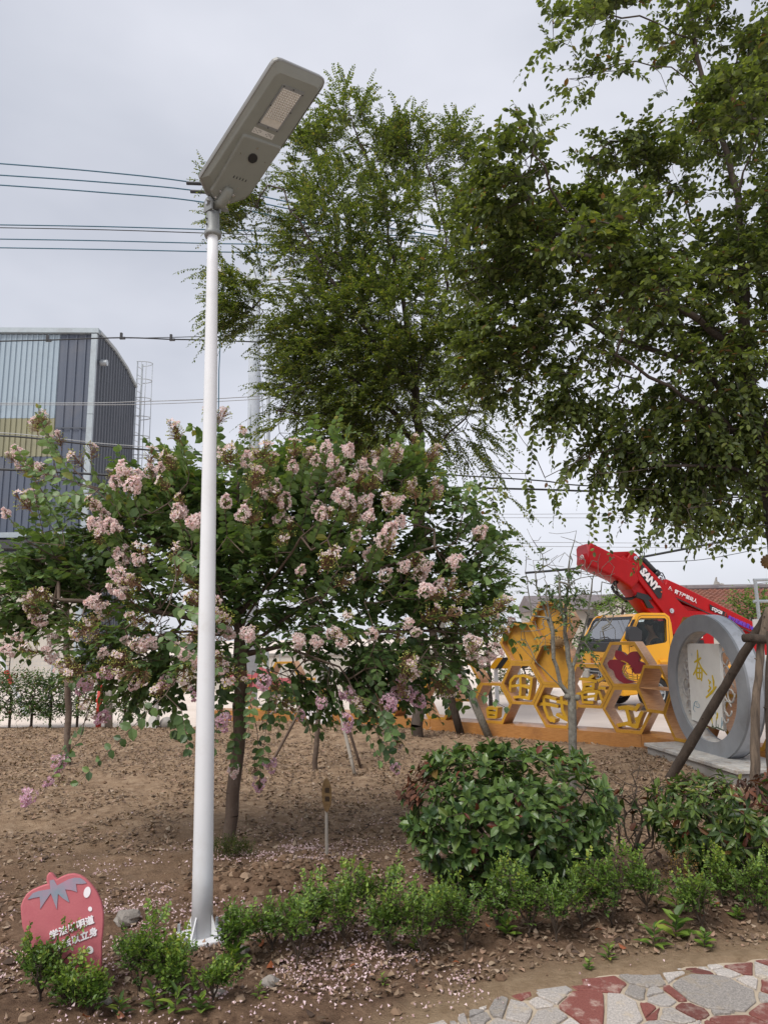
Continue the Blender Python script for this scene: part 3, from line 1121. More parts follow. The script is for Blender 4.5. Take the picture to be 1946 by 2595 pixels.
def warehouse():
    K = P(250, 836, 30.0)
    zt = K[2]
    front = Plane3((K[0], K[1], 0), (1, 0.055, 0), (0, 0, 1))
    side = Plane3((K[0], K[1], 0), (-0.035, 1, 0), (0, 0, 1))
    w = thing('warehouse', (K[0] - 4, K[1] + 3, 0), 'tall dark blue metal clad warehouse with light blue and yellow wall panels', 'warehouse')
    fu = lambda x, y: front.hit(x, y)
    uL = fu(145, 1000)[0]
    uL2 = fu(139, 1100)[0]
    vY1, vY0 = fu(100, 1060)[1], fu(100, 1157)[1]
    uR = fu(238, 1000)[0]
    far = -26.0
    vS = fu(50, 1352)[1]
    corrugated('light_blue_panel', front, far, uL, vY1, zt - 0.25, 0.235, 0.05, M['clad_light'], w)
    corrugated('yellow_panel', front, far, uL2, vY0, vY1 - 0.01, 0.235, 0.05, M['clad_yellow'], w)
    corrugated('dark_panel', front, uL + 0.01, uR, vY0, zt - 0.25, 0.36, 0.05, M['clad_dark'], w)
    corrugated('dark_panel', front, far, uR, vS, vY0 - 0.01, 0.3, 0.05, M['clad_dark'], w)
    mb = MB()
    mb.box(front.at((far + 0.05) / 2, zt - 0.1, 0.05), abs(far) + 0.1, 0.28, 0.22, front.u, front.n, front.v)
    mb.build('eave_gutter', M['trim_light'], w)
    for vz in (zt - 4.6, zt - 8.4):
        mb = MB()
        mb.box(front.at((uL + uR) / 2, vz, 0.075), uR - uL - 0.1, 0.02, 0.05, front.u, front.n, front.v)
        mb.build('sheet_seam', M['clad_side'], w)
    mb = MB()
    zs = [0, 4.2, 8.0, 11.5, zt - 0.25]
    for a, b in zip(zs[:-1], zs[1:]):
        mb.box(front.at(-0.1, (a + b) / 2, 0.1), 0.24, 0.16, b - a - 0.02, front.u, front.n, front.v)
    mb.build('downpipe', M['trim_light'], w)
    # side wall under a bowed roof line
    pr = [side.hit(x, y) for x, y in ((250, 838), (262, 851), (290, 884), (320, 930), (343, 978))]
    ua, va = [p[0] for p in pr], [p[1] for p in pr]
    ua[0] = 0.0
    corrugated('side_panel', side, 0.02, ua[-1], 0, 0, 0.36, 0.05, M['clad_side'], w, top=lambda u: float(np.interp(u, ua, va)) - 0.1)
    mb = MB()
    mb.tube([side.at(u, v - 0.05, 0.06) for u, v in zip(ua, va)], 0.09, 6)
    mb.build('roof_edge', M['trim_light'], w)
    mb = MB()
    mb.disc(side.at(0.35, fu(250, 912)[1], 0.05), side.n, 0.14, 0.3)
    mb.build('wall_lamp', M['galv'], w)
    # solid body behind the sheets
    back = ua[-1]
    mb = MB()
    prof = [(0.0, 0.0)] + [(u, v - 0.2) for u, v in zip(ua, va)] + [(back, 0.0)]
    mb.prism([side.at(u, v, -0.05) for u, v in prof], -side.n * 26)
    mb.build('building_body', M['clad_dark'], w)
    # shutter below: sill, awning, roller slats
    mb = MB()
    mb.box(front.at(far / 2, vS - 0.12, 0.2), abs(far), 0.45, 0.22, front.u, front.n, front.v)
    mb.build('sill_flashing', M['trim_light'], w)
    a0 = fu(50, 1385)[1]
    mb = MB()
    mb.box(front.at(far / 2, a0, 0.4), abs(far), 0.9, 0.35, front.u, front.n, front.v)
    mb.build('awning', M['dash'], w)
    top = fu(50, 1412)[1]
    mb = MB()
    n = 34
    for i in range(n):
        z0 = top * i / n
        mb.box(front.at(-8.3, z0 + top / n / 2, 0.06 + 0.02 * (i % 2)), 11, 0.06, top / n * 0.9, front.u, front.n, front.v)
    o = mb.build('roller_door', M['roller'], w)
    mb = MB()
    mb.box(front.at(-1.4, top / 2, 0.05), 2.7, 0.1, top, front.u, front.n, front.v)
    mb.build('lower_wall', M['house_wall'], w)
    mb = MB()
    mb.box(front.at(-20, top / 2, 0.05), 12, 0.1, top, front.u, front.n, front.v)
    mb.build('lower_wall', M['house_wall'], w)
    # caged ladder on the back corner
    l = thing('caged_ladder', side.at(back + 0.5, 0), 'thin galvanised caged ladder rising beside the right edge of the warehouse', 'ladder')
    Yl = side.at(back, 0)[1] + 0.3
    zt_ = P(347, 915, Yl)[2]
    x0 = P(346, 1000, Yl)[0]
    for dx in (0.0, 0.45):
        mb = MB()
        mb.tube([(x0 + dx * 0.25, Yl + dx, 0), (x0 + dx * 0.25, Yl + dx, zt_)], 0.035, 6)
        mb.build('rail', M['galv'], l)
    for i in range(26):
        z = zt_ - 0.3 - i * 0.45
        mb = MB()
        mb.tube([(x0, Yl, z), (x0 + 0.11, Yl + 0.45, z)], 0.018, 5)
        mb.build('rung', M['galv'], l)
    for y in (918, 962, 1009, 1056, 1105, 1154, 1203, 1252):
        z = P(347, y, Yl)[2]
        mb = MB()
        pts = []
        for i in range(13):
            a = math.pi * i / 12
            pts.append((x0 + 0.72 * math.sin(a), Yl + 0.22 - 0.36 * math.cos(a), z))
        mb.tube(pts, 0.025, 5)
        mb.build('hoop', M['galv'], l)
    for a in (0.3, 0.6, 1.3):
        mb = MB()
        p = (x0 + 0.72 * math.sin(a * 1.2), Yl + 0.22 - 0.36 * math.cos(a * 1.2))
        mb.tube([(p[0], p[1], P(347, 1252, Yl)[2]), (p[0], p[1], zt_ - 0.05)], 0.02, 5)
        mb.build('cage_strip', M['galv'], l)


warehouse()


# ------------------------------------------------------------------ houses beyond the road
def houses():
    # grey gabled house behind the cab
    Y = 42.0
    h = thing('gabled_house', P(1560, 1560, Y) * np.array((1, 1, 0)), 'pale house with grey tiled gable roof behind the truck cab', 'house')
    gp = wallplane(P(1552, 1560, Y)[0], Y, 1, -0.35)
    a = lambda x, y: np.array(gp.hit(x, y))
    apex, lb, rb = a(1563, 1508), a(1500, 1540), a(1614, 1537)
    mb = MB()
    mb.prism([gp.at(lb[0] + 0.3, 0), gp.at(lb[0] + 0.3, lb[1]), gp.at(apex[0], apex[1] - 0.15), gp.at(rb[0] - 0.3, rb[1]), gp.at(rb[0] - 0.3, 0)], -gp.n * 7)
    mb.build('wall', M['house_wall'], h)
    for nm, e in (('roof_slope', lb), ('roof_slope', rb)):
        mb = MB()
        th = np.array((0, 0.14))
        mb.prism([gp.at(*apex, 0.3), gp.at(*e, 0.3), gp.at(*(e + th), 0.3), gp.at(*(apex + th), 0.3)], -gp.n * 8)
        mb.build(nm, M['roof_grey'], h)
    mb = MB()
    mb.tube([gp.at(apex[0], apex[1] + 0.15, 0.3), gp.at(apex[0], apex[1] + 0.15, -7.7)], 0.12, 6)
    mb.build('ridge', M['roof_grey'], h)
    # low grey house at the left of it
    Y = 46.0
    h = thing('low_house', P(1480, 1600, Y) * np.array((1, 1, 0)), 'low grey roofed house left of the gabled house beyond the bare shrub', 'house')
    c = P(1470, 1545, Y)
    mb = MB()
    mb.box((c[0], Y + 3, c[2] / 2), 5.4, 6, c[2], (1, 0, 0), (0, 1, 0))
    mb.build('wall', M['house_wall'], h)
    r0 = c[2]
    mb = MB()
    mb.prism([(c[0] - 3, Y - 0.5, r0), (c[0] - 3, Y + 3, r0 + 1.1), (c[0] - 3, Y + 6.5, r0)], (6, 0, 0))
    mb.build('roof', M['roof_grey'], h)
    for k in (-1.4, 0.9):
        mb = MB()
        mb.box((c[0] + k, Y - 0.02, r0 - 1.0), 1.1, 0.08, 0.9)
        mb.build('window', M['dash'], h)
    # red tiled house on the right: courses of tiles stepping down towards us
    Y = 27.0
    L, R = P(1766, 1503, Y), P(1990, 1489, Y)
    h = thing('red_tiled_house', (R[0], Y, 0), 'low house with long red tiled roof behind the red boom', 'house')
    rz = (L[2] + R[2]) / 2
    x0, x1 = L[0] - 0.4, R[0] + 9
    ez = P(1880, 1562, Y - 3.5)[2]
    mb = MB()
    mb.box(((x0 + x1) / 2, Y, ez / 2), x1 - x0 - 0.8, 6.0, ez - 0.05)
    mb.build('wall', M['house_wall'], h)
    ncol, nrow = 70, 16
    V, Q = [], []
    for i in range(nrow):
        t0, t1 = i / nrow, (i + 1.15) / nrow
        mb = MB()
        vs = []
        for j in range(ncol * 2 + 1):
            x = x0 + (x1 - x0) * j / (ncol * 2)
            bump = 0.05 * (j % 2) + random.uniform(-0.015, 0.015)
            for t, lift in ((t0, 0.0), (t1, 0.07)):
                vs.append((x, Y - 3.7 * t, rz + (ez - rz) * t + lift * 0.8 + bump + 0.02))
            vs.append((x, Y - 3.7 * t1, rz + (ez - rz) * t1 - 0.05))
        fs = []
        for j in range(ncol * 2):
            a = 3 * j
            fs += [(a, a + 1, a + 4, a + 3), (a + 1, a + 2, a + 5, a + 4)]
        mb.add(vs, fs)
        mb.build('tile_course', M['roof_red'], h)
    mb = MB()
    mb.add([(x0, Y, rz), (x1, Y, rz), (x1, Y + 3.7, ez), (x0, Y + 3.7, ez)], [(0, 1, 2, 3)])
    mb.build('back_slope', M['roof_red'], h)
    mb = MB()
    mb.tube([(x0, Y, rz + 0.1), (x1, Y, rz + 0.1)], 0.13, 8)
    mb.build('ridge', M['roof_grey'], h)
    # second, greyer ridge farther back with a ridge ornament
    Y = 34.0
    L, R = P(1722, 1497, Y), P(1822, 1489, Y)
    h = thing('brown_roofed_house', ((L[0] + R[0]) / 2, Y, 0), 'house with brownish roof and carved ridge end behind the red tiled house', 'house')
    z1 = R[2]
    mb = MB()
    mb.box(((L[0] + R[0]) / 2 - 0.15, Y, (z1 - 1.6) / 2), R[0] - L[0] - 0.2, 6.5, z1 - 1.6)
    mb.build('wall', M['house_wall'], h)
    for sy in (-1, 1):
        mb = MB()
        mb.prism([(R[0], Y, z1), (R[0], Y + sy * 3.8, z1 - 1.7), (R[0], Y + sy * 3.8, z1 - 1.55), (R[0], Y, z1 + 0.15)], (L[0] - R[0] - 0.3, 0, 0))
        mb.build('roof_slope', M['roof_grey'], h)
    mb = MB()
    for k in range(5):
        mb.ball((R[0] - 0.1 + 0.22 * k, Y, z1 + 0.15 - 0.09 * k), 0.16, 6)
    mb.tube([(R[0] - 0.2, Y, z1), (R[0] - 0.1, Y, z1 + 0.5)], [0.12, 0.03], 6)
    mb.build('ridge_ornament', M['plinth'], h)
    # tall white-grey building edge and pale wall seen low at the left through the shrub
    h = thing('garden_wall', (-9, 22.5, 0), 'low pale wall beyond the yard behind the flowering tree', 'wall')
    mb = MB()
    mb.box((-3.2, 24, 0.55), 9.5, 0.24, 1.1)
    mb.build('wall_body', M['house_wall'], h)
    mb = MB()
    mb.box((-3.2, 24, 1.14), 9.6, 0.34, 0.08)
    mb.build('coping', M['plinth'], h)


houses()


# ------------------------------------------------------------------ power lines
def poles_and_wires():
    Y = 18.5
    b, tp = P(640, 1250, Y), P(648, 655, Y)
    o = MB()
    o.smooth = True
    o.tube([(b[0], Y, 0), (b[0] + 0.02, Y, 4), (tp[0], Y, tp[2])], [0.2, 0.185, 0.14], 18)
    po = thing('utility_pole', (b[0], Y, 0), 'grey concrete utility pole standing behind the middle tree', 'utility pole')
    o.build('pole', M['pole_con'], po)
    m = MB()
    m.box((tp[0], Y - 0.16, tp[2] - 0.7), 2.2, 0.09, 0.09)
    m.build('crossarm', M['galv'], po)
    for dx in (-1.0, -0.45, 0.45, 1.0):
        m = MB()
        m.tube([(tp[0] + dx, Y - 0.16, tp[2] - 0.65), (tp[0] + dx, Y - 0.16, tp[2] - 0.4)], [0.03, 0.05], 8)
        m.build('insulator', M['panel'], po)
    for px in (605, 700):
        q = P(px, 1300, Y - 1)
        m = MB()
        m.tube([(tp[0], Y, tp[2] - 1.2), (q[0], Y - (0.5 if px < 640 else -0.5), 0)], 0.012, 5)
        m.build('guy_wire', M['galv'], po)
    q = P(685, 1000, 20.0)
    t2 = P(682, 820, 20.0)
    st = thing('steel_mast', (q[0], 20, 0), 'thin grey steel mast to the right of the concrete pole', 'mast')
    m = MB()
    m.tube([(q[0], 20, 0), (t2[0], 20, t2[2])], 0.055, 8)
    m.build('mast_tube', M['galv'], st)
    # glass insulator hanging on a wire behind the lamp post
    wires = [
        ('blue cable, topmost of all at the left edge', 'wire_blue', 0.017, 16, [(-60, 410), (250, 435), (510, 466), (830, 532), (1200, 590)], [502]),
        ('blue cable just under the topmost one at the left edge', 'wire_blue', 0.017, 16, [(-60, 440), (250, 461), (520, 487), (860, 556), (1200, 612)], [512]),
        ('blue cable, third from top at the left edge', 'wire_blue', 0.017, 16, [(-60, 465), (250, 487), (525, 514), (900, 590), (1300, 650)], []),
        ('blue cable, upper of the close pair left of the post sleeve', 'wire_blue', 0.015, 16, [(-60, 569), (250, 574), (530, 582), (800, 590), (1300, 607)], []),
        ('grey cable, lower of the close pair left of the post sleeve', 'wire_black', 0.012, 16, [(-60, 576), (250, 582), (530, 591), (800, 601), (1300, 620)], []),
        ('blue cable passing behind the top of the white post', 'wire_blue', 0.015, 16, [(-60, 605), (250, 610), (530, 617), (800, 622), (1400, 640)], []),
        ('blue cable, lowest of the bundle beside the white post top', 'wire_blue', 0.015, 16, [(-60, 627), (250, 632), (530, 638), (800, 643), (1400, 655)], []),
        ('twisted dark cable crossing the warehouse roof corner', 'wire_black', 0.016, 15, [(-60, 866), (120, 862), (308, 856), (434, 860), (520, 862), (800, 872), (1300, 890)], [121, 308, 434]),
        ('dark twin cable just above the one on the warehouse roof corner', 'wire_black', 0.009, 15, [(330, 857), (434, 855), (520, 853), (800, 850)], []),
        ('pale bare wire across the light blue warehouse panel', 'wire_pale', 0.011, 17, [(-60, 1022), (240, 1021), (345, 1018), (520, 1012), (720, 1000)], []),
        ('pale bare wire, lower of the two across the light blue panel', 'wire_pale', 0.009, 17, [(-60, 1026), (240, 1026), (345, 1025), (520, 1019), (720, 1008)], []),
        ('thick black cable crossing the yellow warehouse panel', 'wire_black', 0.02, 14, [(-60, 1102), (60, 1108), (240, 1128), (350, 1138), (480, 1150), (700, 1170)], []),
        ('pale wire just above the thick black cable on the yellow panel', 'wire_pale', 0.009, 14, [(-60, 1094), (60, 1101), (240, 1122), (350, 1131), (480, 1142), (700, 1160)], []),
        ('black cable running low across the dark warehouse wall', 'wire_black', 0.024, 13, [(-60, 1188), (60, 1192), (240, 1202), (420, 1214), (700, 1225)], []),
        ('thick black cable hanging behind the drooping twigs of the right tree', 'wire_black', 0.026, 17, [(900, 1230), (1345, 1240), (1500, 1245), (1700, 1248), (1900, 1256), (2100, 1262)], []),
        ('black cable above the thick one behind the drooping twigs', 'wire_black', 0.018, 17, [(900, 1190), (1340, 1216), (1440, 1228), (1600, 1236), (1800, 1240), (2100, 1262)], []),
        ('thin wire between the black cables and the crane boom', 'wire_pale', 0.007, 20, [(900, 1301), (1300, 1303), (1600, 1301), (2100, 1296)], []),
        ('thin wire a little lower, nearest above the bare twigs', 'wire_pale', 0.007, 20, [(900, 1312), (1300, 1312), (1600, 1312), (2100, 1308)], []),
        ('thin wire touching the bare twig tips', 'wire_pale', 0.007, 20, [(900, 1371), (1300, 1374), (1600, 1376), (2100, 1380)], []),
        ('thin wire just under the bare twig tips', 'wire_pale', 0.007, 20, [(900, 1382), (1300, 1384), (1600, 1387), (2100, 1392)], []),
        ('sagging black cable bundle rising rightward from the boom hinge', 'wire_black', 0.036, 21, [(1330, 1452), (1480, 1438), (1630, 1411), (1760, 1386), (1946, 1349), (2100, 1315)], []),
        ('thin cable rising rightward below the sagging black bundle', 'wire_black', 0.01, 21, [(1640, 1424), (1760, 1420), (1860, 1404), (1946, 1385), (2100, 1350)], []),
        ('thin cable above the red roof at the right edge', 'wire_pale', 0.01, 16, [(1820, 1488), (1900, 1482), (1946, 1476), (2100, 1462)], []),
    ]
    for lab, mt, r, Yw, pts, clamps in wires:
        q = [P(x, y, Yw) for x, y in pts]
        # smooth curve through the measured points
        dense = []
        for i in range(len(q) - 1):
            p0, p1, p2, p3 = q[max(i - 1, 0)], q[i], q[i + 1], q[min(i + 2, len(q) - 1)]
            for t in np.linspace(0, 1, 8)[:-1]:
                dense.append(0.5 * ((2 * p1) + (-p0 + p2) * t + (2 * p0 - 5 * p1 + 4 * p2 - p3) * t * t + (-p0 + 3 * p1 - 3 * p2 + p3) * t ** 3))
        dense.append(q[-1])
        m = MB()
        m.tube(dense, r, 5)
        w = m.build('power_line', M[mt])
        tag(w, lab, 'cable', 'overhead cables')
        for cx in clamps:
            xs = [p[0] for p in pts]
            ys = [p[1] for p in pts]
            c = P(cx, float(np.interp(cx, xs, ys)), Yw)
            m = MB()
            if mt == 'wire_blue':
                m.tube([c - np.array((0.28, 0, -0.015)), c + np.array((0.28, 0, -0.02))], 0.045, 8)
                m.build('cable_joint', M['black'], w)
            else:
                m.box(c + np.array((0, 0, 0.05)), 0.05, 0.05, 0.13)
                m.box(c + np.array((0.03, 0, -0.01)), 0.12, 0.04, 0.05)
                m.build('cable_clamp', M['black'], w)
    Yi = 14.5
    c = P(567, 690, Yi)
    t = thing('street_bulb', c, 'clear round bulb lamp hanging from a cable right of the white post', 'lamp')
    m = MB()
    m.smooth = True
    m.ball(c, 0.1, 14)
    m.build('globe', M['lens'], t)
    m = MB()
    m.tube([c - np.array((0, 0, 0.09)), c - np.array((0, 0, 0.3))], [0.04, 0.025], 8)
    m.build('bulb_socket', M['black'], t)
    m = MB()
    e = P(553, 1200, Yi)
    m.tube([c - np.array((0, 0, 0.28)), (c + e) / 2 + np.array((-0.04, 0, 0)), e, (e[0], Yi, 0)], 0.012, 5)
    pts = [c - np.array((0, 0, 0.2)) + np.array((0.09 + 0.09 * math.sin(a), 0, 0.05 * math.cos(a))) for a in np.linspace(0, 6, 10)]
    m.tube(pts, 0.009, 5)
    m.build('flex', M['wire_blue'], t)


poles_and_wires()


# ------------------------------------------------------------------ honeycomb sculpture
A0 = np.array((0.75, 13.01)) + np.array((0.637, 0.771)) * 0.08
HA = wallplane(A0[0], A0[1], 2.87, -2.37)
HB = wallplane(3.66, 10.68, 0.3, -0.954)
HC = wallplane(4.0, 9.92, 0.55, -0.835)
HL = wallplane(-3.0, 15.2, 0.95, -0.31)
CELL_R, CELL_H = 0.381, 0.66


def hexagon(c, r):
    return [(c[0] + r * math.cos(math.pi / 3 * k), c[1] + r * math.sin(math.pi / 3 * k)) for k in range(6)]


def honeycomb():
    root = thing('honeycomb_wall', (2.3, 12.0, 0), 'long yellow-brown wooden honeycomb wall on a low beam beside the road', 'sculpture')
    # the low beam it stands on
    base = [(-3.7, 15.35), (-3.03, 15.18), (-1.09, 14.6), (0.75, 13.01), (3.64, 10.63), (3.84, 10.13), (4.62, 8.94), (5.6, 7.6)]
    b = np.array(base, float)
    d = np.diff(b, axis=0)
    nrm = np.stack([-d[:, 1], d[:, 0]], 1)
    nrm = nrm / np.linalg.norm(nrm, axis=1)[:, None]
    off = []
    for i in range(len(b)):
        n = nrm[max(i - 1, 0)] + nrm[min(i, len(nrm) - 1)]
        n = n / np.linalg.norm(n)
        k = 0.5 / max(0.5, n @ nrm[min(i, len(nrm) - 1)])
        off.append(b[i] + n * k)
    for i in range(len(b) - 1):
        p, q, r, s = b[i], b[i + 1], off[i + 1], off[i]
        g = (q - p) / np.linalg.norm(q - p) * 0.003
        mb = MB()
        mb.prism([(p[0] + g[0], p[1] + g[1], 0.0), (q[0] - g[0], q[1] - g[1], 0), (r[0] - g[0], r[1] - g[1], 0), (s[0] + g[0], s[1] + g[1], 0)], (0, 0, 0.2))
        mb.build('base_beam', M['wood'], root)
    Z0 = 0.2 + CELL_H / 2

    def cell(pl, u, lev, solid=False, depth=0.33):
        c = (u, Z0 + lev * CELL_H / 2)
        plate('hexagon_cell', [hexagon(c, CELL_R - 0.0015), hexagon(c, CELL_R - 0.052)], pl, 0, depth, [M['mustard'], M['wood_side']], root)
        if solid:
            plate('back_panel', [hexagon(c, CELL_R - 0.054)], pl, -depth * 0.35, 0.02, M['mustard'], root)
        return c
    st = 0.5755
    U = lambda i: 2.385 + st * (i - 2)
    for i in range(-4, 5):
        cell(HA, U(i), 0 if i % 2 == 0 else 1)
    cell(HA, U(1), 3, True)
    cell(HA, U(2), 2, True)
    cell(HA, U(2), 4, True)
    red = cell(HA, U(4), 2)
    for k, lev in ((0.36, 1), (0.9, 0)):
        cell(HB, k, lev)
    # the shelf of the right-hand cell
    mb = MB()
    mb.box(HB.at(0.36, Z0 + CELL_H / 2, -0.17), 0.66, 0.3, 0.02, HB.u, HB.n, HB.v)
    mb.build('shelf', M['wood_side'], root)
    for k, lev in ((0.3, 1), (0.86, 0), (1.45, 1), (0.3, 3)):
        cell(HC, k, lev)
    for k, lev in ((0.35, 0), (0.93, 1), (1.5, 0)):
        cell(HL, k, lev)
    # characters: strokes measured on the front of the cells
    f4 = lambda pts: [HA.hit(1240 + x * 0.1929, 1500 + y * 0.1929, -0.06) for x, y in pts]
    f3 = lambda pts: [HA.hit(1200 + x * 0.4497, 1350 + y * 0.4497, -0.06) for x, y in pts]
    f2 = lambda pts: [HA.hit(1040 + x / 4.253, 1380 + y / 4.253, -0.06) for x, y in pts]
    strokes('raised_character', [f4(p) for p in (
        [(262, 1400), (272, 1180), (320, 1115)], [(268, 1170), (330, 1108), (450, 1100), (560, 1150)], [(548, 1135), (540, 1250), (510, 1420)],
        [(270, 1390), (390, 1378), (515, 1405)], [(285, 1240), (400, 1225), (520, 1262)], [(402, 1105), (405, 1250), (398, 1385)])], HA, -0.06, 0.16, 0.042, M['gold'], root, ends=1)
    strokes('raised_character', [f4(p) for p in (
        [(630, 1375), (740, 1375), (872, 1412)], [(580, 1488), (720, 1468), (900, 1508)], [(705, 1385), (722, 1530), (765, 1650), (855, 1705)], [(765, 1650), (800, 1690), (860, 1690)],
        [(938, 1370), (955, 1560), (1010, 1665)], [(875, 1442), (960, 1450), (1035, 1475)], [(1025, 1690), (950, 1650), (872, 1610)])], HA, -0.06, 0.16, 0.05, M['gold'], root, ends=0.9)
    strokes('raised_character', [f4(p) for p in (
        [(1178, 1145), (1290, 1150), (1405, 1182)], [(1300, 1145), (1362, 1095)], [(1415, 1172), (1495, 1128)], [(1250, 1205), (1215, 1330)], [(1245, 1215), (1378, 1212)],
        [(1362, 1210), (1352, 1320)], [(1240, 1275), (1360, 1262)], [(1140, 1345), (1280, 1310), (1425, 1308)], [(1212, 1340), (1222, 1450), (1360, 1455)], [(1405, 1310), (1385, 1425)],
        [(1230, 1388), (1395, 1365)], [(1425, 1258), (1522, 1268)], [(1430, 1300), (1490, 1452)])], HA, -0.06, 0.16, 0.042, M['gold'], root, ends=1)
    strokes('raised_character', [f3(p) for p in (
        [(812, 990), (860, 984), (900, 995)], [(858, 990), (872, 1040), (882, 1085)], [(798, 1088), (860, 1076), (920, 1097)], [(905, 1003), (930, 968)], [(948, 1008), (928, 1050), (915, 1098)], [(912, 1040), (925, 1075)])],
        HA, -0.06, 0.16, 0.055, M['gold'], root, ends=0.9)
    strokes('raised_character', [f2(p) for p in (
        [(700, 1735), (730, 1865)], [(825, 1762), (930, 1770), (915, 1865)], [(825, 1762), (832, 1858), (918, 1862)], [(830, 1812), (922, 1818)])], HA, -0.06, 0.16, 0.05, M['gold'], root, ends=1)
    # dark red flower with a swirl, in the cell above the road
    f5 = lambda pts: [HA.hit(1480 + x * 0.1447, 1580 + y * 0.1447, -0.05) for x, y in pts]
    petals = [
        [(528, 560), (548, 470), (620, 485), (690, 515), (735, 560), (790, 690), (700, 700), (610, 650), (545, 610)],
        [(735, 565), (790, 512), (850, 490), (912, 492), (955, 545), (975, 600), (935, 680), (860, 760), (780, 720), (735, 650)],
        [(930, 655), (1005, 680), (1088, 728), (1030, 820), (950, 880), (880, 885), (830, 820), (780, 760), (850, 715)],
        [(398, 690), (440, 640), (520, 630), (620, 645), (705, 695), (680, 780), (640, 880), (560, 870), (480, 812), (425, 775)],
        [(500, 815), (640, 780), (655, 860), (690, 930), (760, 985), (850, 1015), (930, 1020), (800, 1045), (700, 1052), (610, 1010), (545, 945)]]
    for k, p in enumerate(petals):
        plate('flower_petal', [f5(p)], HA, -0.05 - 0.002 * k, 0.07, M['crimson'], root)
    strokes('swirl', [f5(p) for p in (
        [(690, 740), (755, 720), (800, 735)], [(690, 740), (672, 800), (690, 870)], [(700, 870), (770, 925), (880, 940), (1000, 920)], [(690, 880), (760, 965), (900, 985), (1000, 975)], [(760, 790), (800, 775), (840, 790)],
        [(640, 650), (700, 668), (765, 700)])], HA, -0.041, 0.05, 0.014, M['gold'], root)
    strokes('swirl', [f5(p) for p in (
        [(735, 770), (715, 830), (760, 880), (860, 905), (985, 880)], [(835, 790), (850, 830), (840, 870)], [(925, 900), (925, 1000)])], HA, -0.039, 0.03, 0.006, M['crimson'], root)
    # faded red heart and white scalloped plate farther left on the wall
    g8 = lambda pts: [HL.hit(500 + x * 0.3617, 1650 + y * 0.3617, -0.05) for x, y in pts]
    plate('red_heart_panel', [g8([(200, 230), (230, 160), (300, 150), (390, 170), (440, 110), (480, 130), (520, 180), (600, 190), (680, 180), (690, 230), (640, 250), (540, 275), (400, 262), (280, 270)])], HL, -0.05, 0.05, M['berry'], root)
    sc = []
    for k in range(15):
        t = k / 14
        sc.append((762 + 182 * t, 470 + 45 * math.sin(math.pi * t) - (8 if k % 2 else -8)))
    g7 = lambda pts: [HL.hit(500 + x * 0.3617, 1650 + y * 0.3617, 0.5) for x, y in pts]
    w = plate('scalloped_plate', [g7([(770, 400), (840, 375), (940, 400)] + sc[::-1])], HL, 0.5, 0.04, M['white'])
    tag(w, 'white plate with scalloped lower rim leaning on the honeycomb beam behind the young trunk', 'plate')
    # dried nest-like boss on the top cells and another at the right
    for nm, p, lab in (('straw_boss', HA.at(*HA.hit(1411, 1628, 0.06), 0.06), 'round dry straw boss hung on the bare shrub before the yellow hexagons'), ('straw_boss', P(1948, 1424, 9.5), 'scalloped brown straw disc at the right edge above the boom')):
        m = MB()
        m.smooth = True
        m.ball(p, 0.1, 12, (1, 0.45, 0.85))
        for k in range(14):
            a = 2 * math.pi * k / 14
            m.ball(p + np.array((0.1 * math.cos(a), 0, 0.085 * math.sin(a))), 0.022, 6)
        o = m.build(nm, M['wattle'])
        tag(o, lab, 'ornament', 'straw ornaments')


honeycomb()


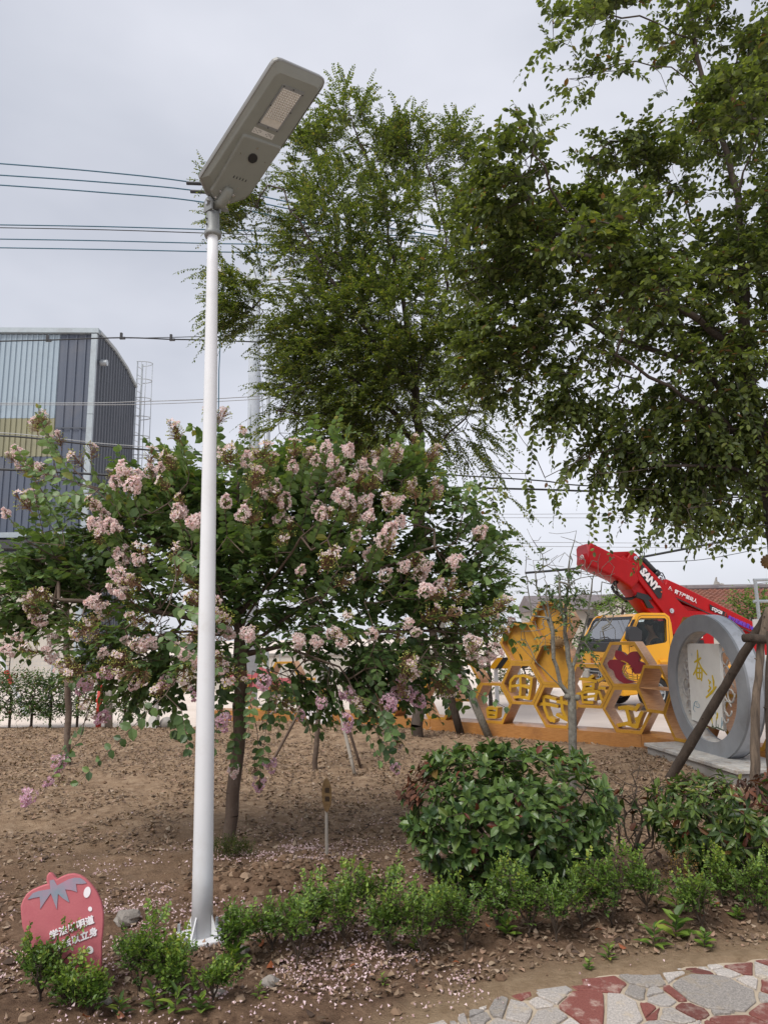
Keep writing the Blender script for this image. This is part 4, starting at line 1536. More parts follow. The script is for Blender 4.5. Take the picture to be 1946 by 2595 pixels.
# ------------------------------------------------------------------ ring sculpture with a painted panel
def ring():
    c = P(1783, 1738, 8.95)
    pl = Plane3(c, (0.122, -0.9925, 0), (0, 0, 1))
    root = thing('ring_sculpture', (c[0], c[1], 0), 'upright grey ring around a white painted panel on a cement plinth', 'sculpture')
    cir = lambda r, n=72: [(r * math.cos(2 * math.pi * k / n), r * math.sin(2 * math.pi * k / n)) for k in range(n)]
    plate('ring_front', [cir(0.865), cir(0.66)], pl, 0, 0.03, M['ring_grey'], root)
    plate('ring_rim', [cir(0.862), cir(0.85)], pl, -0.03, 0.16, M['ring_rim'], root)
    plate('inner_rim', [cir(0.675), cir(0.663)], pl, -0.03, 0.16, M['peel'], root)
    plate('ring_back', [cir(0.86), cir(0.665)], pl, -0.19, 0.03, M['ring_grey'], root)
    h6 = lambda x, y, d=-0.08: pl.hit(1650 + x * 0.2713, 1400 + y * 0.2713, d)
    plate('painted_panel', [[h6(330, 850), h6(628, 855), h6(672, 1672), h6(375, 1560)]], pl, -0.08, 0.04, M['panel'], root)
    f = lambda pts: [pl.hit(1640 + x * 0.1844, 1640 + y * 0.1844, -0.078) for x, y in pts]
    D = -0.076
    strokes('brush_character', [f(p) for p in (
        [(683, 36), (688, 110), (684, 190)], [(640, 208), (690, 180), (735, 145)], [(692, 195), (672, 300), (625, 382)], [(700, 205), (745, 300), (815, 382)],
        [(672, 285), (672, 380), (688, 438)], [(680, 290), (748, 288)], [(745, 288), (745, 380), (738, 468)], [(680, 350), (742, 352)], [(712, 292), (712, 430)], [(684, 432), (738, 436)])], pl, D, 0.003, 0.034, M['yellow_brush'], root)
    strokes('brush_character', [f(p) for p in (
        [(888, 385), (905, 470), (908, 590)], [(830, 445), (868, 495)], [(868, 470), (842, 505)], [(838, 530), (872, 565)], [(870, 560), (828, 612)], [(945, 540), (880, 620), (800, 695)])], pl, D, 0.003, 0.036, M['yellow_brush'], root)
    strokes('painted_hand', [f(p) for p in (
        [(628, 860), (640, 770), (660, 742)], [(655, 745), (690, 752)], [(668, 760), (672, 790)], [(690, 765), (695, 800)], [(712, 785), (715, 810)], [(640, 800), (690, 830), (720, 820)], [(605, 85), (608, 115)], [(632, 860), (652, 892)])], pl, D, 0.003, 0.008, M['blue_brush'], root)
    strokes('painted_figure', [f(p) for p in ([(883, 945), (880, 1000), (890, 1050)], [(950, 895), (955, 950), (945, 1005)], [(965, 905), (960, 980)])], pl, D, 0.003, 0.02, M['yellow_brush'], root)
    strokes('painted_figure', [f(p) for p in ([(932, 860), (932, 920)], [(1018, 965), (1018, 1040), (1008, 1110)], [(1035, 1010), (1025, 1080)])], pl, D - 0.0004, 0.003, 0.012, M['blue_brush'], root)
    strokes('painted_ground', [f(p) for p in ([(872, 1115), (900, 1085), (920, 1120)], [(905, 1120), (950, 1100), (1000, 1130)], [(945, 960), (938, 1090)], [(965, 1060), (975, 1120)], [(990, 1115), (1045, 1145)], [(890, 1040), (884, 1100)])], pl, D - 0.0003, 0.003, 0.018, M['dark_brush'], root)
    strokes('painted_grass', [f(p) for p in ([(690, 1080), (760, 1085), (830, 1108)], [(710, 1068), (780, 1080)])], pl, D - 0.0008, 0.003, 0.014, M['grass_brush'], root)
    # scrollwork on both sides of the panel
    for x, y, r in ((1737, 1686, 0.05), (1741, 1703, 0.035), (1739, 1742, 0.09), (1747, 1757, 0.05), (1746, 1790, 0.07), (1748, 1812, 0.05), (1833, 1668, 0.06), (1838, 1702, 0.05), (1844, 1750, 0.11), (1849, 1764, 0.06), (1842, 1796, 0.07), (1836, 1818, 0.05)):
        q = pl.hit(x, y, -0.08)
        m = MB()
        m.smooth = True
        pts = [pl.at(q[0] + r * math.cos(a), q[1] + 1.25 * r * math.sin(a), -0.09) for a in np.linspace(0.3, 2 * math.pi - 0.2, 18)]
        m.tube(pts, 0.010, 6)
        m.build('scroll', M['peel'], root)
    # cement plinth
    a, bq = pl.at(-0.98, 0), pl.at(0.85, 0)
    m = MB()
    z = 0.19
    nn = pl.n
    pp = [pl.at(-1.0, 0, 0.3), pl.at(1.0, 0, 0.3), pl.at(1.0, 0, -0.42), pl.at(-1.0, 0, -0.42)]
    m.prism([(p[0], p[1], -0.02) for p in pp], (0, 0, z - 0.03))
    m.build('plinth', M['plinth'], root)
    m = MB()
    pp = [pl.at(-1.03, 0, 0.33), pl.at(1.03, 0, 0.33), pl.at(1.03, 0, -0.45), pl.at(-1.03, 0, -0.45)]
    m.prism([(p[0], p[1], z - 0.04) for p in pp], (0, 0, 0.045))
    bevel(m.build('plinth_cap', M['peel'], root), 0.008)


ring()


# ------------------------------------------------------------------ truck with a red folded boom
def truck():
    ang = math.radians(13)
    h = np.array((-math.cos(ang), -math.sin(ang), 0))      # forward
    l = np.array((-h[1], h[0], 0))                          # its left side, towards us
    K = P(1584, 1754, 15.6)
    K[2] = 0
    S = Plane3(K, -h, (0, 0, 1))                            # left side; u runs backwards
    Fr = Plane3(K, l, (0, 0, 1))                            # front; u runs towards its left
    WID = 1.78
    root = thing('aerial_work_truck', K - h * 1.8 - l * 0.9, 'yellow cab truck carrying a folded red boom with white lettering', 'truck')
    ps = lambda x, y, d=0.0: S.hit(x, y, d)
    pf = lambda x, y, d=0.0: Fr.hit(x, y, d)
    L = lambda a, z, y=0.0: S.at(a, z, y)                   # y: negative goes into the truck
    cabB = 1.26
    zr = 2.07
    prof = [(0.02, 0.42), (0.0, 0.9), (0.0, 1.46), (0.36, 2.0), (0.44, zr - 0.02), (0.56, zr), (1.1, zr - 0.01), (1.2, zr - 0.08), (1.235, 1.85), (cabB, 1.4), (cabB, 0.42), (1.08, 0.42), (1.02, 0.6), (0.88, 0.72), (0.62, 0.74), (0.5, 0.68), (0.4, 0.42)]
    win = [(0.33, 1.72), (0.44, 1.93), (0.5, 1.97), (1.1, 1.96), (1.13, 1.92), (1.1, 1.46), (1.05, 1.42), (0.56, 1.36), (0.34, 1.42)]
    for y, nm in ((0.0, 'door_side'), (-WID + 0.06, 'door_side')):
        plate(nm, [prof, win], S, y, 0.06, M['truck_yellow'], root, bev=0.008)
    for y in (-0.025, -WID + 0.035):
        gp = plate('side_window', [win], S, y, 0.008, M['side_glass'], root)
        fr = [(a + (0.745 - a) * 0.0, z) for a, z in win]
        inner = [(a + (0.74 - a) * 0.05, z + (1.67 - z) * 0.05) for a, z in win]
        outer = [(a + (0.74 - a) * -0.02, z + (1.67 - z) * -0.02) for a, z in win]
        link('window_seal', plate_mesh('window_seal', [outer, inner], S, y + (0.031 if y > -1 else 0.01), 0.02, M['black']), gp)
    # door seams, handle, corner pillar
    m = MB()
    seam = [(0.2, 0.62), (0.16, 1.3), (0.24, 1.6), (0.45, 1.99), (0.52, 2.02), (1.1, 2.01), (1.17, 1.95), (1.16, 1.5), (1.17, 0.62)]
    m.tube([L(a, z, 0.006) for a, z in seam], 0.007, 4)
    m.build('door_seam', M['dash'], root)
    hx = ps(1672, 1676)
    m = MB()
    m.box(L(hx[0] + 0.06, hx[1], 0.03), 0.2, 0.05, 0.06, S.u, S.n, S.v)
    bevel(m.build('door_handle', M['truck_yellow'], root), 0.012)
    # roof, back, floor, front lower panel
    m = MB()
    m.prism([L(0.46, zr - 0.06, -0.06), L(0.56, zr - 0.003, -0.06), L(1.1, zr - 0.012, -0.06), L(1.2, zr - 0.09, -0.06), L(1.2, zr - 0.13, -0.06), L(0.5, zr - 0.13, -0.06)], -S.n * (WID - 0.12))
    m.build('cab_roof', M['truck_yellow'], root)
    m = MB()
    m.prism([L(1.19, 0.5, -0.06), L(1.25, 0.5, -0.06), L(1.25, 1.4, -0.06), L(1.22, 1.9, -0.06), L(1.16, 1.9, -0.06), L(1.19, 1.4, -0.06)], -S.n * (WID - 0.12))
    m.build('cab_back', M['dash'], root)
    m = MB()
    m.box(L(0.6, 0.76, -WID / 2), 1.2, WID - 0.14, 0.06, S.u, S.n, S.v)
    m.build('cab_floor', M['dash'], root)
    m = MB()
    m.prism([L(0.0, 0.86, -0.001), L(0.0, 1.24, -0.001), L(0.08, 1.24, -0.001), L(0.08, 0.86, -0.001)], -S.n * (WID - 0.002))
    bevel(m.build('front_panel', M['truck_yellow'], root), 0.01)
    m = MB()
    m.prism([L(-0.012, 1.245, 0.003), L(-0.012, 1.44, 0.003), L(0.03, 1.47, 0.003), L(0.12, 1.47, 0.003), L(0.12, 1.245, 0.003)], -S.n * (WID + 0.006))
    bevel(m.build('black_cowl', M['dash'], root), 0.012)
    # bumper and grille
    m = MB()
    m.prism([L(-0.06, 0.32, 0.01), L(-0.07, 0.58, 0.01), L(0.3, 0.58, 0.01), L(0.3, 0.34, 0.01)], -S.n * (WID + 0.02))
    bevel(m.build('bumper', M['truck_yellow'], root), 0.03, 3)
    m = MB()
    m.prism([L(0.01, 0.585, -0.12), L(0.01, 0.86, -0.12), L(0.1, 0.86, -0.12), L(0.1, 0.585, -0.12)], -S.n * (WID - 0.24))
    g = m.build('grille', M['black'], root)
    for k in range(3):
        m = MB()
        m.box(L(-0.005, 0.64 + 0.075 * k, -WID / 2), 0.035, WID - 0.5, 0.022, S.u, S.n, S.v)
        m.build('grille_bar', M['chrome'] if k == 1 else M['galv'], g)
    bc = Fr.at(-WID / 2 - 0.0, 0.73, 0.03)
    m = MB()
    pts = [bc + Fr.u * 0.11 * math.cos(a) + Fr.v * 0.12 * math.sin(a) for a in np.linspace(0, 2 * math.pi, 22)]
    m.tube(pts, 0.012, 6)
    for s in (-1, 1):
        m.tube([bc + Fr.u * s * 0.07 + Fr.v * 0.05, bc + Fr.u * s * 0.04 + Fr.v * 0.06, bc - Fr.v * 0.07], 0.014, 6)
        m.tube([bc + Fr.u * s * 0.04 + Fr.v * 0.045, bc + Fr.v * 0.0], 0.012, 6)
    m.build('badge', M['chrome'], g)
    for u in (-0.16, -WID + 0.16):
        m = MB()
        m.box(Fr.at(u, 0.72, 0.0), 0.3, 0.12, 0.24, Fr.u, Fr.n, Fr.v)
        bevel(m.build('headlight', M['lens'], root), 0.03, 3)
    m = MB()
    m.box(Fr.at(-WID + 0.42, 0.44, 0.075), 0.44, 0.01, 0.14, Fr.u, Fr.n, Fr.v)
    pt = m.build('number_plate', mat('plate_blue', (0.02, 0.09, 0.42), 0.4), root)
    m = MB()
    for k in range(6):
        m.box(Fr.at(-WID + 0.26 + 0.064 * k, 0.44, 0.083), 0.03, 0.005, 0.08, Fr.u, Fr.n, Fr.v)
    m.build('plate_characters', M['white'], pt)
    for k, ch in enumerate('告怡倩'):
        q = pf(1471 + 24 * k, 1671, 0.004)
        text_mesh('front_character', ch, 0.15, Fr, q[0], 0.985, 0.003, 0.004, M['red_print'], root)
    q = pf(1527, 1652, 0.015)
    m = MB()
    m.box(Fr.at(-0.45, 1.285, 0.014), 0.16, 0.008, 0.04, Fr.u, Fr.n, Fr.v)
    m.build('name_badge', M['chrome'], root)
    # windscreen: sloping glass, dark border, wipers
    wsu = L(0.355, 1.985, 0) - L(0.04, 1.475, 0)
    WS = Plane3(L(0.035, 1.475, 0), l, wsu)
    wl = np.linalg.norm(wsu)
    r = 0.09
    gl = [(-0.07, 0.02), (-0.07, wl - 0.08), (-0.14, wl - 0.01), (-WID + 0.14, wl - 0.01), (-WID + 0.07, wl - 0.08), (-WID + 0.07, 0.02)]
    ws = plate('windscreen', [gl], WS, 0.0, 0.008, M['glass'], root)
    rim_o = [(-0.045, 0.0), (-0.045, wl - 0.06), (-0.13, wl + 0.02), (-WID + 0.13, wl + 0.02), (-WID + 0.045, wl - 0.06), (-WID + 0.045, 0.0)]
    rim_i = [(-0.1, 0.05), (-0.1, wl - 0.1), (-0.16, wl - 0.045), (-WID + 0.16, wl - 0.045), (-WID + 0.1, wl - 0.1), (-WID + 0.1, 0.05)]
    link('windscreen_seal', plate_mesh('windscreen_seal', [rim_o, rim_i], WS, 0.014, 0.02, M['black']), ws)
    for u0, u1 in ((-0.35, -0.95), (-1.05, -1.6)):
        m = MB()
        m.tube([WS.at(u0, -0.02, 0.03), WS.at((u0 + u1) / 2, 0.08, 0.04), WS.at(u1, 0.06, 0.035)], 0.012, 5)
        m.build('wiper', M['black'], root)
    # mirror on its arms
    mp_ = [ps(x, y, 0.2) for x, y in ((1593, 1592), (1598, 1589), (1611, 1590), (1624, 1600), (1624, 1621), (1618, 1624), (1596, 1623), (1591, 1618))]
    mo = plate('door_mirror', [mp_], S, 0.2, 0.1, M['dash'], root, bev=0.015)
    cx = np.mean([p[0] for p in mp_])
    m = MB()
    m.tube([L(cx, min(p[1] for p in mp_), 0.14), L(cx + 0.02, 1.38, 0.12), L(0.2, 1.36, 0.02)], 0.012, 6)
    m.tube([L(cx, max(p[1] for p in mp_), 0.14), L(0.24, 1.85, 0.02)], 0.012, 6)
    m.build('mirror_arm', M['black'], mo)
    m = MB()
    m.box(S.at(*ps(1602, 1578, 0.03), 0.03), 0.05, 0.04, 0.16, S.u, S.n, (S.v * 0.85 + S.u * 0.5))
    m.build('pillar_camera', M['black'], root)
    # inside: dash, seats, wheel
    m = MB()
    m.prism([L(0.1, 0.8, -0.08), L(0.08, 1.42, -0.08), L(0.34, 1.4, -0.08), L(0.42, 1.25, -0.08), L(0.42, 0.8, -0.08)], -S.n * (WID - 0.16))
    m.build('dashboard', M['dash'], root)
    for y in (-0.42, -1.3):
        m = MB()
        m.box(L(0.92, 0.98, y), 0.5, 0.5, 0.16, S.u, S.n, S.v)
        m.box(L(1.12, 1.32, y), 0.13, 0.48, 0.62, S.u, S.n, S.v + S.u * 0.12)
        m.box(L(1.15, 1.76, y), 0.1, 0.26, 0.2, S.u, S.n, S.v + S.u * 0.1)
        bevel(m.build('seat', M['seat'], root), 0.04, 3)
    m = MB()
    sc_ = L(0.52, 1.34, -0.42)
    su, sv = S.n, S.v * 0.8 + S.u * 0.6
    m.tube([sc_ + su * 0.2 * math.cos(a) + sv * 0.2 * math.sin(a) for a in np.linspace(0, 2 * math.pi, 24)], 0.015, 6)
    m.tube([sc_ - su * 0.19, sc_ + su * 0.19], 0.015, 6)
    m.tube([sc_, L(0.4, 1.2, -0.42)], 0.025, 6)
    m.build('steering_wheel', M['black'], root)
    # print on the door
    q = ps(1650, 1672)
    text_mesh('door_print', '4495kg', 0.105, S, ps(1641, 1672)[0], ps(1650, 1672)[1], 0.003, 0.003, M['black'], root, bold=0.002)
    text_mesh('door_print', '10821', 0.06, S, ps(1646, 1661)[0], ps(1646, 1661)[1], 0.003, 0.003, M['white'], root, bold=0.001)
    text_mesh('door_print', '总质量', 0.07, S, ps(1616, 1668)[0], ps(1616, 1668)[1], 0.003, 0.003, M['dash'], root, bold=0.002)
    # chassis, deck, wheels
    m = MB()
    m.box(L(2.6, 0.62, -0.62), 4.6, 0.09, 0.2, S.u, S.n, S.v)
    m.box(L(2.6, 0.62, -1.16), 4.6, 0.09, 0.2, S.u, S.n, S.v)
    m.build('chassis_rail', M['dash'], root)
    m = MB()
    m.box(L(3.1, 0.82, -WID / 2), 3.4, WID - 0.02, 0.12, S.u, S.n, S.v)
    m.build('deck', M['truck_yellow'], root)
    m = MB()
    m.box(L(2.1, 0.52, -0.28), 0.8, 0.4, 0.36, S.u, S.n, S.v)
    bevel(m.build('tool_box', M['galv'], root), 0.02)
    rw = ps(1939, 1765)[0]
    for a in (0.76, rw):
        for y in (-0.02, -WID + 0.24):
            c = L(a, 0.36, y)
            m = MB()
            m.smooth = True
            prof_ = [(0.22, 0.0), (0.31, 0.0), (0.355, -0.03), (0.36, -0.1), (0.355, -0.18), (0.31, -0.22), (0.22, -0.22)]
            n = 28
            vs = [c + (S.u * math.cos(2 * math.pi * k / n) + S.v * math.sin(2 * math.pi * k / n)) * rr + S.n * dd for k in range(n) for rr, dd in prof_]
            kk = len(prof_)
            m.add(vs, [(k * kk + j, k * kk + j + 1, ((k + 1) % n) * kk + j + 1, ((k + 1) % n) * kk + j) for k in range(n) for j in range(kk - 1)])
            w = m.build('wheel', M['rubber'], root)
            m = MB()
            m.disc(c - S.n * 0.09, S.n, 0.225, 0.02, 24)
            for k in range(8):
                a2 = 2 * math.pi * k / 8
                d = S.u * math.cos(a2) + S.v * math.sin(a2)
                m.box(c - S.n * 0.05 + d * 0.14, 0.14, 0.05, 0.03, d, np.cross(d, S.n), S.n)
            m.disc(c - S.n * 0.07, S.n, 0.06, 0.06, 16)
            m.tube([c - S.n * 0.02 + (S.u * math.cos(t) + S.v * math.sin(t)) * 0.215 for t in np.linspace(0, 2 * math.pi, 25)], 0.02, 6)
            m.build('rim', M['galv'], w)
    # ---- boom
    BN = -0.5
    BW = 0.55
    pb = lambda x, y: S.hit(x, y, BN)

    def slab(name, pts, d, th, material, bv=0.015):
        return plate(name, [[S.hit(x, y, d) for x, y in pts]], S, d, th, material, root, bev=bv)
    arm = [(1589, 1432), (1590, 1415), (1600, 1400), (1612, 1408), (1617, 1416), (1665, 1464), (1705, 1510), (1748, 1558), (1752, 1606), (1690, 1606), (1679, 1549)]
    slab('tower_plate', arm, BN + 0.02, 0.05, M['boom_red'])
    slab('tower_plate', arm, BN - BW - 0.02, 0.05, M['boom_red'])
    slab('tower_box', [(1590, 1440), (1606, 1408), (1650, 1455), (1690, 1500), (1738, 1556), (1738, 1600), (1668, 1600), (1668, 1572), (1640, 1545), (1592, 1484)], BN - 0.05, BW - 0.1, M['boom_red'])
    hb = [S.hit(x, y, BN) for x, y in ((1497, 1382), (1573, 1419), (1603, 1428), (1612, 1470), (1598, 1486), (1566, 1463), (1493, 1430), (1490, 1424), (1493, 1386))]
    head = plate('head_beam', [hb], S, BN, BW - 0.1, M['boom_red'], root, bev=0.05)
    # end cap with its emblem
    ec = Plane3(S.at(*S.hit(1493, 1406, BN), BN), l, (0, 0, 1))
    hh = 0.5 * abs(S.hit(1493, 1382, BN)[1] - S.hit(1493, 1432, BN)[1])
    ww = BW - 0.1
    oc = [(-0.02, -hh), (0.03, -hh * 0.7), (0.03, hh * 0.8), (-0.05, hh * 1.05), (-ww + 0.05, hh * 1.05), (-ww - 0.03, hh * 0.8), (-ww - 0.03, -hh * 0.7), (-ww + 0.02, -hh)]
    plate('beam_end_cap', [oc], ec, 0.05, 0.14, mat('faded_red_paint', (0.42, 0.03, 0.04), 0.45, coat=0.1), root, bev=0.01)
    m = MB()
    e0 = (-ww / 2, -hh * 0.45)
    m.tube([ec.at(e0[0] + 0.1 * math.cos(a), e0[1] + 0.12 * math.sin(a), 0.07) for a in np.linspace(0, 2 * math.pi, 20)], 0.01, 5)
    for q0, q1 in (((-0.06, -0.07), (0, 0.1)), ((0.06, -0.07), (0, 0.1)), ((-0.03, -0.02), (0.05, -0.05))):
        m.tube([ec.at(e0[0] + q0[0], e0[1] + q0[1], 0.07), ec.at(e0[0] + q1[0], e0[1] + q1[1], 0.07)], 0.012, 5)
    m.build('emblem', M['white'], root)
    slab('hinge_block', [(1549, 1403), (1550, 1400), (1600, 1398), (1612, 1406), (1606, 1425), (1585, 1416), (1570, 1412), (1551, 1405)], BN - 0.1, BW - 0.2, M['boom_red'], 0.01)
    slab('hinge_block', [(1572, 1418), (1580, 1410), (1590, 1418), (1584, 1470), (1570, 1462)], BN + 0.03, 0.08, M['boom_red'], 0.01)
    for x, y, r in ((1606, 1415, 0.05), (1672, 1466, 0.035), (1697, 1548, 0.055)):
        m = MB()
        m.disc(S.at(*pb(x, y), BN + 0.02), S.n, r, 0.05, 16)
        m.disc(S.at(*pb(x, y), BN + 0.06), S.n, r * 0.5, 0.03, 6)
        m.build('pivot_pin', M['chrome'], root)
    main = [(1690, 1472), (1730, 1490), (1928, 1590), (1990, 1622), (1985, 1642), (1914, 1606), (1786, 1549), (1705, 1511), (1684, 1490)]
    slab('main_boom', main, BN - 0.03, BW - 0.06, M['boom_red'], 0.03)
    slab('lower_boom', [(1716, 1530), (1790, 1554), (1914, 1612), (1982, 1646), (1980, 1662), (1905, 1628), (1780, 1578), (1718, 1560)], BN - 0.08, BW - 0.16, M['boom_red'], 0.02)
    slab('turret', [(1722, 1551), (1802, 1551), (1806, 1632), (1770, 1642), (1722, 1634)], BN - 0.0, BW, M['boom_red'], 0.02)
    slab('turret_opening', [(1763, 1622), (1782, 1622), (1784, 1632), (1761, 1632)], BN + 0.045, 0.02, M['black'], 0)
    slab('turret_label', [(1765, 1611), (1780, 1610), (1780, 1617), (1765, 1618)], BN + 0.045, 0.01, M['white'], 0)
    slab('rear_frame', [(1880, 1622), (1946, 1640), (1990, 1660), (1990, 1690), (1884, 1668)], BN + 0.0, BW, M['boom_red'], 0.02)
    slab('outrigger_box', [(1896, 1668), (1922, 1668), (1922, 1704), (1900, 1704)], -0.05, 0.3, M['truck_yellow'], 0.01)
    slab('deck_cabinet', [(1918, 1662), (1996, 1662), (1996, 1712), (1918, 1712)], -0.12, 0.7, M['panel'], 0.01)
    # cylinder and hoses
    q = lambda x, y, d=BN - 0.1: S.at(*S.hit(x, y, d), d)
    c1 = lambda x, y, d=BN - 0.1: q(1450 + x * 0.1507, 1360 + y * 0.1507, d)
    m = MB()
    m.smooth = True
    m.tube([c1(1120, 360), c1(1200, 410), c1(1400, 620)], [0.07, 0.075, 0.075], 12)
    m.tube([c1(1380, 600), c1(1430, 650)], 0.1, 12)
    m.build('lift_cylinder', M['black'], root)
    for k, pts in enumerate(([(790, 745), (700, 760), (655, 850), (700, 930), (800, 1010), (890, 1060), (990, 1050), (1090, 985)], [(760, 770), (690, 800), (690, 900), (780, 985), (890, 1040), (1000, 1030), (1100, 960)], [(830, 780), (870, 850), (930, 890), (1000, 880)], [(720, 760), (740, 870), (760, 950)], [(1450, 600), (1510, 610), (1550, 690), (1560, 790), (1550, 850)], [(1440, 640), (1500, 650), (1530, 740), (1530, 820), (1590, 880)], [(1215, 385), (1300, 450), (1380, 560)])):
        m = MB()
        m.smooth = True
        qs = [c1(x, y, BN - 0.1 - 0.06 * (k % 3)) for x, y in pts]
        m.tube(qs, 0.024 if k < 4 else 0.014, 7)
        m.build('hydraulic_hose', M['black'], root)
    slab('black_bracket', [(1616, 1502), (1640, 1508), (1650, 1518), (1640, 1520), (1655, 1540), (1640, 1540), (1630, 1520), (1612, 1512)], BN + 0.0, 0.06, M['black'], 0.01)  # small flat bracket plate in plain black
    # lettering on the boom
    d1 = BN + 0.04
    sany = [(1451 + x * 0.1507, 1360 + y * 0.1507) for x, y in ((1160, 460), (1195, 500), (1505, 905), (1488, 1030), (1440, 1042), (1118, 600))]
    slab('name_plate', sany, d1 + 0.012, 0.01, M['black'], 0)
    p0, p1 = S.hit(1450 + 1120 * .1507, 1360 + 588 * .1507, d1), S.hit(1450 + 1400 * .1507, 1360 + 938 * .1507, d1)
    rot = math.atan2(p1[1] - p0[1], p1[0] - p0[0])
    Ln = math.hypot(p1[0] - p0[0], p1[1] - p0[1])
    text_mesh('name_letters', 'SANY', 0.235, S, p0[0], p0[1], d1 + 0.02, 0.006, M['white'], root, bold=0.012, rot=rot, sx=0.98, shear=0.05)
    m = MB()
    m.disc(S.at(*S.hit(1674, 1500, d1), d1 + 0.014), S.n, 0.02, 0.006, 12)
    m.build('name_dot', mat('orange_red_print', (0.6, 0.09, 0.03), 0.5), root)
    c2 = lambda x, y: (1650 + x * 0.1784, 1440 + y * 0.1784)
    d2 = BN + 0.012

    def along(name, body, a, b, size, material, bold=0.0, sx=1.0, heavy=0.0):
        pa, pb_ = S.hit(*c2(*a), d2), S.hit(*c2(*b), d2)
        return text_mesh(name, body, size, S, pa[0], pa[1], d2 + 0.006, 0.005, material, root, bold=bold, rot=math.atan2(pb_[1] - pa[1], pb_[0] - pa[0]), sx=sx, heavy=heavy)
    along('warning_text', '臂下严禁站人', (318, 345), (600, 478), 0.105, M['white'], 0.0, 0.98, 0.002)
    m = MB()
    tri = [S.at(*S.hit(*c2(x, y), d2), d2 + 0.005) for x, y in ((265, 258), (238, 300), (290, 322), (265, 258))]
    m.tube(tri, 0.007, 4)
    m.tube([tri[0] * 0.6 + (tri[1] + tri[2]) * 0.2, tri[0] * 0.3 + (tri[1] + tri[2]) * 0.35], 0.006, 4)
    m.build('warning_triangle', M['white'], root)
    slab('model_plate', [c2(*p) for p in ((826, 512), (1072, 636), (1072, 694), (834, 594))], d2 + 0.008, 0.01, M['black'], 0)
    d2 += 0.006
    along('model_letters', 'STJX28', (850, 590), (1020, 665), 0.1, M['white'], 0.003, 0.94)
    along('model_letters', 'S', (1030, 668), (1060, 682), 0.1, M['red_print'], 0.003)
    d2 -= 0.006
    along('phone_text', '高空机械租赁18013', (1078, 722), (1480, 900), 0.118, M['blue_print'], 0.0, 0.84, 0.004)
    d3 = BN - 0.035
    pa, pb_ = S.hit(1848, 1590, d3), S.hit(1880, 1607, d3)
    text_mesh('rental_text', '车租赁', 0.12, S, pa[0], pa[1], d3 + 0.004, 0.004, M['white'], root, rot=math.atan2(pb_[1] - pa[1], pb_[0] - pa[0]))
    m = MB()
    m.tube([q(1705, 1513, BN + 0.02), q(1786, 1551, BN + 0.02), q(1916, 1609, BN + 0.02), q(1984, 1643, BN + 0.02)], 0.014, 5)
    m.build('boom_edge_pipe', M['dash'], root)
    # things on the dash
    t = MB()
    t.smooth = True
    t.ball(L(0.22, 1.52, -1.15), 0.13, 12, (1, 0.6, 1))
    o = t.build('pink_bundle', M['berry'])
    tag(o, 'pinkish red bundle lying behind the truck windscreen', 'bundle')
    t = MB()
    t.box(L(0.22, 1.45, -0.75), 0.16, 0.22, 0.02, S.u + S.v * 0.4, S.n, S.v)
    t.box(L(0.24, 1.475, -0.8), 0.14, 0.15, 0.02, S.u + S.v * 0.8, S.n, S.v)
    o = t.build('paper_sheets', M['white'])
    tag(o, 'white crumpled papers on the truck dashboard', 'papers')
    return S, L, ps


S_T, L_T, ps_T = truck()


def skin_body(name, joints, bones, radii, material, sub=2):
    me = bpy.data.meshes.new(name)
    me.from_pydata([tuple(j) for j in joints], bones, [])
    o = bpy.data.objects.new(name, me)
    COL.objects.link(o)
    o.modifiers.new('skin', 'SKIN')
    for i, r in enumerate(radii):
        v = me.skin_vertices[0].data[i]
        v.radius = r if isinstance(r, tuple) else (r, r)
        v.use_root = (i == 0)
    s = o.modifiers.new('sub', 'SUBSURF')
    s.levels = s.render_levels = sub
    bpy.context.view_layer.update()
    out_ = bpy.data.meshes.new_from_object(o.evaluated_get(bpy.context.evaluated_depsgraph_get()))
    bpy.data.objects.remove(o)
    out_.name = name
    out_.materials.clear()
    out_.materials.append(material)
    out_.polygons.foreach_set('use_smooth', [True] * len(out_.polygons))
    return out_


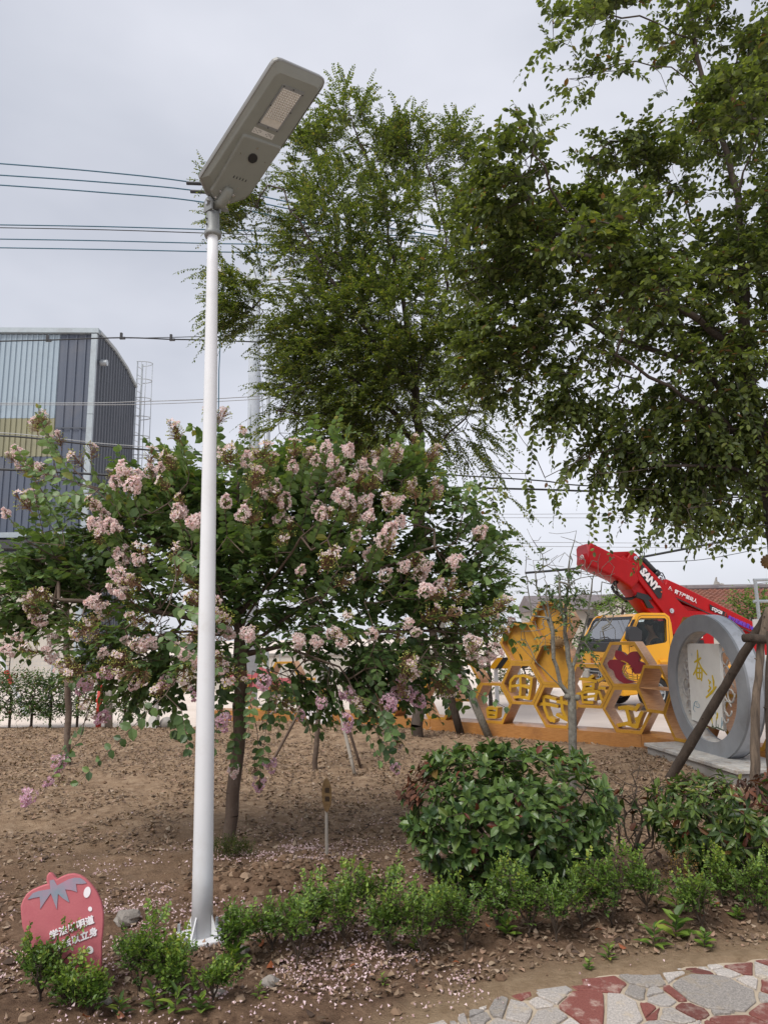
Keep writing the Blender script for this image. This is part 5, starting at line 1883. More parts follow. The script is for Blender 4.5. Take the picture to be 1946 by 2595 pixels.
def driver():
    y = -0.42
    L = L_T
    root = thing('person', L(0.95, 1.06, y), 'man in a black shirt sitting at the wheel of the yellow truck', 'person')
    n = S_T.n
    hc = ps_T(1641, 1580, y)
    a0, z0 = hc[0], hc[1] - 0.02
    J = [L(0.95, 1.12, y), L(0.95, 1.3, y), L(a0 + 0.1, 1.46, y), L(a0 + 0.07, z0 - 0.16, y), L(a0 + 0.02, z0 - 0.04, y), L(a0 + 0.0, z0 + 0.07, y),     # 0-5 hips, waist, chest, neck, head, crown
         L(a0 - 0.09, z0 - 0.055, y), L(a0 - 0.05, z0 - 0.1, y)]                                                                                     # nose, chin
    R = [(0.16, 0.13), (0.15, 0.11), (0.17, 0.11), 0.055, (0.085, 0.095), 0.07, 0.018, 0.045]
    B = [(0, 1), (1, 2), (2, 3), (3, 4), (4, 5), (4, 6), (4, 7)]
    for s in (-1, 1):
        sh = len(J)
        J += [L(a0 + 0.1, 1.44, y + s * 0.19), L(a0 - 0.02, 1.27, y + s * 0.23), L(0.62, 1.36, y + s * 0.17), L(0.56, 1.38, y + s * 0.16)]
        R += [0.065, 0.045, 0.03, 0.034]
        B += [(2, sh), (sh, sh + 1), (sh + 1, sh + 2), (sh + 2, sh + 3)]
        for k, (dz, ln) in enumerate(((0.028, 0.055), (0.01, 0.065), (-0.008, 0.06), (-0.024, 0.05))):
            b0 = len(J)
            J += [L(0.53, 1.38 + dz, y + s * 0.16), L(0.51, 1.38 + dz - 0.01, y + s * (0.16 - ln * 0.6))]
            R += [0.009, 0.008]
            B += [(sh + 3, b0), (b0, b0 + 1)]
        b0 = len(J)
        J += [L(0.57, 1.425, y + s * 0.145)]
        R += [0.01]
        B += [(sh + 3, b0)]
        hp = len(J)
        J += [L(0.9, 1.1, y + s * 0.1), L(0.52, 1.12, y + s * 0.13), L(0.5, 0.84, y + s * 0.13), L(0.4, 0.82, y + s * 0.13)]
        R += [0.085, 0.06, 0.045, 0.04]
        B += [(0, hp), (hp, hp + 1), (hp + 1, hp + 2), (hp + 2, hp + 3)]
    link('body', skin_body('body', J, B, R, M['skin']), root)
    JS = [L(0.95, 1.1, y), L(0.95, 1.3, y), L(a0 + 0.1, 1.47, y), L(a0 + 0.08, 1.56, y)]
    RS = [(0.175, 0.145), (0.17, 0.13), (0.19, 0.13), 0.075]
    BS = [(0, 1), (1, 2), (2, 3)]
    for s in (-1, 1):
        sh = len(JS)
        JS += [L(a0 + 0.1, 1.45, y + s * 0.2), L(a0 + 0.0, 1.29, y + s * 0.235)]
        RS += [0.08, 0.06]
        BS += [(2, sh), (sh, sh + 1)]
    link('shirt', skin_body('shirt', JS, BS, RS, M['shirt']), root)
    m = MB()
    m.smooth = True
    c = L(a0 + 0.025, z0 + 0.045, y)
    hc_ = MB()
    m.ball(c, 0.115, 14, (1.0, 0.86, 0.85))
    m.build('hair', M['hair'], root)
    for s in (-1, 1):
        m = MB()
        m.ball(L(a0 - 0.065, z0 - 0.02, y + s * 0.035), 0.011, 6)
        m.build('eye', M['black'], root)
        m = MB()
        m.smooth = True
        m.ball(L(a0 + 0.035, z0 - 0.045, y + s * 0.095), 0.03, 8, (0.6, 0.4, 1))
        m.build('ear', M['skin'], root)


driver()


# ------------------------------------------------------------------ solar street lamp (foreground)
def street_lamp():
    b = G(512, 2392)
    Y = b[1]
    t = P(541, 520, Y)
    root = thing('street_lamp', (b[0], b[1], 0), 'white post solar street lamp with a flat grey head tilted up', 'street lamp')
    dirn = (t - b) / np.linalg.norm(t - b)
    at = lambda z: b + dirn * (z / dirn[2])
    zt = P(541, 592, Y)[2]
    m = MB()
    m.smooth = True
    zs = np.linspace(0.02, zt + 0.12, 14)
    m.tube([at(z) for z in zs], [0.059 - 0.0245 * (z / zt) for z in zs], 40)
    pole = m.build('pole', M['steel_white'], root)
    # welded base flange with ribs
    m = MB()
    m.box(at(0.035), 0.24, 0.24, 0.02, (0.9, 0.43, 0), (-0.43, 0.9, 0))
    bevel(m.build('base_plate', M['steel_white'], root), 0.006)
    for k in range(4):
        a = math.pi / 4 + k * math.pi / 2 + 0.45
        d = np.array((math.cos(a), math.sin(a), 0))
        m = MB()
        c = at(0.055)
        m.prism([c + d * 0.06 - np.cross(d, (0, 0, 1)) * 0.004, c + d * 0.105 - np.cross(d, (0, 0, 1)) * 0.004, c + d * 0.06 + np.array((0, 0, 0.1)) - np.cross(d, (0, 0, 1)) * 0.004], np.cross(d, (0, 0, 1)) * 0.008)
        m.build('rib', M['steel_white'], root)
        m = MB()
        m.tube([c + d * 0.15 + np.array((0, 0, -0.03)), c + d * 0.15 + np.array((0, 0, 0.03))], 0.009, 6)
        m.build('bolt', M['galv'], root)
    # sleeve with a flared collar, clevis
    m = MB()
    m.smooth = True
    z1 = P(541, 596, Y)[2]
    z2 = P(540, 541, Y)[2]
    m.tube([at(z1 - 0.012), at(z1), at(z1 + 0.02), at(z1 + 0.035), at(z2)], [0.052, 0.056, 0.054, 0.043, 0.042], 28)
    sl = m.build('sleeve', M['cast_grey'], root)
    for dz in (0.07, 0.03):
        m = MB()
        p = at(z1 + dz + 0.03)
        m.tube([p + np.array((-0.028, -0.028, 0)), p + np.array((-0.036, -0.036, 0))], 0.006, 8)
        m.build('set_screw', M['black'], sl)
    # head plane: axis rises gently towards us and to the right
    A = P(560, 486, Y - 0.03)
    Bq = P(764, 180, Y - 0.5)
    ax = unit(Bq - A)
    wd = unit(np.array((-ax[1], ax[0], 0)) * -1)
    if wd[0] < 0:
        wd = -wd
    H = Plane3(A, wd, ax)
    sgn = H
    z0 = at(z2)
    # clevis between the sleeve and the bracket
    m = MB()
    hv = unit(np.array((ax[0], ax[1], 0)))
    for s in (-1, 1):
        c = at(z2 + 0.01) + np.cross(hv, (0, 0, 1)) * s * 0.034
        pts = []
        for k in range(12):
            w = math.pi * k / 11
            pts.append(c + hv * 0.04 * math.cos(w) + np.array((0, 0, 0.05 + 0.04 * math.sin(w))))
        pts = [c + hv * 0.04 - np.array((0, 0, 0.01))] + pts + [c - hv * 0.04 - np.array((0, 0, 0.01))]
        m.prism(pts, np.cross(hv, (0, 0, 1)) * 0.012)
    m.build('clevis', M['cast_grey'], sl)
    m = MB()
    c = at(z2 + 0.055)
    m.tube([c - np.cross(hv, (0, 0, 1)) * 0.055, c + np.cross(hv, (0, 0, 1)) * 0.055], 0.014, 10)
    m.build('pivot_bolt', M['chrome'], sl)
    # housing outline, measured on the head plane
    f = lambda x, y, d=0.0: np.array(H.hit(450 + x * 0.3014, 120 + y * 0.3014, d))
    out_ = [f(*p) for p in ((185, 1100), (790, 145), (815, 115), (850, 100), (890, 108), (1205, 245), (1235, 268), (1241, 300), (1228, 335), (610, 1245), (570, 1280), (455, 1318), (285, 1285), (265, 1262), (240, 1235))]
    cen = sum(out_) / len(out_)
    m = MB()
    n = len(out_)
    # a shallow tray: rim, thick side, underside with a wide chamfer
    inset = lambda k: [p + (cen - p) * k / np.linalg.norm(cen - p) for p in out_]
    loops = [(out_, -0.03), (out_, -0.006), (inset(0.006), 0.0), (inset(0.02), 0.0)]
    vs = []
    for pts, d in loops:
        vs += [H.at(p[0], p[1], d) for p in pts]
    fs = []
    for a in range(len(loops) - 1):
        fs += [(a * n + i, a * n + (i + 1) % n, (a + 1) * n + (i + 1) % n, (a + 1) * n + i) for i in range(n)]
    fs.append(tuple(range(n)))
    m.add(vs, fs)
    head = m.build('lamp_head', M['lamp_rim'], root)

    def body(name, px, d0, d1, inset_m, material, parent):
        pts = [f(*p) for p in px]
        c = sum(pts) / len(pts)
        nn = len(pts)
        # chamfer width perpendicular to each edge via scaling about the centre
        top = [p + (c - p) * min(0.5, inset_m / np.linalg.norm(c - p)) for p in pts]
        mb = MB()
        mb.add([H.at(p[0], p[1], d0) for p in pts] + [H.at(p[0], p[1], d1) for p in top], [(i, (i + 1) % nn, nn + (i + 1) % nn, nn + i) for i in range(nn)] + [tuple(range(nn, 2 * nn))])
        return mb.build(name, material, parent)
    under = body('underside', [(200, 1098), (800, 150), (828, 124), (865, 112), (1195, 252), (1222, 275), (1226, 305), (1215, 330), (600, 1238), (562, 1270), (455, 1305), (290, 1275)], 0.0, 0.028, 0.055, M['lamp_grey'], root)
    bevel(under, 0.012, 3)
    # led window
    led = [f(*p, 0.03) for p in ((890, 310), (1068, 382), (840, 716), (668, 648))]
    cc = sum(led) / 4
    plate('led_window', [led, [p + (cc - p) * 0.13 for p in led]], H, 0.034, 0.008, M['cast_grey'], root)
    inner = [p + (cc - p) * 0.12 for p in led]
    lw = plate('led_panel', [inner], H, 0.0315, 0.006, M['lens'], root)
    e1, e2 = inner[1] - inner[0], inner[3] - inner[0]
    m = MB()
    for i in range(7):
        for j in range(14):
            p = inner[0] + e1 * (i + 0.6) / 7.2 + e2 * (j + 0.5) / 17.0
            m.ball(H.at(p[0], p[1], 0.0325), 0.0062, 6, (1, 1, 1))
    m.build('led_dots', M['lensdot'], lw)['kind'] = 'stuff'
    for k in range(8):
        a, b_ = led[k % 4], led[(k + 1) % 4]
        p = a + (b_ - a) * (0.04 if k < 4 else 0.5)
        p = p + (cc - p) * 0.05
        m = MB()
        m.disc(H.at(p[0], p[1], 0.034), H.n, 0.004, 0.002, 8)
        m.build('screw', M['black'], root)
    # label strip
    lb = [f(*p, 0.03) for p in ((650, 668), (818, 740), (795, 780), (622, 712))]
    st = plate('label_sticker', [lb], H, 0.0295, 0.0015, M['sticker'], root)
    m = MB()
    for k in range(10):
        p = lb[3] + (lb[2] - lb[3]) * (0.08 + 0.09 * k) + (lb[0] - lb[3]) * 0.5
        for j in (-0.22, 0.0, 0.22):
            if (k * 7 + int(j * 10)) % 5 in (1, 2, 3) and k not in (4, 5):
                q = p + (lb[0] - lb[3]) * j
                m.box(H.at(q[0], q[1], 0.0298), 0.009, 0.003, 0.0006, H.u, H.v, H.n)
    m.build('label_print', M['dash'], st)
    # raised battery cover with sensor, vents and screws
    cov = body('battery_cover', [(535, 705), (562, 704), (850, 806), (864, 818), (855, 842), (585, 1228), (452, 1290), (300, 1262), (262, 1180)], 0.024, 0.042, 0.012, M['lamp_grey'], root)
    bevel(cov, 0.006, 2)
    q = f(633, 931, 0.042)
    m = MB()
    m.disc(H.at(q[0], q[1], 0.04), H.n, 0.031, 0.008, 28)
    m.build('motion_sensor', M['black'], root)
    for x, y, r in ((672, 848, 0.007), (530, 889, 0.004), (735, 967, 0.003), (434, 1158, 0.003), (510, 1182, 0.004)):
        q = f(x, y, 0.042)
        m = MB()
        m.disc(H.at(q[0], q[1], 0.041), H.n, r, 0.004, 12)
        m.build('screw', M['chrome'], root)
    for x, y in ((476, 1087), (501, 1096), (526, 1105), (550, 1113), (575, 1122)):
        q = f(x, y, 0.042)
        m = MB()
        m.box(H.at(q[0], q[1], 0.0412), 0.006, 0.018, 0.003, H.u, H.v, H.n)
        m.build('vent_slot', M['black'], root)
    # mounting bracket: half-tube with four bolts, plate at the hinge
    m = MB()
    m.smooth = True
    a0, a1 = f(445, 1195, 0.06), f(370, 1310, 0.06)
    m.tube([H.at(a0[0], a0[1], 0.042), H.at(*(a0 * 0.8 + a1 * 0.2), 0.052), H.at(a1[0], a1[1], 0.058), at(z2 + 0.055)], [0.028, 0.034, 0.035, 0.03], 20)
    m.build('bracket_tube', M['lamp_grey'], root)
    pts = [f(*p, 0.04) for p in ((245, 1275), (290, 1285), (420, 1355), (425, 1372), (395, 1378), (330, 1350), (255, 1310))]
    plate('bracket_flange', [pts], H, 0.05, 0.016, M['cast_grey'], root, bev=0.003)
    for x, y in ((366, 1214), (325, 1266), (471, 1247), (430, 1302), (405, 1345)):
        q = f(x, y, 0.045)
        m = MB()
        m.disc(H.at(q[0], q[1], 0.042), H.n, 0.012, 0.004, 16)
        m.disc(H.at(q[0], q[1], 0.046), H.n, 0.007, 0.006, 6)
        m.build('bracket_bolt', M['chrome'], root)
    # dark solar panel on the top face
    m = MB()
    pts = [p + (cen - p) * 0.08 for p in out_]
    m.prism([H.at(p[0], p[1], -0.031) for p in pts], -H.n * 0.004)
    m.build('solar_panel', M['black'], root)


street_lamp()


# ------------------------------------------------------------------ strawberry-shaped sign
def berry_sign():
    g = G(238, 2560)
    Yb = G(235, 2545)[1]
    pl = Plane3(P(160, 2400, Yb), (1, 0.32, -0.1), (0.08, 0.28, 1))
    root = thing('strawberry_sign', (P(235, 2545, Yb)[0], Yb, 0), 'pink red strawberry-shaped sign with white lettering among low boxwood', 'sign')
    k = 250 / 1659
    f = lambda x, y, d=0.0: pl.hit(30 + x * k, 2200 + y * k, d)
    body = [(185, 760), (180, 640), (215, 540), (270, 450), (350, 385), (450, 340), (560, 300), (640, 285), (610, 200), (618, 130), (640, 100), (670, 105), (710, 160), (755, 215), (840, 165), (940, 125), (1040, 112), (1140, 135), (1230, 190), (1330, 290), (1420, 410), (1490, 560), (1525, 720), (1530, 900), (1520, 1080), (1500, 1250), (1500, 1450), (1490, 1720), (1450, 1950), (1380, 2105), (1250, 2140), (1120, 2105), (960, 1930), (850, 1770), (690, 1620), (520, 1490), (370, 1340), (270, 1160), (205, 960)]
    plate('board', [[f(*p) for p in body]], pl, 0.0, 0.055, M['berry'], root, bev=0.006)
    D = 0.0095
    cal = [(645, 205), (715, 190), (770, 290), (850, 245), (960, 185), (1060, 158), (1160, 165), (1220, 200), (1268, 250), (1180, 265), (1085, 262), (1105, 400), (1010, 368), (905, 355), (940, 460), (975, 575), (870, 510), (785, 430), (775, 560), (765, 690), (720, 570), (665, 420), (580, 540), (485, 685), (488, 580), (478, 480), (380, 498), (275, 525), (360, 420), (450, 385), (560, 365), (655, 350)]
    plate('calyx', [[f(*p) for p in cal]], pl, D, 0.003, M['calyx'], root)
    for (x, y, rx, ry, a) in ((1273, 403, 56, 95, 0.25), (1323, 684, 34, 40, 0), (1322, 1371, 56, 66, -0.3), (1040, 1620, 40, 55, -0.2)):
        pts = []
        for i in range(20):
            w = 2 * math.pi * i / 20
            px, py = rx * math.cos(w), ry * math.sin(w)
            pts.append(f(x + px * math.cos(a) - py * math.sin(a), y + px * math.sin(a) + py * math.cos(a)))
        plate('seed_dot', [pts], pl, D, 0.003, M['white'], root)
    p0, p1 = f(650, 1195), f(1400, 905)
    rot = math.atan2(p1[1] - p0[1], p1[0] - p0[0])
    size = math.hypot(p1[0] - p0[0], p1[1] - p0[1]) / 5.02
    text_mesh('lettering', '学法以明道', size * 1.0, pl, p0[0], p0[1], D + 0.001, 0.003, M['white'], root, rot=rot, heavy=0.0016)
    p0 = f(710, 1395)
    text_mesh('lettering', '守法以立身', size * 1.0, pl, p0[0], p0[1], D + 0.001, 0.003, M['white'], root, rot=rot, heavy=0.0016)
    m = MB()
    q = pl.at(*f(1300, 2080), -0.03)
    m.tube([q, (q[0] - 0.01, q[1] - 0.02, -0.05)], 0.012, 8)
    m.build('stake', M['dash'], root)


berry_sign()


# ------------------------------------------------------------------ small things standing in the soil
def small_things():
    b = G(829, 2188)
    Y = b[1]
    root = thing('paddle_stake', (b[0], Y, 0), 'small brown almond-shaped wooden paddle on a thin stake in the soil', 'stake')
    pl = wallplane(b[0], Y, 1, 0.1)
    tp = pl.hit(827, 2050)
    m = MB()
    m.tube([pl.at(0.0, -0.05, -0.01), pl.at(tp[0] * 0.6, tp[1] * 0.6, -0.008), pl.at(tp[0], tp[1] + 0.2, -0.004)], [0.015, 0.012, 0.008], 8)
    m.build('stake_rod', M['bamboo'], root)
    k = 0.3617
    f = lambda x, y: pl.hit(500 + x * k, 1600 + y * k)
    pts = [f(*p) for p in ((905, 1030), (922, 1050), (936, 1100), (940, 1150), (934, 1210), (918, 1250), (905, 1262), (892, 1240), (880, 1190), (876, 1140), (880, 1080), (890, 1045))]
    plate('paddle', [pts], pl, 0.012, 0.022, M['wattle'], root, bev=0.004)
    for y in (1110, 1170):
        for x in (898, 906, 914, 922):
            q = f(x, y)
            m = MB()
            m.box(pl.at(q[0], q[1], 0.018), 0.006, 0.004, 0.035, pl.u, pl.n, pl.v)
            m.build('burnt_mark', M['wattle_dark'], root)
    # rough support posts round the right-hand tree
    def post(name, lab, pts, radii, material, cat='post', grp='rough wooden tree supports'):
        m = MB()
        m.smooth = True
        dense, rr = [], []
        for i in range(len(pts) - 1):
            for t in np.linspace(0, 1, 8)[:-1]:
                dense.append(np.array(pts[i]) * (1 - t) + np.array(pts[i + 1]) * t + np.array([random.gauss(0, 0.003) for _ in range(3)]))
                rr.append((radii[i] * (1 - t) + radii[i + 1] * t) * random.uniform(0.93, 1.07))
        dense.append(np.array(pts[-1]))
        rr.append(radii[-1])
        m.tube(dense, rr, 12)
        for _ in range(7):
            i = random.randrange(2, len(dense) - 2)
            a = random.uniform(0, 6.28)
            d = np.array((math.cos(a), math.sin(a), random.uniform(-0.2, 0.5)))
            m.tube([dense[i], dense[i] + d * (rr[i] + 0.02)], [0.012, 0.007], 5)
        o = m.build(name, material)
        tag(o, lab, cat, grp)
        return o
    a = G(1688, 1962)
    post('support_post', 'dark rough wooden post leaning diagonally across the grey ring', [np.array((P(1686, 1962, 8.5)[0], 8.5, -0.05)), P(1790, 1815, 8.1), P(1900, 1630, 7.6), P(1950, 1545, 7.45)], [0.056, 0.051, 0.048, 0.043], M['post'])
    q = P(1908, 1960, 7.4)
    post('support_post', 'peeling upright wooden post at the right, pale bare wood showing', [np.array((P(1905, 1965, 7.4)[0], 7.4, -0.05)), P(1913, 1800, 7.4), P(1928, 1620, 7.4), P(1948, 1540, 7.4)], [0.046, 0.041, 0.037, 0.034], M['post_bare'])
    post('support_post', 'dark upright wooden post cut off by the right edge of the picture', [np.array((P(1946, 1965, 7.0)[0], 7.0, -0.05)), P(1948, 1800, 7.0), P(1953, 1600, 7.0)], [0.045, 0.042, 0.04], M['post'])
    post('cross_bar', 'short dark crossbar lashed to the leaning post at the right edge', [P(1884, 1617, 7.35), P(1990, 1622, 7.35)], [0.042, 0.05], M['post'], 'crossbar')
    # frame with a number sign, behind the boom
    Y = 12.4
    c = P(1912, 1470, Y)
    root = thing('sign_gantry', (c[0], Y, 0), 'grey steel tube frame holding a number sign at the right edge', 'frame')
    for x in (1912, 2050):
        m = MB()
        p = P(x, 1470, Y)
        m.tube([(p[0], Y, 0), (p[0], Y, p[2])], 0.03, 10)
        m.build('upright', M['galv'], root)
    for y in (1470, 1524):
        m = MB()
        m.tube([P(1908, y, Y), P(2055, y - 2, Y)], 0.027, 10)
        m.build('rail', M['galv'], root)
    m = MB()
    p, q = P(1905, 1590, Y), P(2060, 1567, Y)
    m.box(((p[0] + q[0]) / 2, Y - 0.04, (p[2] + q[2]) / 2), q[0] - p[0], 0.03, q[2] - p[2])
    bd = m.build('sign_board', M['panel'], root)
    pl = wallplane(P(1912, 1588, Y)[0], Y - 0.06, 1, 0)
    text_mesh('sign_number', '18013', 0.17, pl, 0.03, P(1912, 1588, Y)[2], 0.0, 0.004, M['red_print'], bd, bold=0.003)
    # young tree stake trio near the middle, and the pair of props at the middle tree
    def prop(lab, p0, p1, Y0, Y1, r, material, grp):
        a = G(*p0)
        a = np.array((P(p0[0], p0[1], Y0)[0], Y0, -0.05))
        m = MB()
        m.smooth = True
        b_ = P(p1[0], p1[1], Y1)
        m.tube([a * (1 - t) + b_ * t for t in np.linspace(0, 1, 6)], [r * (1.05 - 0.02 * (i % 2) - 0.05 * i / 5) for i in range(6)], 9)
        for t in (0.2, 0.45, 0.7):
            if material is M['bamboo']:
                c = a * (1 - t) + b_ * t
                d = (b_ - a) / np.linalg.norm(b_ - a) * 0.008
                m.tube([c - d, c + d], r * 1.15, 9)
        o = m.build('tree_prop', material)
        tag(o, lab, 'prop', grp)
    gy = 'stakes of the young tree'
    prop('brown stake leaning left of the young tree wrapped in cloth', (674, 1925), (815, 1700), 9.5, 9.3, 0.017, M['bark_smooth'], gy)
    prop('pale bamboo stake leaning right of the young tree, nearer one', (903, 1990), (835, 1690), 8.95, 9.2, 0.021, M['bamboo'], gy)
    prop('short brown stake leaning right of the young tree, farther one', (918, 1940), (838, 1700), 9.5, 9.35, 0.018, M['bark_smooth'], gy)
    gz = 'props of the middle tree'
    prop('dark prop leaning left towards the middle tree trunk, left one', (1170, 1864), (1085, 1560), 12.35, 12.0, 0.065, M['post'], gz)
    prop('grey prop leaning left towards the middle tree trunk, right one', (1243, 1868), (1100, 1545), 12.0, 11.9, 0.062, M['bark_lichen'], gz)
    # posts at the far edge of the garden
    def simple_post(name, lab, px, y0, y1, Y, r, material, cat):
        a, b_ = P(px, y1, Y), P(px, y0, Y)
        m = MB()
        m.smooth = True
        m.tube([(a[0], Y, 0), (b_[0], Y, b_[2])], r, 12)
        o = m.build(name, material)
        tag(o, lab, cat)
        return o
    simple_post('beige_post', 'beige round post among the shrubs at the far left hedge', 276, 1715, 1848, 14.2, 0.075, M['bamboo'], 'post')
    Y = 13.9
    a, b_ = P(395, 1842, Y), P(398, 1755, Y)
    root = thing('white_bollard', (a[0], Y, 0), 'white post with flared foot at the far edge of the garden', 'post')
    m = MB()
    m.smooth = True
    m.tube([(a[0], Y, 0), (a[0], Y, 1.75)], 0.05, 14)
    m.build('post_shaft', M['steel_white'], root)
    m = MB()
    m.prism([(a[0] - 0.2, Y - 0.1, 0), (a[0] - 0.05, Y - 0.1, 0.32), (a[0] + 0.05, Y - 0.1, 0.32), (a[0] + 0.03, Y - 0.1, 0)], (0, 0.2, 0))
    m.build('foot', M['panel'], root)
    m = MB()
    m.smooth = True
    m.ball((a[0] + 0.18, Y + 0.1, 0.1), 0.14, 10, (1, 1, 0.9))
    o = m.build('round_stone', M['plinth'])
    tag(o, 'rounded grey stone beside the flared white post foot', 'stone')
    Y = 14.0
    c = P(252, 1800, Y)
    root = thing('hydrant', (c[0], Y, 0), 'small red hydrant-like post in the far left hedge', 'hydrant')
    m = MB()
    m.smooth = True
    m.tube([(c[0], Y, 0), (c[0], Y, 0.5), (c[0], Y, 0.78)], [0.05, 0.05, 0.045], 12)
    m.ball((c[0], Y, 0.8), 0.06, 10)
    m.build('barrel', M['red_print'], root)
    m = MB()
    m.smooth = True
    m.tube([(c[0] - 0.1, Y, 0.55), (c[0] + 0.1, Y, 0.55)], 0.035, 10)
    m.build('nozzle', M['red_print'], root)
    Y = 17.0
    a, b_ = P(26, 1722, Y), P(4, 1672, Y)
    root = thing('barrier_pole', (a[0], Y, 0), 'leaning red and white pole at the left edge beyond the hedge', 'pole')
    d = b_ - a
    a0 = a - d * (a[2] / d[2])
    for i, (t0, t1, mt) in enumerate(((0, 0.55, 'steel_white'), (0.55, 0.8, 'red_print'), (0.8, 1.05, 'steel_white'))):
        m = MB()
        m.tube([a0 + (b_ - a0) * t0, a0 + (b_ - a0) * t1], 0.055, 10)
        m.build('pole_section', M[mt], root)
    # wire mesh fence beyond the hedge
    Y = 18.0
    l, r_ = P(-10, 1700, Y)[0], P(420, 1700, Y)[0]
    root = thing('mesh_fence', ((l + r_) / 2, Y, 0), 'fine wire mesh fence beyond the left hedge', 'fence')
    m = MB()
    for x in np.arange(l, r_, 0.1):
        m.tube([(x, Y, 0.1), (x, Y, 1.25)], 0.003, 3, False)
    for z in np.arange(0.1, 1.3, 0.1):
        m.tube([(l, Y + 0.004, z), (r_, Y + 0.004, z)], 0.003, 3, False)
    o = m.build('wire_mesh', M['galv'], root)
    o['kind'] = 'stuff'
    for x in np.linspace(l, r_, 4):
        m = MB()
        m.tube([(x, Y, 0), (x, Y, 1.4)], 0.03, 8)
        m.build('fence_post', M['galv'], root)
    # striped barrier on white legs behind the left cells of the honeycomb
    Y = 17.5
    c = P(1285, 1680, Y)
    root = thing('road_barrier', (c[0], Y, 0), 'yellow and black striped barrier on white legs behind the honeycomb', 'barrier')
    x0, x1 = P(1248, 1680, Y)[0], P(1345, 1680, Y)[0]
    zb = c[2]
    n = 6
    for i in range(n):
        m = MB()
        u0, u1 = x0 + (x1 - x0) * i / n, x0 + (x1 - x0) * (i + 1) / n
        m.prism([(u0 - 0.1, Y, zb - 0.13), (u1 - 0.1, Y, zb - 0.13), (u1 + 0.1, Y, zb + 0.13), (u0 + 0.1, Y, zb + 0.13)], (0, 0.06, 0))
        m.build('stripe_board', M['truck_yellow'] if i % 2 == 0 else M['black'], root)
    for x in (1258, 1315):
        m = MB()
        p = P(x, 1700, Y)
        m.box((p[0], Y + 0.12, zb / 2), 0.09, 0.09, zb)
        m.build('barrier_leg', M['steel_white'], root)
    # rubble at the lamp foot
    for lab, px, py, r in (('rough grey lump of rubble left of the lamp foot', 320, 2365, 0.075), ('grey stone right behind the lamp foot', 590, 2352, 0.06), ('pale broken stone right of the lamp foot', 615, 2425, 0.036), ('flat grey stone near the lower edge, below the boxwood', 685, 2520, 0.045), ('small pale stone low beside the strawberry stake', 268, 2555, 0.03), ('pale stone chip below the lamp', 552, 2545, 0.03)):
        p = G(px, py)
        m = MB()
        m.ball((0, 0, 0), 1, 12, (1, 0.8, 0.6))
        rr = np.random.default_rng(int(px))
        ph = rr.uniform(0, 6, 6)
        m.v = [tuple(np.array((p[0], p[1], float(soil_z(p[0], p[1])) + r * 0.25)) + np.array(v) * r * (1 + 0.22 * math.sin(4 * v[0] + ph[0]) * math.cos(3 * v[1] + ph[1]) + 0.15 * math.sin(7 * v[2] + 5 * v[0] + ph[2]))) for v in m.v]
        m.smooth = False
        o = m.build('rubble_stone', M['stone'])
        tag(o, lab, 'stone', 'loose stones')


small_things()


# ------------------------------------------------------------------ leaf materials
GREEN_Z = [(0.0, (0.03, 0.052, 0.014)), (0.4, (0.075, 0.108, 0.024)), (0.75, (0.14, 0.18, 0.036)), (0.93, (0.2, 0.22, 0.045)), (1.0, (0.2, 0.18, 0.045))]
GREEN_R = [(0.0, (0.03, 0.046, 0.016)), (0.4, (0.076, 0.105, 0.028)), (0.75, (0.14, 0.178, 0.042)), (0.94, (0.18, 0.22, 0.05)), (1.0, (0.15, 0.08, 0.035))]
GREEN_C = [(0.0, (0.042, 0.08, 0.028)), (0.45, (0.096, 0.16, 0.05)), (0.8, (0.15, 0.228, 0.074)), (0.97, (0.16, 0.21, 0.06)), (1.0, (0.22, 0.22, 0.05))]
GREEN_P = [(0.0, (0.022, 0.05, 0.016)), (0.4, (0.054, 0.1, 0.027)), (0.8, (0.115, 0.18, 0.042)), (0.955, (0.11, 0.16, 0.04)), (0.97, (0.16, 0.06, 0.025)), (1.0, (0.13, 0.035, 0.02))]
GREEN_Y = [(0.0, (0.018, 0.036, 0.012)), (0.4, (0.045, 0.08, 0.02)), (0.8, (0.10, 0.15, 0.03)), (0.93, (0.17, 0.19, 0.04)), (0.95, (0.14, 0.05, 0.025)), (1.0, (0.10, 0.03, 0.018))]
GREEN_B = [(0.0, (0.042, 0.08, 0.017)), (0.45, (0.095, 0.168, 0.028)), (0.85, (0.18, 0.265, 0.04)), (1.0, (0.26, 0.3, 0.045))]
BROWN = [(0.0, (0.035, 0.018, 0.012)), (0.5, (0.085, 0.035, 0.022)), (1.0, (0.14, 0.05, 0.025))]
LM = {}
for nm, cols, rough, tr in (('zelkova_leaf', GREEN_Z, 0.5, 0.38), ('elm_leaf', GREEN_R, 0.5, 0.34), ('crape_leaf', GREEN_C, 0.42, 0.22), ('photinia_leaf', GREEN_P, 0.35, 0.15), ('pale_photinia_leaf', GREEN_Y, 0.38, 0.18), ('box_leaf', GREEN_B, 0.45, 0.2), ('dead_leaf', BROWN, 0.7, 0.15)):
    LM[nm] = leafmat(nm, cols, rough, tr)
    LM[nm + '_single'] = leafmat(nm + '_single', cols, rough, tr, per_object=True)
T_OVAL = [leaf_template('oval', 0.10, 0.10), leaf_template('oval', 0.05, 0.2), leaf_template('oval', 0.16, 0.05)]
T_ROUND = [leaf_template('round', 0.08, 0.08), leaf_template('round', 0.04, 0.15), leaf_template('round', 0.13, 0.1)]
T_LANCE = [leaf_template('lance', 0.06, 0.12), leaf_template('lance', 0.03, 0.25), leaf_template('lance', 0.1, 0.05)]
T_SPOON = [leaf_template('spoon', 0.08, 0.08)]
T_SMALL = [leaf_template('oval', 0.12, 0.1, quads=False)]


def add_wood(root, blocks, material, name='branches'):
    V, F, T = merge(blocks)
    return link(name, mesh_np(name, V, F, material, smooth=True), root)


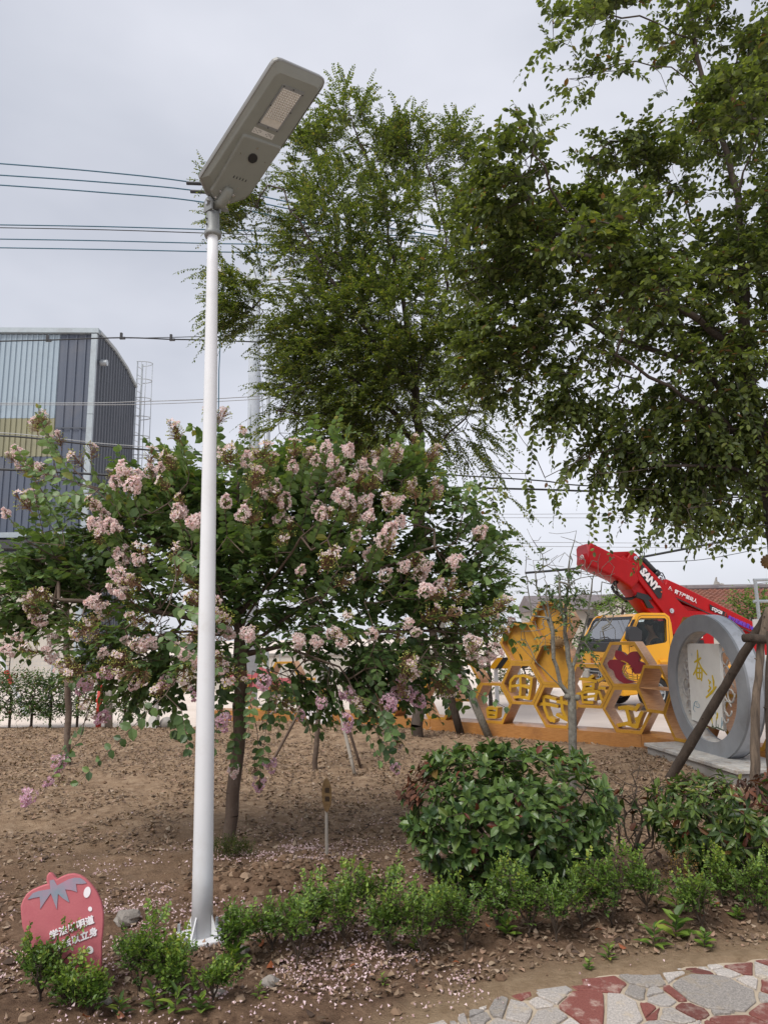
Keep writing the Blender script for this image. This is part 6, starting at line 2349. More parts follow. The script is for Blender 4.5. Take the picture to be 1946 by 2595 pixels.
# ------------------------------------------------------------------ middle tree
def middle_tree():
    Y = 12.0
    root = thing('zelkova_tree', (P(1061, 1870, Y)[0], Y, 0), 'tall feathery dark green tree in the middle, behind the flowering tree', 'tree')
    sk = Skeleton()
    base = np.array((P(1061, 1870, Y)[0], Y, -0.1))
    sk.limb([base, P(1062, 1500, Y), P(1063, 1280, Y), P(1062, 1090, Y), P(1040, 900, Y), P(1010, 700, Y), P(960, 480, Y), P(900, 330, Y), P(880, 240, Y)], step=0.3, wob=0.02)
    for pts in ([(1062, 1150), (930, 980), (800, 850), (690, 720)], [(1050, 1000), (900, 800), (780, 600), (720, 480)], [(1055, 960), (1120, 780), (1130, 600), (1080, 420)], [(1063, 1180), (1180, 1060), (1260, 940)],
                [(1062, 1230), (930, 1130), (800, 1070), (700, 1040)], [(1020, 740), (880, 560), (800, 420)], [(1000, 660), (1060, 500), (1040, 350)], [(1063, 1270), (1140, 1190), (1200, 1160)]):
        dy = random.uniform(-1.2, 1.2)
        sk.limb([P(x, y, Y + dy * i / (len(pts) - 1)) for i, (x, y) in enumerate(pts)], step=0.3, wob=0.04)
    blobs = [(890, 390, 100, 95), (790, 450, 110, 90), (1000, 450, 120, 110), (690, 560, 130, 95), (640, 570, 85, 75), (600, 690, 55, 75), (610, 790, 55, 55), (1190, 640, 80, 110), (880, 600, 200, 160), (1090, 620, 160, 180), (625, 640, 70, 60), (640, 760, 60, 60), (840, 800, 160, 150), (1000, 850, 210, 190), (800, 1010, 110, 90), (900, 950, 200, 150), (850, 1090, 190, 90), (1150, 560, 110, 110),
             (960, 1080, 200, 120), (1140, 960, 120, 160), (690, 1110, 50, 35), (880, 300, 55, 40), (770, 370, 55, 40), (1020, 370, 70, 45), (575, 600, 55, 35), (600, 790, 55, 40), (580, 500, 60, 35), (1130, 400, 70, 60), (1190, 520, 70, 80), (690, 450, 70, 50), (1190, 1150, 50, 90), (1230, 1260, 40, 70), (610, 470, 50, 40), (660, 400, 30, 25)]
    tg = blob_points(blobs, 3300, Y, zr=1.0, shell=0.35)
    cl = vnoise(tg[:, 0] * 1.5 + tg[:, 1] * 0.9 + 50, tg[:, 2] * 1.7 + tg[:, 1] * 0.5 + 50, 79)
    tg = tg[(cl + RNG.normal(0, 0.1, len(tg))) > 0.42]
    dirs, ends = sk.grow(tg, step=0.28, base_z=2.6, wob=0.02)
    cen = np.array((base[0], Y, 5.5))
    out = unit(tg - cen)
    rx, rz = proj_px(tg)
    D = dirs * 0.7 + out * 0.7 + RNG.normal(0, 0.25, tg.shape)
    D[:, 2] += np.where(tg[:, 2] > 8, 0.12, -0.1)
    L = RNG.uniform(0.45, 0.95, len(tg))
    n = 34
    droop = 0.3
    pos, ax, nn, sz, sid = spray_leaves(tg, D, L, n, 0.078, droop=droop, splay=0.95, jit=0.16)
    # two side shoots from each, filling the spray into a fan
    blocksW = [sk.tubes(0.0035, rmax=0.11, power=1.75), twig_tubes(tg, D, L, droop, 0.005, 0.0015)]
    P2, A2, N2, S2 = [pos], [ax], [nn], [sz]
    side = unit(np.cross(unit(D), (0, 0, 1.0)))
    for s in (-1, 1):
        o2 = tg + unit(D) * (L * 0.3)[:, None]
        d2 = unit(D) + side * s * 0.75 + RNG.normal(0, 0.2, D.shape)
        l2 = L * RNG.uniform(0.5, 0.75, len(L))
        p_, a_, n_, s_, _ = spray_leaves(o2, d2, l2, 19, 0.072, droop=droop, jit=0.16)
        P2.append(p_); A2.append(a_); N2.append(n_); S2.append(s_)
        blocksW.append(twig_tubes(o2, d2, l2, droop, 0.003, 0.001, 3))
    pos, ax, nn, sz = (np.concatenate(q) for q in (P2, A2, N2, S2))
    tint = np.clip(RNG.normal(0.5, 0.24, len(pos)) , 0, 1)
    add_wood(root, blocksW, M['bark'], 'trunk')
    leaf_parts(root, T_SMALL, pos, ax, nn, sz, tint, LM['zelkova_leaf'], LM['zelkova_leaf_single'], mass_name='crown')


def proj_px(p):
    d = np.asarray(p) - CP
    z = d @ _f
    return 973 + FOC * (d @ CR) / z, 1297.5 - FOC * (d @ CU) / z


middle_tree()


# ------------------------------------------------------------------ right-hand tree, near
def right_tree():
    Y = 7.9
    bx = P(1985, 1500, Y)[0]
    root = thing('elm_tree', (bx, Y, 0), 'big tree leaning in from the right edge with drooping leafy twigs', 'tree')
    sk = Skeleton()
    sk.limb([np.array((bx + 0.05, Y, -0.1)), P(1985, 1600, Y), P(1972, 1380, Y), P(1945, 1200, Y), P(1905, 1050, Y), P(1890, 900, Y), P(1880, 700, Y), P(1870, 500, Y), P(1780, 200, Y), P(1740, 0, Y), P(1730, -200, Y)], step=0.25, wob=0.015)
    for pts, dy in (([(1930, 1200), (1830, 1060), (1700, 980), (1560, 900), (1400, 850)], -0.9), ([(1900, 1060), (1760, 920), (1600, 870), (1440, 800), (1300, 780)], 0.3), ([(1890, 900), (1720, 780), (1560, 640), (1420, 520), (1380, 420)], -1.2),
                    ([(1885, 800), (1800, 650), (1740, 520), (1700, 400)], 0.8), ([(1800, 250), (1700, 170), (1560, 165), (1440, 200)], -0.4), ([(1760, 100), (1620, 40), (1480, 20), (1400, 60)], -0.8), ([(1930, 1220), (1800, 1180), (1680, 1180), (1520, 1200)], -0.6),
                    ([(1935, 1250), (1840, 1260), (1740, 1290)], -0.5), ([(1880, 700), (1960, 500), (2050, 300)], 0.5), ([(1895, 1000), (2050, 800), (2200, 600)], 0.2), ([(1870, 520), (1930, 300), (1960, 100)], -0.8), ([(1750, 60), (1850, -40), (1900, -150)], 0.3),
                    ([(1560, 640), (1400, 620), (1260, 640), (1180, 720)], -0.2), ([(1440, 800), (1300, 920), (1220, 1060)], 0.2)):
        sk.limb([P(x, y, Y + dy * i / (len(pts) - 1)) for i, (x, y) in enumerate(pts)], step=0.22, wob=0.025)
    blobs = [(1450, 70, 70, 55, Y - .8), (1540, 30, 60, 40, Y - .6), (1740, 100, 90, 90), (1830, 60, 120, 110), (1930, 150, 110, 150), (1520, 185, 85, 22, Y - .4, .25), (1470, 215, 40, 25, Y - .4, .2), (1900, 360, 130, 150), (1810, 300, 45, 55), (1960, 550, 130, 200),
             (1340, 380, 45, 60, Y - 1.1), (1300, 470, 100, 80, Y - .9), (1270, 550, 120, 90), (1540, 400, 70, 45), (1620, 400, 80, 45), (1730, 420, 110, 85), (1500, 560, 140, 90), (1700, 620, 180, 130), (1880, 760, 150, 180), (1400, 680, 170, 120), (1240, 700, 100, 110),
             (1600, 790, 200, 130), (1330, 840, 160, 110), (1760, 950, 170, 140), (1530, 950, 190, 110), (1880, 1080, 120, 160), (1700, 1100, 160, 90), (1270, 940, 100, 80), (1440, 1010, 110, 50), (1560, 1130, 90, 80), (1830, 1230, 110, 80), (1700, 1220, 110, 60), (1960, 1200, 90, 120),
             (1520, 600, 110, 70, Y - 1.4, .4), (1660, 720, 110, 80, Y - 1.3, .4), (1850, 300, 70, 120, Y - 1.0, .4), (2080, 400, 120, 300), (2080, 900, 120, 300), (1850, -80, 160, 100), (1350, 600, 90, 70)]
    tg = blob_points(blobs, 2700, Y, zr=0.9, shell=0.25)
    cl = vnoise(tg[:, 0] * 1.9 + tg[:, 1] * 0.9 + 80, tg[:, 2] * 2.1 + tg[:, 1] * 0.5 + 20, 78)
    tg = tg[(cl + RNG.normal(0, 0.12, len(tg))) > 0.41]
    dirs, ends = sk.grow(tg, step=0.2, base_z=3.0, wob=0.02)
    # twigs that hang below the crown, as they do in the photo
    hang = [(1480, 1150, 1460, 1290), (1510, 1200, 1490, 1370), (1440, 1180, 1420, 1270), (1350, 1080, 1345, 1220), (1300, 1080, 1290, 1190), (1330, 1200, 1350, 1310), (1380, 1210, 1430, 1330), (1560, 1230, 1545, 1330), (1540, 1290, 1545, 1410), (1600, 1240, 1590, 1330), (1500, 1250, 1505, 1400),
            (1665, 1240, 1660, 1400), (1640, 1260, 1610, 1390), (1720, 1270, 1700, 1390), (1780, 1240, 1770, 1390), (1800, 1280, 1820, 1380), (1690, 1330, 1600, 1400), (1900, 1330, 1800, 1400), (1946, 1330, 1860, 1390), (1640, 1380, 1600, 1450), (1760, 1340, 1740, 1395), (1410, 1240, 1400, 1330), (1250, 1230, 1245, 1370), (1225, 1180, 1215, 1360), (1270, 1200, 1275, 1290),
            (1400, 110, 1365, 60), (1445, 100, 1465, 190), (1480, 190, 1470, 270), (1500, 180, 1370, 170), (1560, 165, 1380, 165), (1360, 330, 1385, 290), (1330, 400, 1270, 370), (1380, 380, 1360, 320), (1640, 360, 1580, 335), (1500, 370, 1440, 395), (1550, 380, 1490, 360), (1690, 230, 1660, 240)]
    hp = np.array([P(a, b, Y - 0.5 + random.uniform(-.3, .3)) for a, b, c, d in hang])
    he = np.array([P(c, d, Y - 0.5 + random.uniform(-.3, .3)) for a, b, c, d in hang])
    dh, _ = sk.grow(hp, step=0.2, wob=0.015, lift=0.1)
    cen = np.array((bx, Y, 5.0))
    out = unit(tg - cen)
    D = dirs * 0.6 + out * 0.45 + RNG.normal(0, 0.32, tg.shape)
    D[:, 2] -= np.where(tg[:, 2] < 4.5, 0.5, 0.0)
    L = RNG.uniform(0.25, 0.6, len(tg))
    n = 15
    pos, ax, nn, sz, _ = spray_leaves(tg, D, L, n, 0.1, droop=0.3, splay=0.8, jit=0.35)
    W_ = [sk.tubes(0.003, rmax=0.115, power=1.65), twig_tubes(tg, D, L, 0.3, 0.004, 0.0012)]
    P2, A2, N2, S2 = [pos], [ax], [nn], [sz]
    side = unit(np.cross(unit(D), (0, 0, 1.0)))
    for s in (-1, 1):
        o2 = tg + unit(D) * (L * 0.25)[:, None]
        d2 = unit(D) * 0.8 + side * s * 0.8 + RNG.normal(0, 0.25, D.shape)
        l2 = L * RNG.uniform(0.5, 0.8, len(L))
        p_, a_, n_, s_, _ = spray_leaves(o2, d2, l2, 11, 0.092, droop=0.3, jit=0.35)
        P2.append(p_); A2.append(a_); N2.append(n_); S2.append(s_)
        W_.append(twig_tubes(o2, d2, l2, 0.3, 0.0025, 0.001, 3))
    Lh = np.linalg.norm(he - hp, axis=1)
    p_, a_, n_, s_, _ = spray_leaves(hp, he - hp, Lh, 16, 0.088, droop=0.02, splay=0.9, up=(0.25, -0.9, 0.3), jit=0.25, taper=0.45)
    P2.append(p_); A2.append(a_); N2.append(n_); S2.append(s_)
    W_.append(twig_tubes(hp, he - hp, Lh, 0.02, 0.003, 0.001))
    pos, ax, nn, sz = (np.concatenate(q) for q in (P2, A2, N2, S2))
    tint = np.clip(RNG.normal(0.45, 0.25, len(pos)), 0, 1)
    bark_o = add_wood(root, W_, M['bark'], 'trunk')
    leaf_parts(root, T_OVAL[:2], pos, ax, nn, sz, tint, LM['elm_leaf'], LM['elm_leaf_single'], mass_name='crown')


right_tree()


# ------------------------------------------------------------------ crape myrtle in flower
def floret_bank(k, deep, nfl=22, nbud=26):
    """A flower cluster: crinkled florets and buds on a branched stem, +Z along the stem, about 0.15 m long."""
    r = np.random.default_rng(100 + k)
    tplP = (np.array([(0, 0, 0), (-0.35, 0.55, 0.16), (0.05, 0.62, -0.12), (0.42, 0.5, 0.14), (-0.42, 0.95, -0.1), (0.05, 1.08, 0.16), (0.45, 0.92, -0.08)]), [np.array([(0, 2, 1), (0, 3, 2), (1, 2, 5), (1, 5, 4), (2, 3, 6), (2, 6, 5)])])
    P_, A_, N_, S_, T_ = [], [], [], [], []
    yel, buds, stems = [], [], []
    H, Rr = 0.15, 0.062
    for i in range(nfl + nbud):
        z = H * r.uniform(0.1, 1.0)
        rad = Rr * math.sin(min(1, z / H * 0.8 + 0.25) * math.pi) ** 0.7 * r.uniform(0.75, 1.05)
        a = r.uniform(0, 2 * math.pi)
        c = np.array((rad * math.cos(a), rad * math.sin(a), z))
        o = unit(np.array((c[0], c[1], (z - H * 0.4) * 0.8)))
        stems.append((np.array((0, 0, max(0, z - 0.04))), c))
        if i < nfl:
            x = unit(np.cross(o, (0.1, 0.3, 1.0)))
            y = np.cross(o, x)
            np_ = 6
            for j in range(np_):
                w = 2 * math.pi * j / np_ + r.normal(0, 0.2)
                d = x * math.cos(w) + y * math.sin(w)
                P_.append(c + d * 0.004)
                A_.append(d + o * r.normal(0.35, 0.3))
                N_.append(o + r.normal(0, 0.35, 3))
                S_.append(r.uniform(0.017, 0.027))
                T_.append(np.clip(r.normal(0.55, 0.3), 0, 1))
            if r.random() < 0.45:
                yel.append(c + o * 0.006)
        else:
            buds.append(c + o * 0.006)
    V1, F1, T1 = scatter(tplP, np.array(P_), np.array(A_), np.array(N_), np.array(S_), np.array(T_))
    nb1 = sum(len(f) for f in F1)
    oct_ = np.array([(1, 0, 0), (-1, 0, 0), (0, 1, 0), (0, -1, 0), (0, 0, 1), (0, 0, -1)], float)
    of = np.array([(0, 2, 4), (2, 1, 4), (1, 3, 4), (3, 0, 4), (2, 0, 5), (1, 2, 5), (3, 1, 5), (0, 3, 5)])
    Vs, Fs, Ts, mi = [V1], [f for f in F1], [T1], [np.zeros(nb1, int)]
    b = len(V1)
    for pts, sc, m in ((yel, 0.005, 1), (buds, 0.0048, 2)):
        for q in pts:
            Vs.append(q + oct_ * sc * r.uniform(0.7, 1.2))
            Fs.append(of + b)
            Ts.append(np.full(6, r.random()))
            mi.append(np.full(8, m))
            b += 6
    st = np.array([s[0] for s in stems]), np.array([s[1] for s in stems])
    v, f, t = edge_tubes(st[0], st[1], np.full(len(stems), 0.0016), np.full(len(stems), 0.001), 3)
    Vs.append(v); Fs.append(f[0] + b); Ts.append(t); mi.append(np.full(len(f[0]), 3))
    b += len(v)
    v, f, t = edge_tubes(np.array([(0, 0, -0.05)]), np.array([(0, 0, H * 0.9)]), np.array([0.003]), np.array([0.0015]), 4)
    Vs.append(v); Fs.append(f[0] + b); Ts.append(t); mi.append(np.full(len(f[0]), 3))
    return mesh_np('flower_cluster', np.concatenate(Vs), Fs, [M['flower_deep'] if deep else M['flower'], M['pollen'], M['bud'], M['twig_red']], np.concatenate(mi), np.concatenate(Ts))


FLOWERS = [(620, 1085), (628, 1165), (569, 1267), (617, 1300), (690, 1190), (700, 1225), (780, 1140), (800, 1160), (855, 1165), (830, 1130), (795, 1215), (790, 1240), (807, 1281), (820, 1300), (890, 1275), (940, 1305), (920, 1310), (870, 1260), (985, 1340), (1010, 1325), (970, 1365), (905, 1350),
           (975, 1140), (1000, 1130), (960, 1170), (920, 1180), (1010, 1260), (985, 1265), (1020, 1110), (900, 1195), (925, 1265), (765, 1440), (1025, 1430), (980, 1450), (510, 1580), (580, 1605), (630, 1600), (800, 1625), (850, 1605), (870, 1620), (930, 1600), (950, 1605), (1040, 1580),
           (1060, 1600), (560, 1690), (670, 1735), (740, 1815), (765, 1820), (825, 1790), (880, 1830), (905, 1790), (990, 1780), (975, 1830), (985, 1860), (1025, 1725), (1065, 1780), (660, 1990), (590, 1960), (1030, 1900), (1010, 1955), (560, 1830), (10, 1295), (240, 1275), (260, 1300), (265, 1220),
           (290, 1330), (245, 1340), (450, 1300), (460, 1285), (500, 1315), (390, 1370), (310, 1390), (350, 1410), (290, 1480), (310, 1500), (100, 1570), (60, 1590), (40, 1610), (115, 1650), (130, 1670), (255, 1540), (260, 1650), (250, 1670), (310, 1625), (350, 1640), (385, 1630), (460, 1660),
           (510, 1565), (405, 1710), (420, 1730), (265, 1705), (210, 1740), (340, 1740), (490, 1760), (260, 1790), (410, 1740), (250, 1815), (140, 1930), (120, 1990), (20, 1650), (40, 1130), (45, 1145), (380, 1190), (400, 1180), (310, 1190), (290, 1220), (430, 1200), (330, 1195), (350, 1205),
           (1110, 1235), (1215, 1345), (1150, 1420), (1290, 1590), (1300, 1575), (1195, 1630), (1200, 1660), (1230, 1680), (1260, 1640), (1130, 1700), (1175, 1730), (1080, 1490), (1120, 1480), (1075, 1420), (1245, 1660), (930, 1145), (885, 1140), (860, 1200), (745, 1180), (720, 1270), (660, 1240)]
BUDS = [(95, 1050), (110, 1075), (85, 1270), (100, 1250), (130, 1110), (215, 1140), (70, 1180), (110, 1180), (545, 1065), (450, 1090), (440, 1165), (740, 1150), (670, 1150), (600, 1130), (640, 1270), (720, 1330), (1080, 1150), (1040, 1210), (1090, 1240), (420, 1420), (330, 1480), (60, 1530), (90, 1500), (360, 1580),
        (280, 1690), (320, 1690), (600, 1730), (520, 1690), (690, 1780), (1070, 1700), (1140, 1740), (1060, 1650), (1250, 1560), (1280, 1540), (860, 1440), (850, 1410), (1120, 1560), (1170, 1500), (510, 1530), (560, 1560), (470, 1630), (500, 1500), (210, 1580), (230, 1620), (190, 1690), (160, 1720), (440, 1690), (900, 1230), (640, 1200), (690, 1160), (950, 1230)]


def crape():
    Y = 5.8
    b = G(577, 2165)
    root = thing('crape_myrtle', (b[0], b[1], 0), 'spreading crape myrtle with pale pink flower clusters behind the lamp post', 'tree')
    sk = Skeleton()
    sk.limb([np.array((b[0], b[1], -0.08)), P(598, 1950, 5.9), P(608, 1850, 5.88), P(612, 1740, 5.85), P(608, 1660, 5.8), P(600, 1560, 5.8)], step=0.15, wob=0.01)
    for pts, dy in (([(600, 1560), (480, 1440), (340, 1330), (240, 1240), (150, 1150)], -0.2), ([(604, 1620), (450, 1560), (300, 1540), (150, 1520), (40, 1500)], -0.5), ([(600, 1560), (620, 1400), (600, 1250), (610, 1120)], -0.2),
                    ([(602, 1580), (720, 1430), (830, 1290), (900, 1180)], -0.3), ([(606, 1640), (760, 1540), (900, 1470), (1050, 1400), (1150, 1380)], -0.4), ([(606, 1650), (780, 1620), (950, 1600), (1120, 1600), (1220, 1620)], -0.1), ([(602, 1590), (560, 1420), (470, 1280), (420, 1220)], 0.6),
                    ([(602, 1600), (720, 1480), (860, 1420), (980, 1330)], 0.6), ([(604, 1630), (480, 1600), (380, 1620), (300, 1680)], -0.6), ([(606, 1660), (720, 1640), (860, 1690), (900, 1760)], -0.6), ([(605, 1600), (560, 1500), (520, 1400), (450, 1330)], -0.8), ([(605, 1600), (680, 1480), (740, 1400), (800, 1330)], -0.8)):
        sk.limb([P(x, y, Y + dy * i / (len(pts) - 1)) for i, (x, y) in enumerate(pts)], step=0.15, wob=0.012)
    blobs = [(330, 1320, 130, 80), (560, 1260, 180, 110), (760, 1230, 180, 110), (950, 1260, 170, 110), (1100, 1330, 110, 90), (150, 1420, 140, 50), (60, 1460, 90, 45), (400, 1420, 210, 110), (650, 1430, 220, 130), (880, 1450, 190, 130), (1060, 1480, 120, 120), (120, 1540, 120, 60), (340, 1600, 170, 90), (560, 1570, 120, 80),
             (780, 1590, 170, 80), (950, 1620, 120, 90), (1090, 1620, 100, 90), (420, 1690, 90, 50), (900, 1720, 90, 70), (620, 1350, 200, 120), (430, 1300, 120, 90), (1000, 1700, 60, 60), (1180, 1520, 80, 80), (200, 1490, 150, 60), (60, 1520, 100, 50), (560, 1690, 60, 60), (760, 1700, 90, 40), (1180, 1400, 60, 60)]
    tg = blob_points(blobs, 1080, Y, zr=0.75, shell=0.15)

    def front(x, y):
        q = max(0.0, 1 - ((x - 620) / 720) ** 2 - ((y - 1480) / 470) ** 2)
        return Y - 0.15 - 0.75 * math.sqrt(q) + random.uniform(-0.15, 0.2)
    fl = [(x, y, front(x, y)) for x, y in FLOWERS]
    bd = [(x, y, front(x, y)) for x, y in BUDS]
    tipP = np.array([P(x, y, q) for x, y, q in fl + bd])
    cen = np.array((P(610, 1600, Y)[0], Y + 0.2, 1.75))
    outw = unit(tipP - cen)
    d0 = outw.copy()
    d0[:, 2] += np.where(tipP[:, 2] > 2.0, 0.7, np.where(tipP[:, 2] < 1.4, -0.6, 0.1))
    d0 = unit(d0)
    Lf = RNG.uniform(0.28, 0.42, len(tipP))
    orgF = tipP - d0 * Lf[:, None]
    # drooping and rising shoots traced one by one
    hang = [(420, 1760, 190, 1985, 5.0), (690, 1720, 660, 1960, 5.1), (640, 1700, 630, 1860, 5.05), (880, 1760, 965, 1930, 5.1), (560, 1720, 545, 1900, 5.3), (1060, 1680, 1290, 1790, 5.0), (150, 1215, 95, 1020, 5.2), (200, 1230, 120, 1110, 5.1), (240, 1250, 60, 1260, 5.1), (250, 1240, 60, 1180, 5.15), (110, 1350, 85, 1230, 5.3),
            (550, 1180, 540, 1060, 5.3), (480, 1200, 455, 1100, 5.3), (1040, 1200, 1070, 1100, 5.6), (460, 1800, 480, 1900, 4.9), (960, 1790, 1000, 1880, 5.2), (390, 1600, 560, 1690, 4.55), (430, 1530, 560, 1580, 4.5), (440, 1400, 500, 1440, 4.6), (1040, 1240, 1190, 1290, 5.5)]
    hp = np.array([P(a, b_, e) for a, b_, c, d, e in hang])
    he = np.array([P(c, d, e - 0.08) for a, b_, c, d, e in hang])
    al = np.concatenate([tg, orgF, hp])
    dirs, ends = sk.grow(al, step=0.16, base_z=1.15, wob=0.012, sag=0.08, lift=0.15)
    nt_ = len(tg)
    D = dirs[:nt_] * 0.7 + unit(tg - cen) * 0.7 + RNG.normal(0, 0.3, tg.shape)
    D[:, 2] -= np.where(tg[:, 2] < 1.7, 0.35, -0.1)
    L = RNG.uniform(0.26, 0.46, nt_)
    Pp, Aa, Nn, Ss = [], [], [], []
    W_ = [sk.tubes(0.0035, rmax=0.054, power=1.9), twig_tubes(tg, D, L, 0.2, 0.0032, 0.0015)]

    def add(o, d, l, n, droop, size, up=(0, 0, 1), taper=0.3):
        p_, a_, n_, s_, _ = spray_leaves(o, d, l, n, size, droop=droop, splay=1.1, up=up, jit=0.22, taper=taper, alternate=False, flat=0.9)
        Pp.append(p_); Aa.append(a_); Nn.append(n_); Ss.append(s_)
    add(tg, D, L, 14, 0.2, 0.088)
    o2 = tg + unit(D) * (L * 0.3)[:, None]
    sd = unit(np.cross(unit(D), (0, 0, 1.0)) + RNG.normal(0, 0.4, D.shape))
    d2 = unit(D) * 0.7 + sd * RNG.choice([-1, 1], (nt_, 1))
    add(o2, d2, L * 0.7, 10, 0.15, 0.08)
    W_.append(twig_tubes(o2, d2, L * 0.7, 0.15, 0.0025, 0.0012))
    add(orgF, d0, Lf, 12, 0.0, 0.078)
    W_.append(twig_tubes(orgF, d0, Lf, 0.0, 0.003, 0.002))
    Lh = np.linalg.norm(he - hp, axis=1)
    big = Lh > 0.5
    add(hp, he - hp, Lh, 16, 0.03, 0.078, up=(0.2, -0.8, 0.5), taper=0.35)
    W_.append(twig_tubes(hp, he - hp, Lh, 0.03, 0.0035, 0.0018))
    pos, ax, nn, sz = (np.concatenate(q) for q in (Pp, Aa, Nn, Ss))
    keep = pos[:, 2] > 0.45
    pos, ax, nn, sz = pos[keep], ax[keep], nn[keep], sz[keep]
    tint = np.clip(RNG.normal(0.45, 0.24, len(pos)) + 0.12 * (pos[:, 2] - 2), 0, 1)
    add_wood(root, W_, M['bark_smooth'], 'trunk')
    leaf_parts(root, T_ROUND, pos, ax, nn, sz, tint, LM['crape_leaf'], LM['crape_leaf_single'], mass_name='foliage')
    bank = [floret_bank(k, False, 26, 9) for k in range(4)] + [floret_bank(10 + k, True, 26, 6) for k in range(2)]
    budb = [floret_bank(20 + k, False, 2, 60) for k in range(3)]
    for i, (x, y, q) in enumerate(fl):
        if i % 6 == 4:
            continue
        deep = y > 1700 and random.random() < 0.75
        me = random.choice(bank[4:]) if deep else random.choice(bank[:4])
        place('flower_cluster', me, root, tipP[i] - d0[i] * 0.06, d0[i] + RNG.normal(0, 0.2, 3), RNG.normal(0, 1, 3), random.uniform(0.5, 0.85))
        if random.random() < 0.25:
            o = RNG.normal(0, 0.07, 3)
            place('flower_cluster', random.choice(bank[4:] if deep else bank[:4]), root, tipP[i] - d0[i] * 0.1 + o, d0[i] + RNG.normal(0, 0.4, 3), RNG.normal(0, 1, 3), random.uniform(0.6, 0.95))
    for i in range(len(bd)):
        k = len(fl) + i
        for _ in range(2):
            place('bud_cluster', random.choice(budb), root, tipP[k] - d0[k] * 0.08 + RNG.normal(0, 0.04, 3), d0[k] + RNG.normal(0, 0.3, 3), RNG.normal(0, 1, 3), random.uniform(0.8, 1.25))
    for i in range(0, len(fl), 2):
        place('bud_cluster', random.choice(budb), root, tipP[i] - d0[i] * 0.08 + RNG.normal(0, 0.06, 3), d0[i] + RNG.normal(0, 0.3, 3), RNG.normal(0, 1, 3), random.uniform(0.6, 1.0))


crape()


# ------------------------------------------------------------------ clipped broad-leaved shrubs
def rosettes(org, D, n, lsize, L=0.06, rng=RNG):
    """Whorls of leaves at the shoot ends."""
    S = len(org)
    D = unit(D)
    a = unit(np.cross(D, (0.2, 0.1, 1.0)))
    b = np.cross(D, a)
    k = np.arange(n)
    w = k * 2.4 + rng.uniform(0, 6.28, (S, 1))
    t = k / n
    el = 0.2 + 0.75 * t[None, :] + rng.normal(0, 0.15, (S, n))
    rad = a[:, None] * np.cos(w)[..., None] + b[:, None] * np.sin(w)[..., None]
    ax = rad * np.cos(el)[..., None] + D[:, None] * np.sin(el)[..., None] + rng.normal(0, 0.15, (S, n, 3))
    ax[..., 2] -= 0.12
    nn = D[:, None] * np.cos(el)[..., None] - rad * np.sin(el)[..., None] * 0.7 + np.array((0, 0, 0.35)) + rng.normal(0, 0.2, (S, n, 3))
    pos = org[:, None] + D[:, None] * (L * (t - 0.5))[None, :, None]
    sz = lsize * rng.uniform(0.65, 1.15, (S, n)) * (1 - 0.25 * t)
    return pos.reshape(-1, 3), unit(ax.reshape(-1, 3)), unit(nn.reshape(-1, 3)), sz.ravel()


def shrub(name, label, base, box, n_out, n_in, lsize, mats, tpls, stems=7, dead=None, tint_mu=0.5, droopy=0.0, nleaf=9, squareness=3.0, zlo=0.12):
    """base: foot; box: half widths x, y and the top height."""
    root = thing(name, base, label, 'shrub')
    hx, hy, top = box
    zc, hz = (top + zlo) / 2, (top - zlo) / 2
    pts, outd = [], []
    while len(pts) < n_out + n_in:
        v = RNG.normal(0, 1, 3)
        v /= (np.abs(v) ** squareness).sum() ** (1 / squareness)
        r = 1.0 if len(pts) < n_out else RNG.uniform(0.45, 0.9)
        r *= RNG.uniform(0.88, 1.04)
        p = np.array((v[0] * hx * r, v[1] * hy * r, zc + v[2] * hz * r))
        taper = 0.72 + 0.28 * min(1, (p[2] - zlo) / (0.55 * top))
        p[0] *= taper
        p[1] *= taper
        pts.append(np.array(base) + p)
        o = v / np.array((hx, hy, hz))
        outd.append(o)
    pts, outd = np.array(pts), unit(np.array(outd))
    sk = Skeleton()
    b = np.array(base, float)
    sk.limb([b + np.array((0, 0, -0.05)), b + np.array((0, 0, 0.08))], step=0.05)
    for k in range(stems):
        a = 2 * math.pi * k / stems + random.uniform(-.3, .3)
        e = b + np.array((hx * 0.6 * math.cos(a), hy * 0.6 * math.sin(a), top * random.uniform(0.55, 0.85)))
        sk.limb([b + np.array((0.02 * math.cos(a), 0.02 * math.sin(a), 0.06)), (b * 0.55 + e * 0.45) + np.array((0, 0, -0.08)), e], step=0.09, wob=0.012)
    dirs, _ = sk.grow(pts, step=0.1, base_z=b[2] + 0.15, wob=0.008, sag=0.05, lift=0.5)
    D = outd * 0.8 + dirs * 0.5 + np.array((0, 0, 0.45 - droopy)) + RNG.normal(0, 0.25, pts.shape)
    pos, ax, nn, sz = rosettes(pts, D, nleaf, lsize)
    if droopy:
        ax[:, 2] -= droopy
        ax = unit(ax)
    keep = pos[:, 2] > 0.02
    pos, ax, nn, sz = pos[keep], ax[keep], nn[keep], sz[keep]
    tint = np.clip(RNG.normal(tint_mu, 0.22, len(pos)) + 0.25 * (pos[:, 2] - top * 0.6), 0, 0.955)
    tint = np.where(RNG.random(len(pos)) < 0.012, 1.0, tint)
    add_wood(root, [sk.tubes(0.0025, rmax=0.022, power=2.4)], M['twig'], 'stem')
    if dead is not None:
        q = dead(pos)
        blk = scatter(tpls[1], pos[q], ax[q] + np.array((0, 0, -0.5)), nn[q], sz[q] * 0.85, RNG.random(q.sum()))
        o = link('dead_leaves', mesh_np('dead_leaves', *blk[:2], LM['dead_leaf'], tint=blk[2]), root)
        o['kind'] = 'stuff'
        pos, ax, nn, sz, tint = pos[~q], ax[~q], nn[~q], sz[~q], tint[~q]
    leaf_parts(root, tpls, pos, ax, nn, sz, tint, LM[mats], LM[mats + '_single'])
    return root


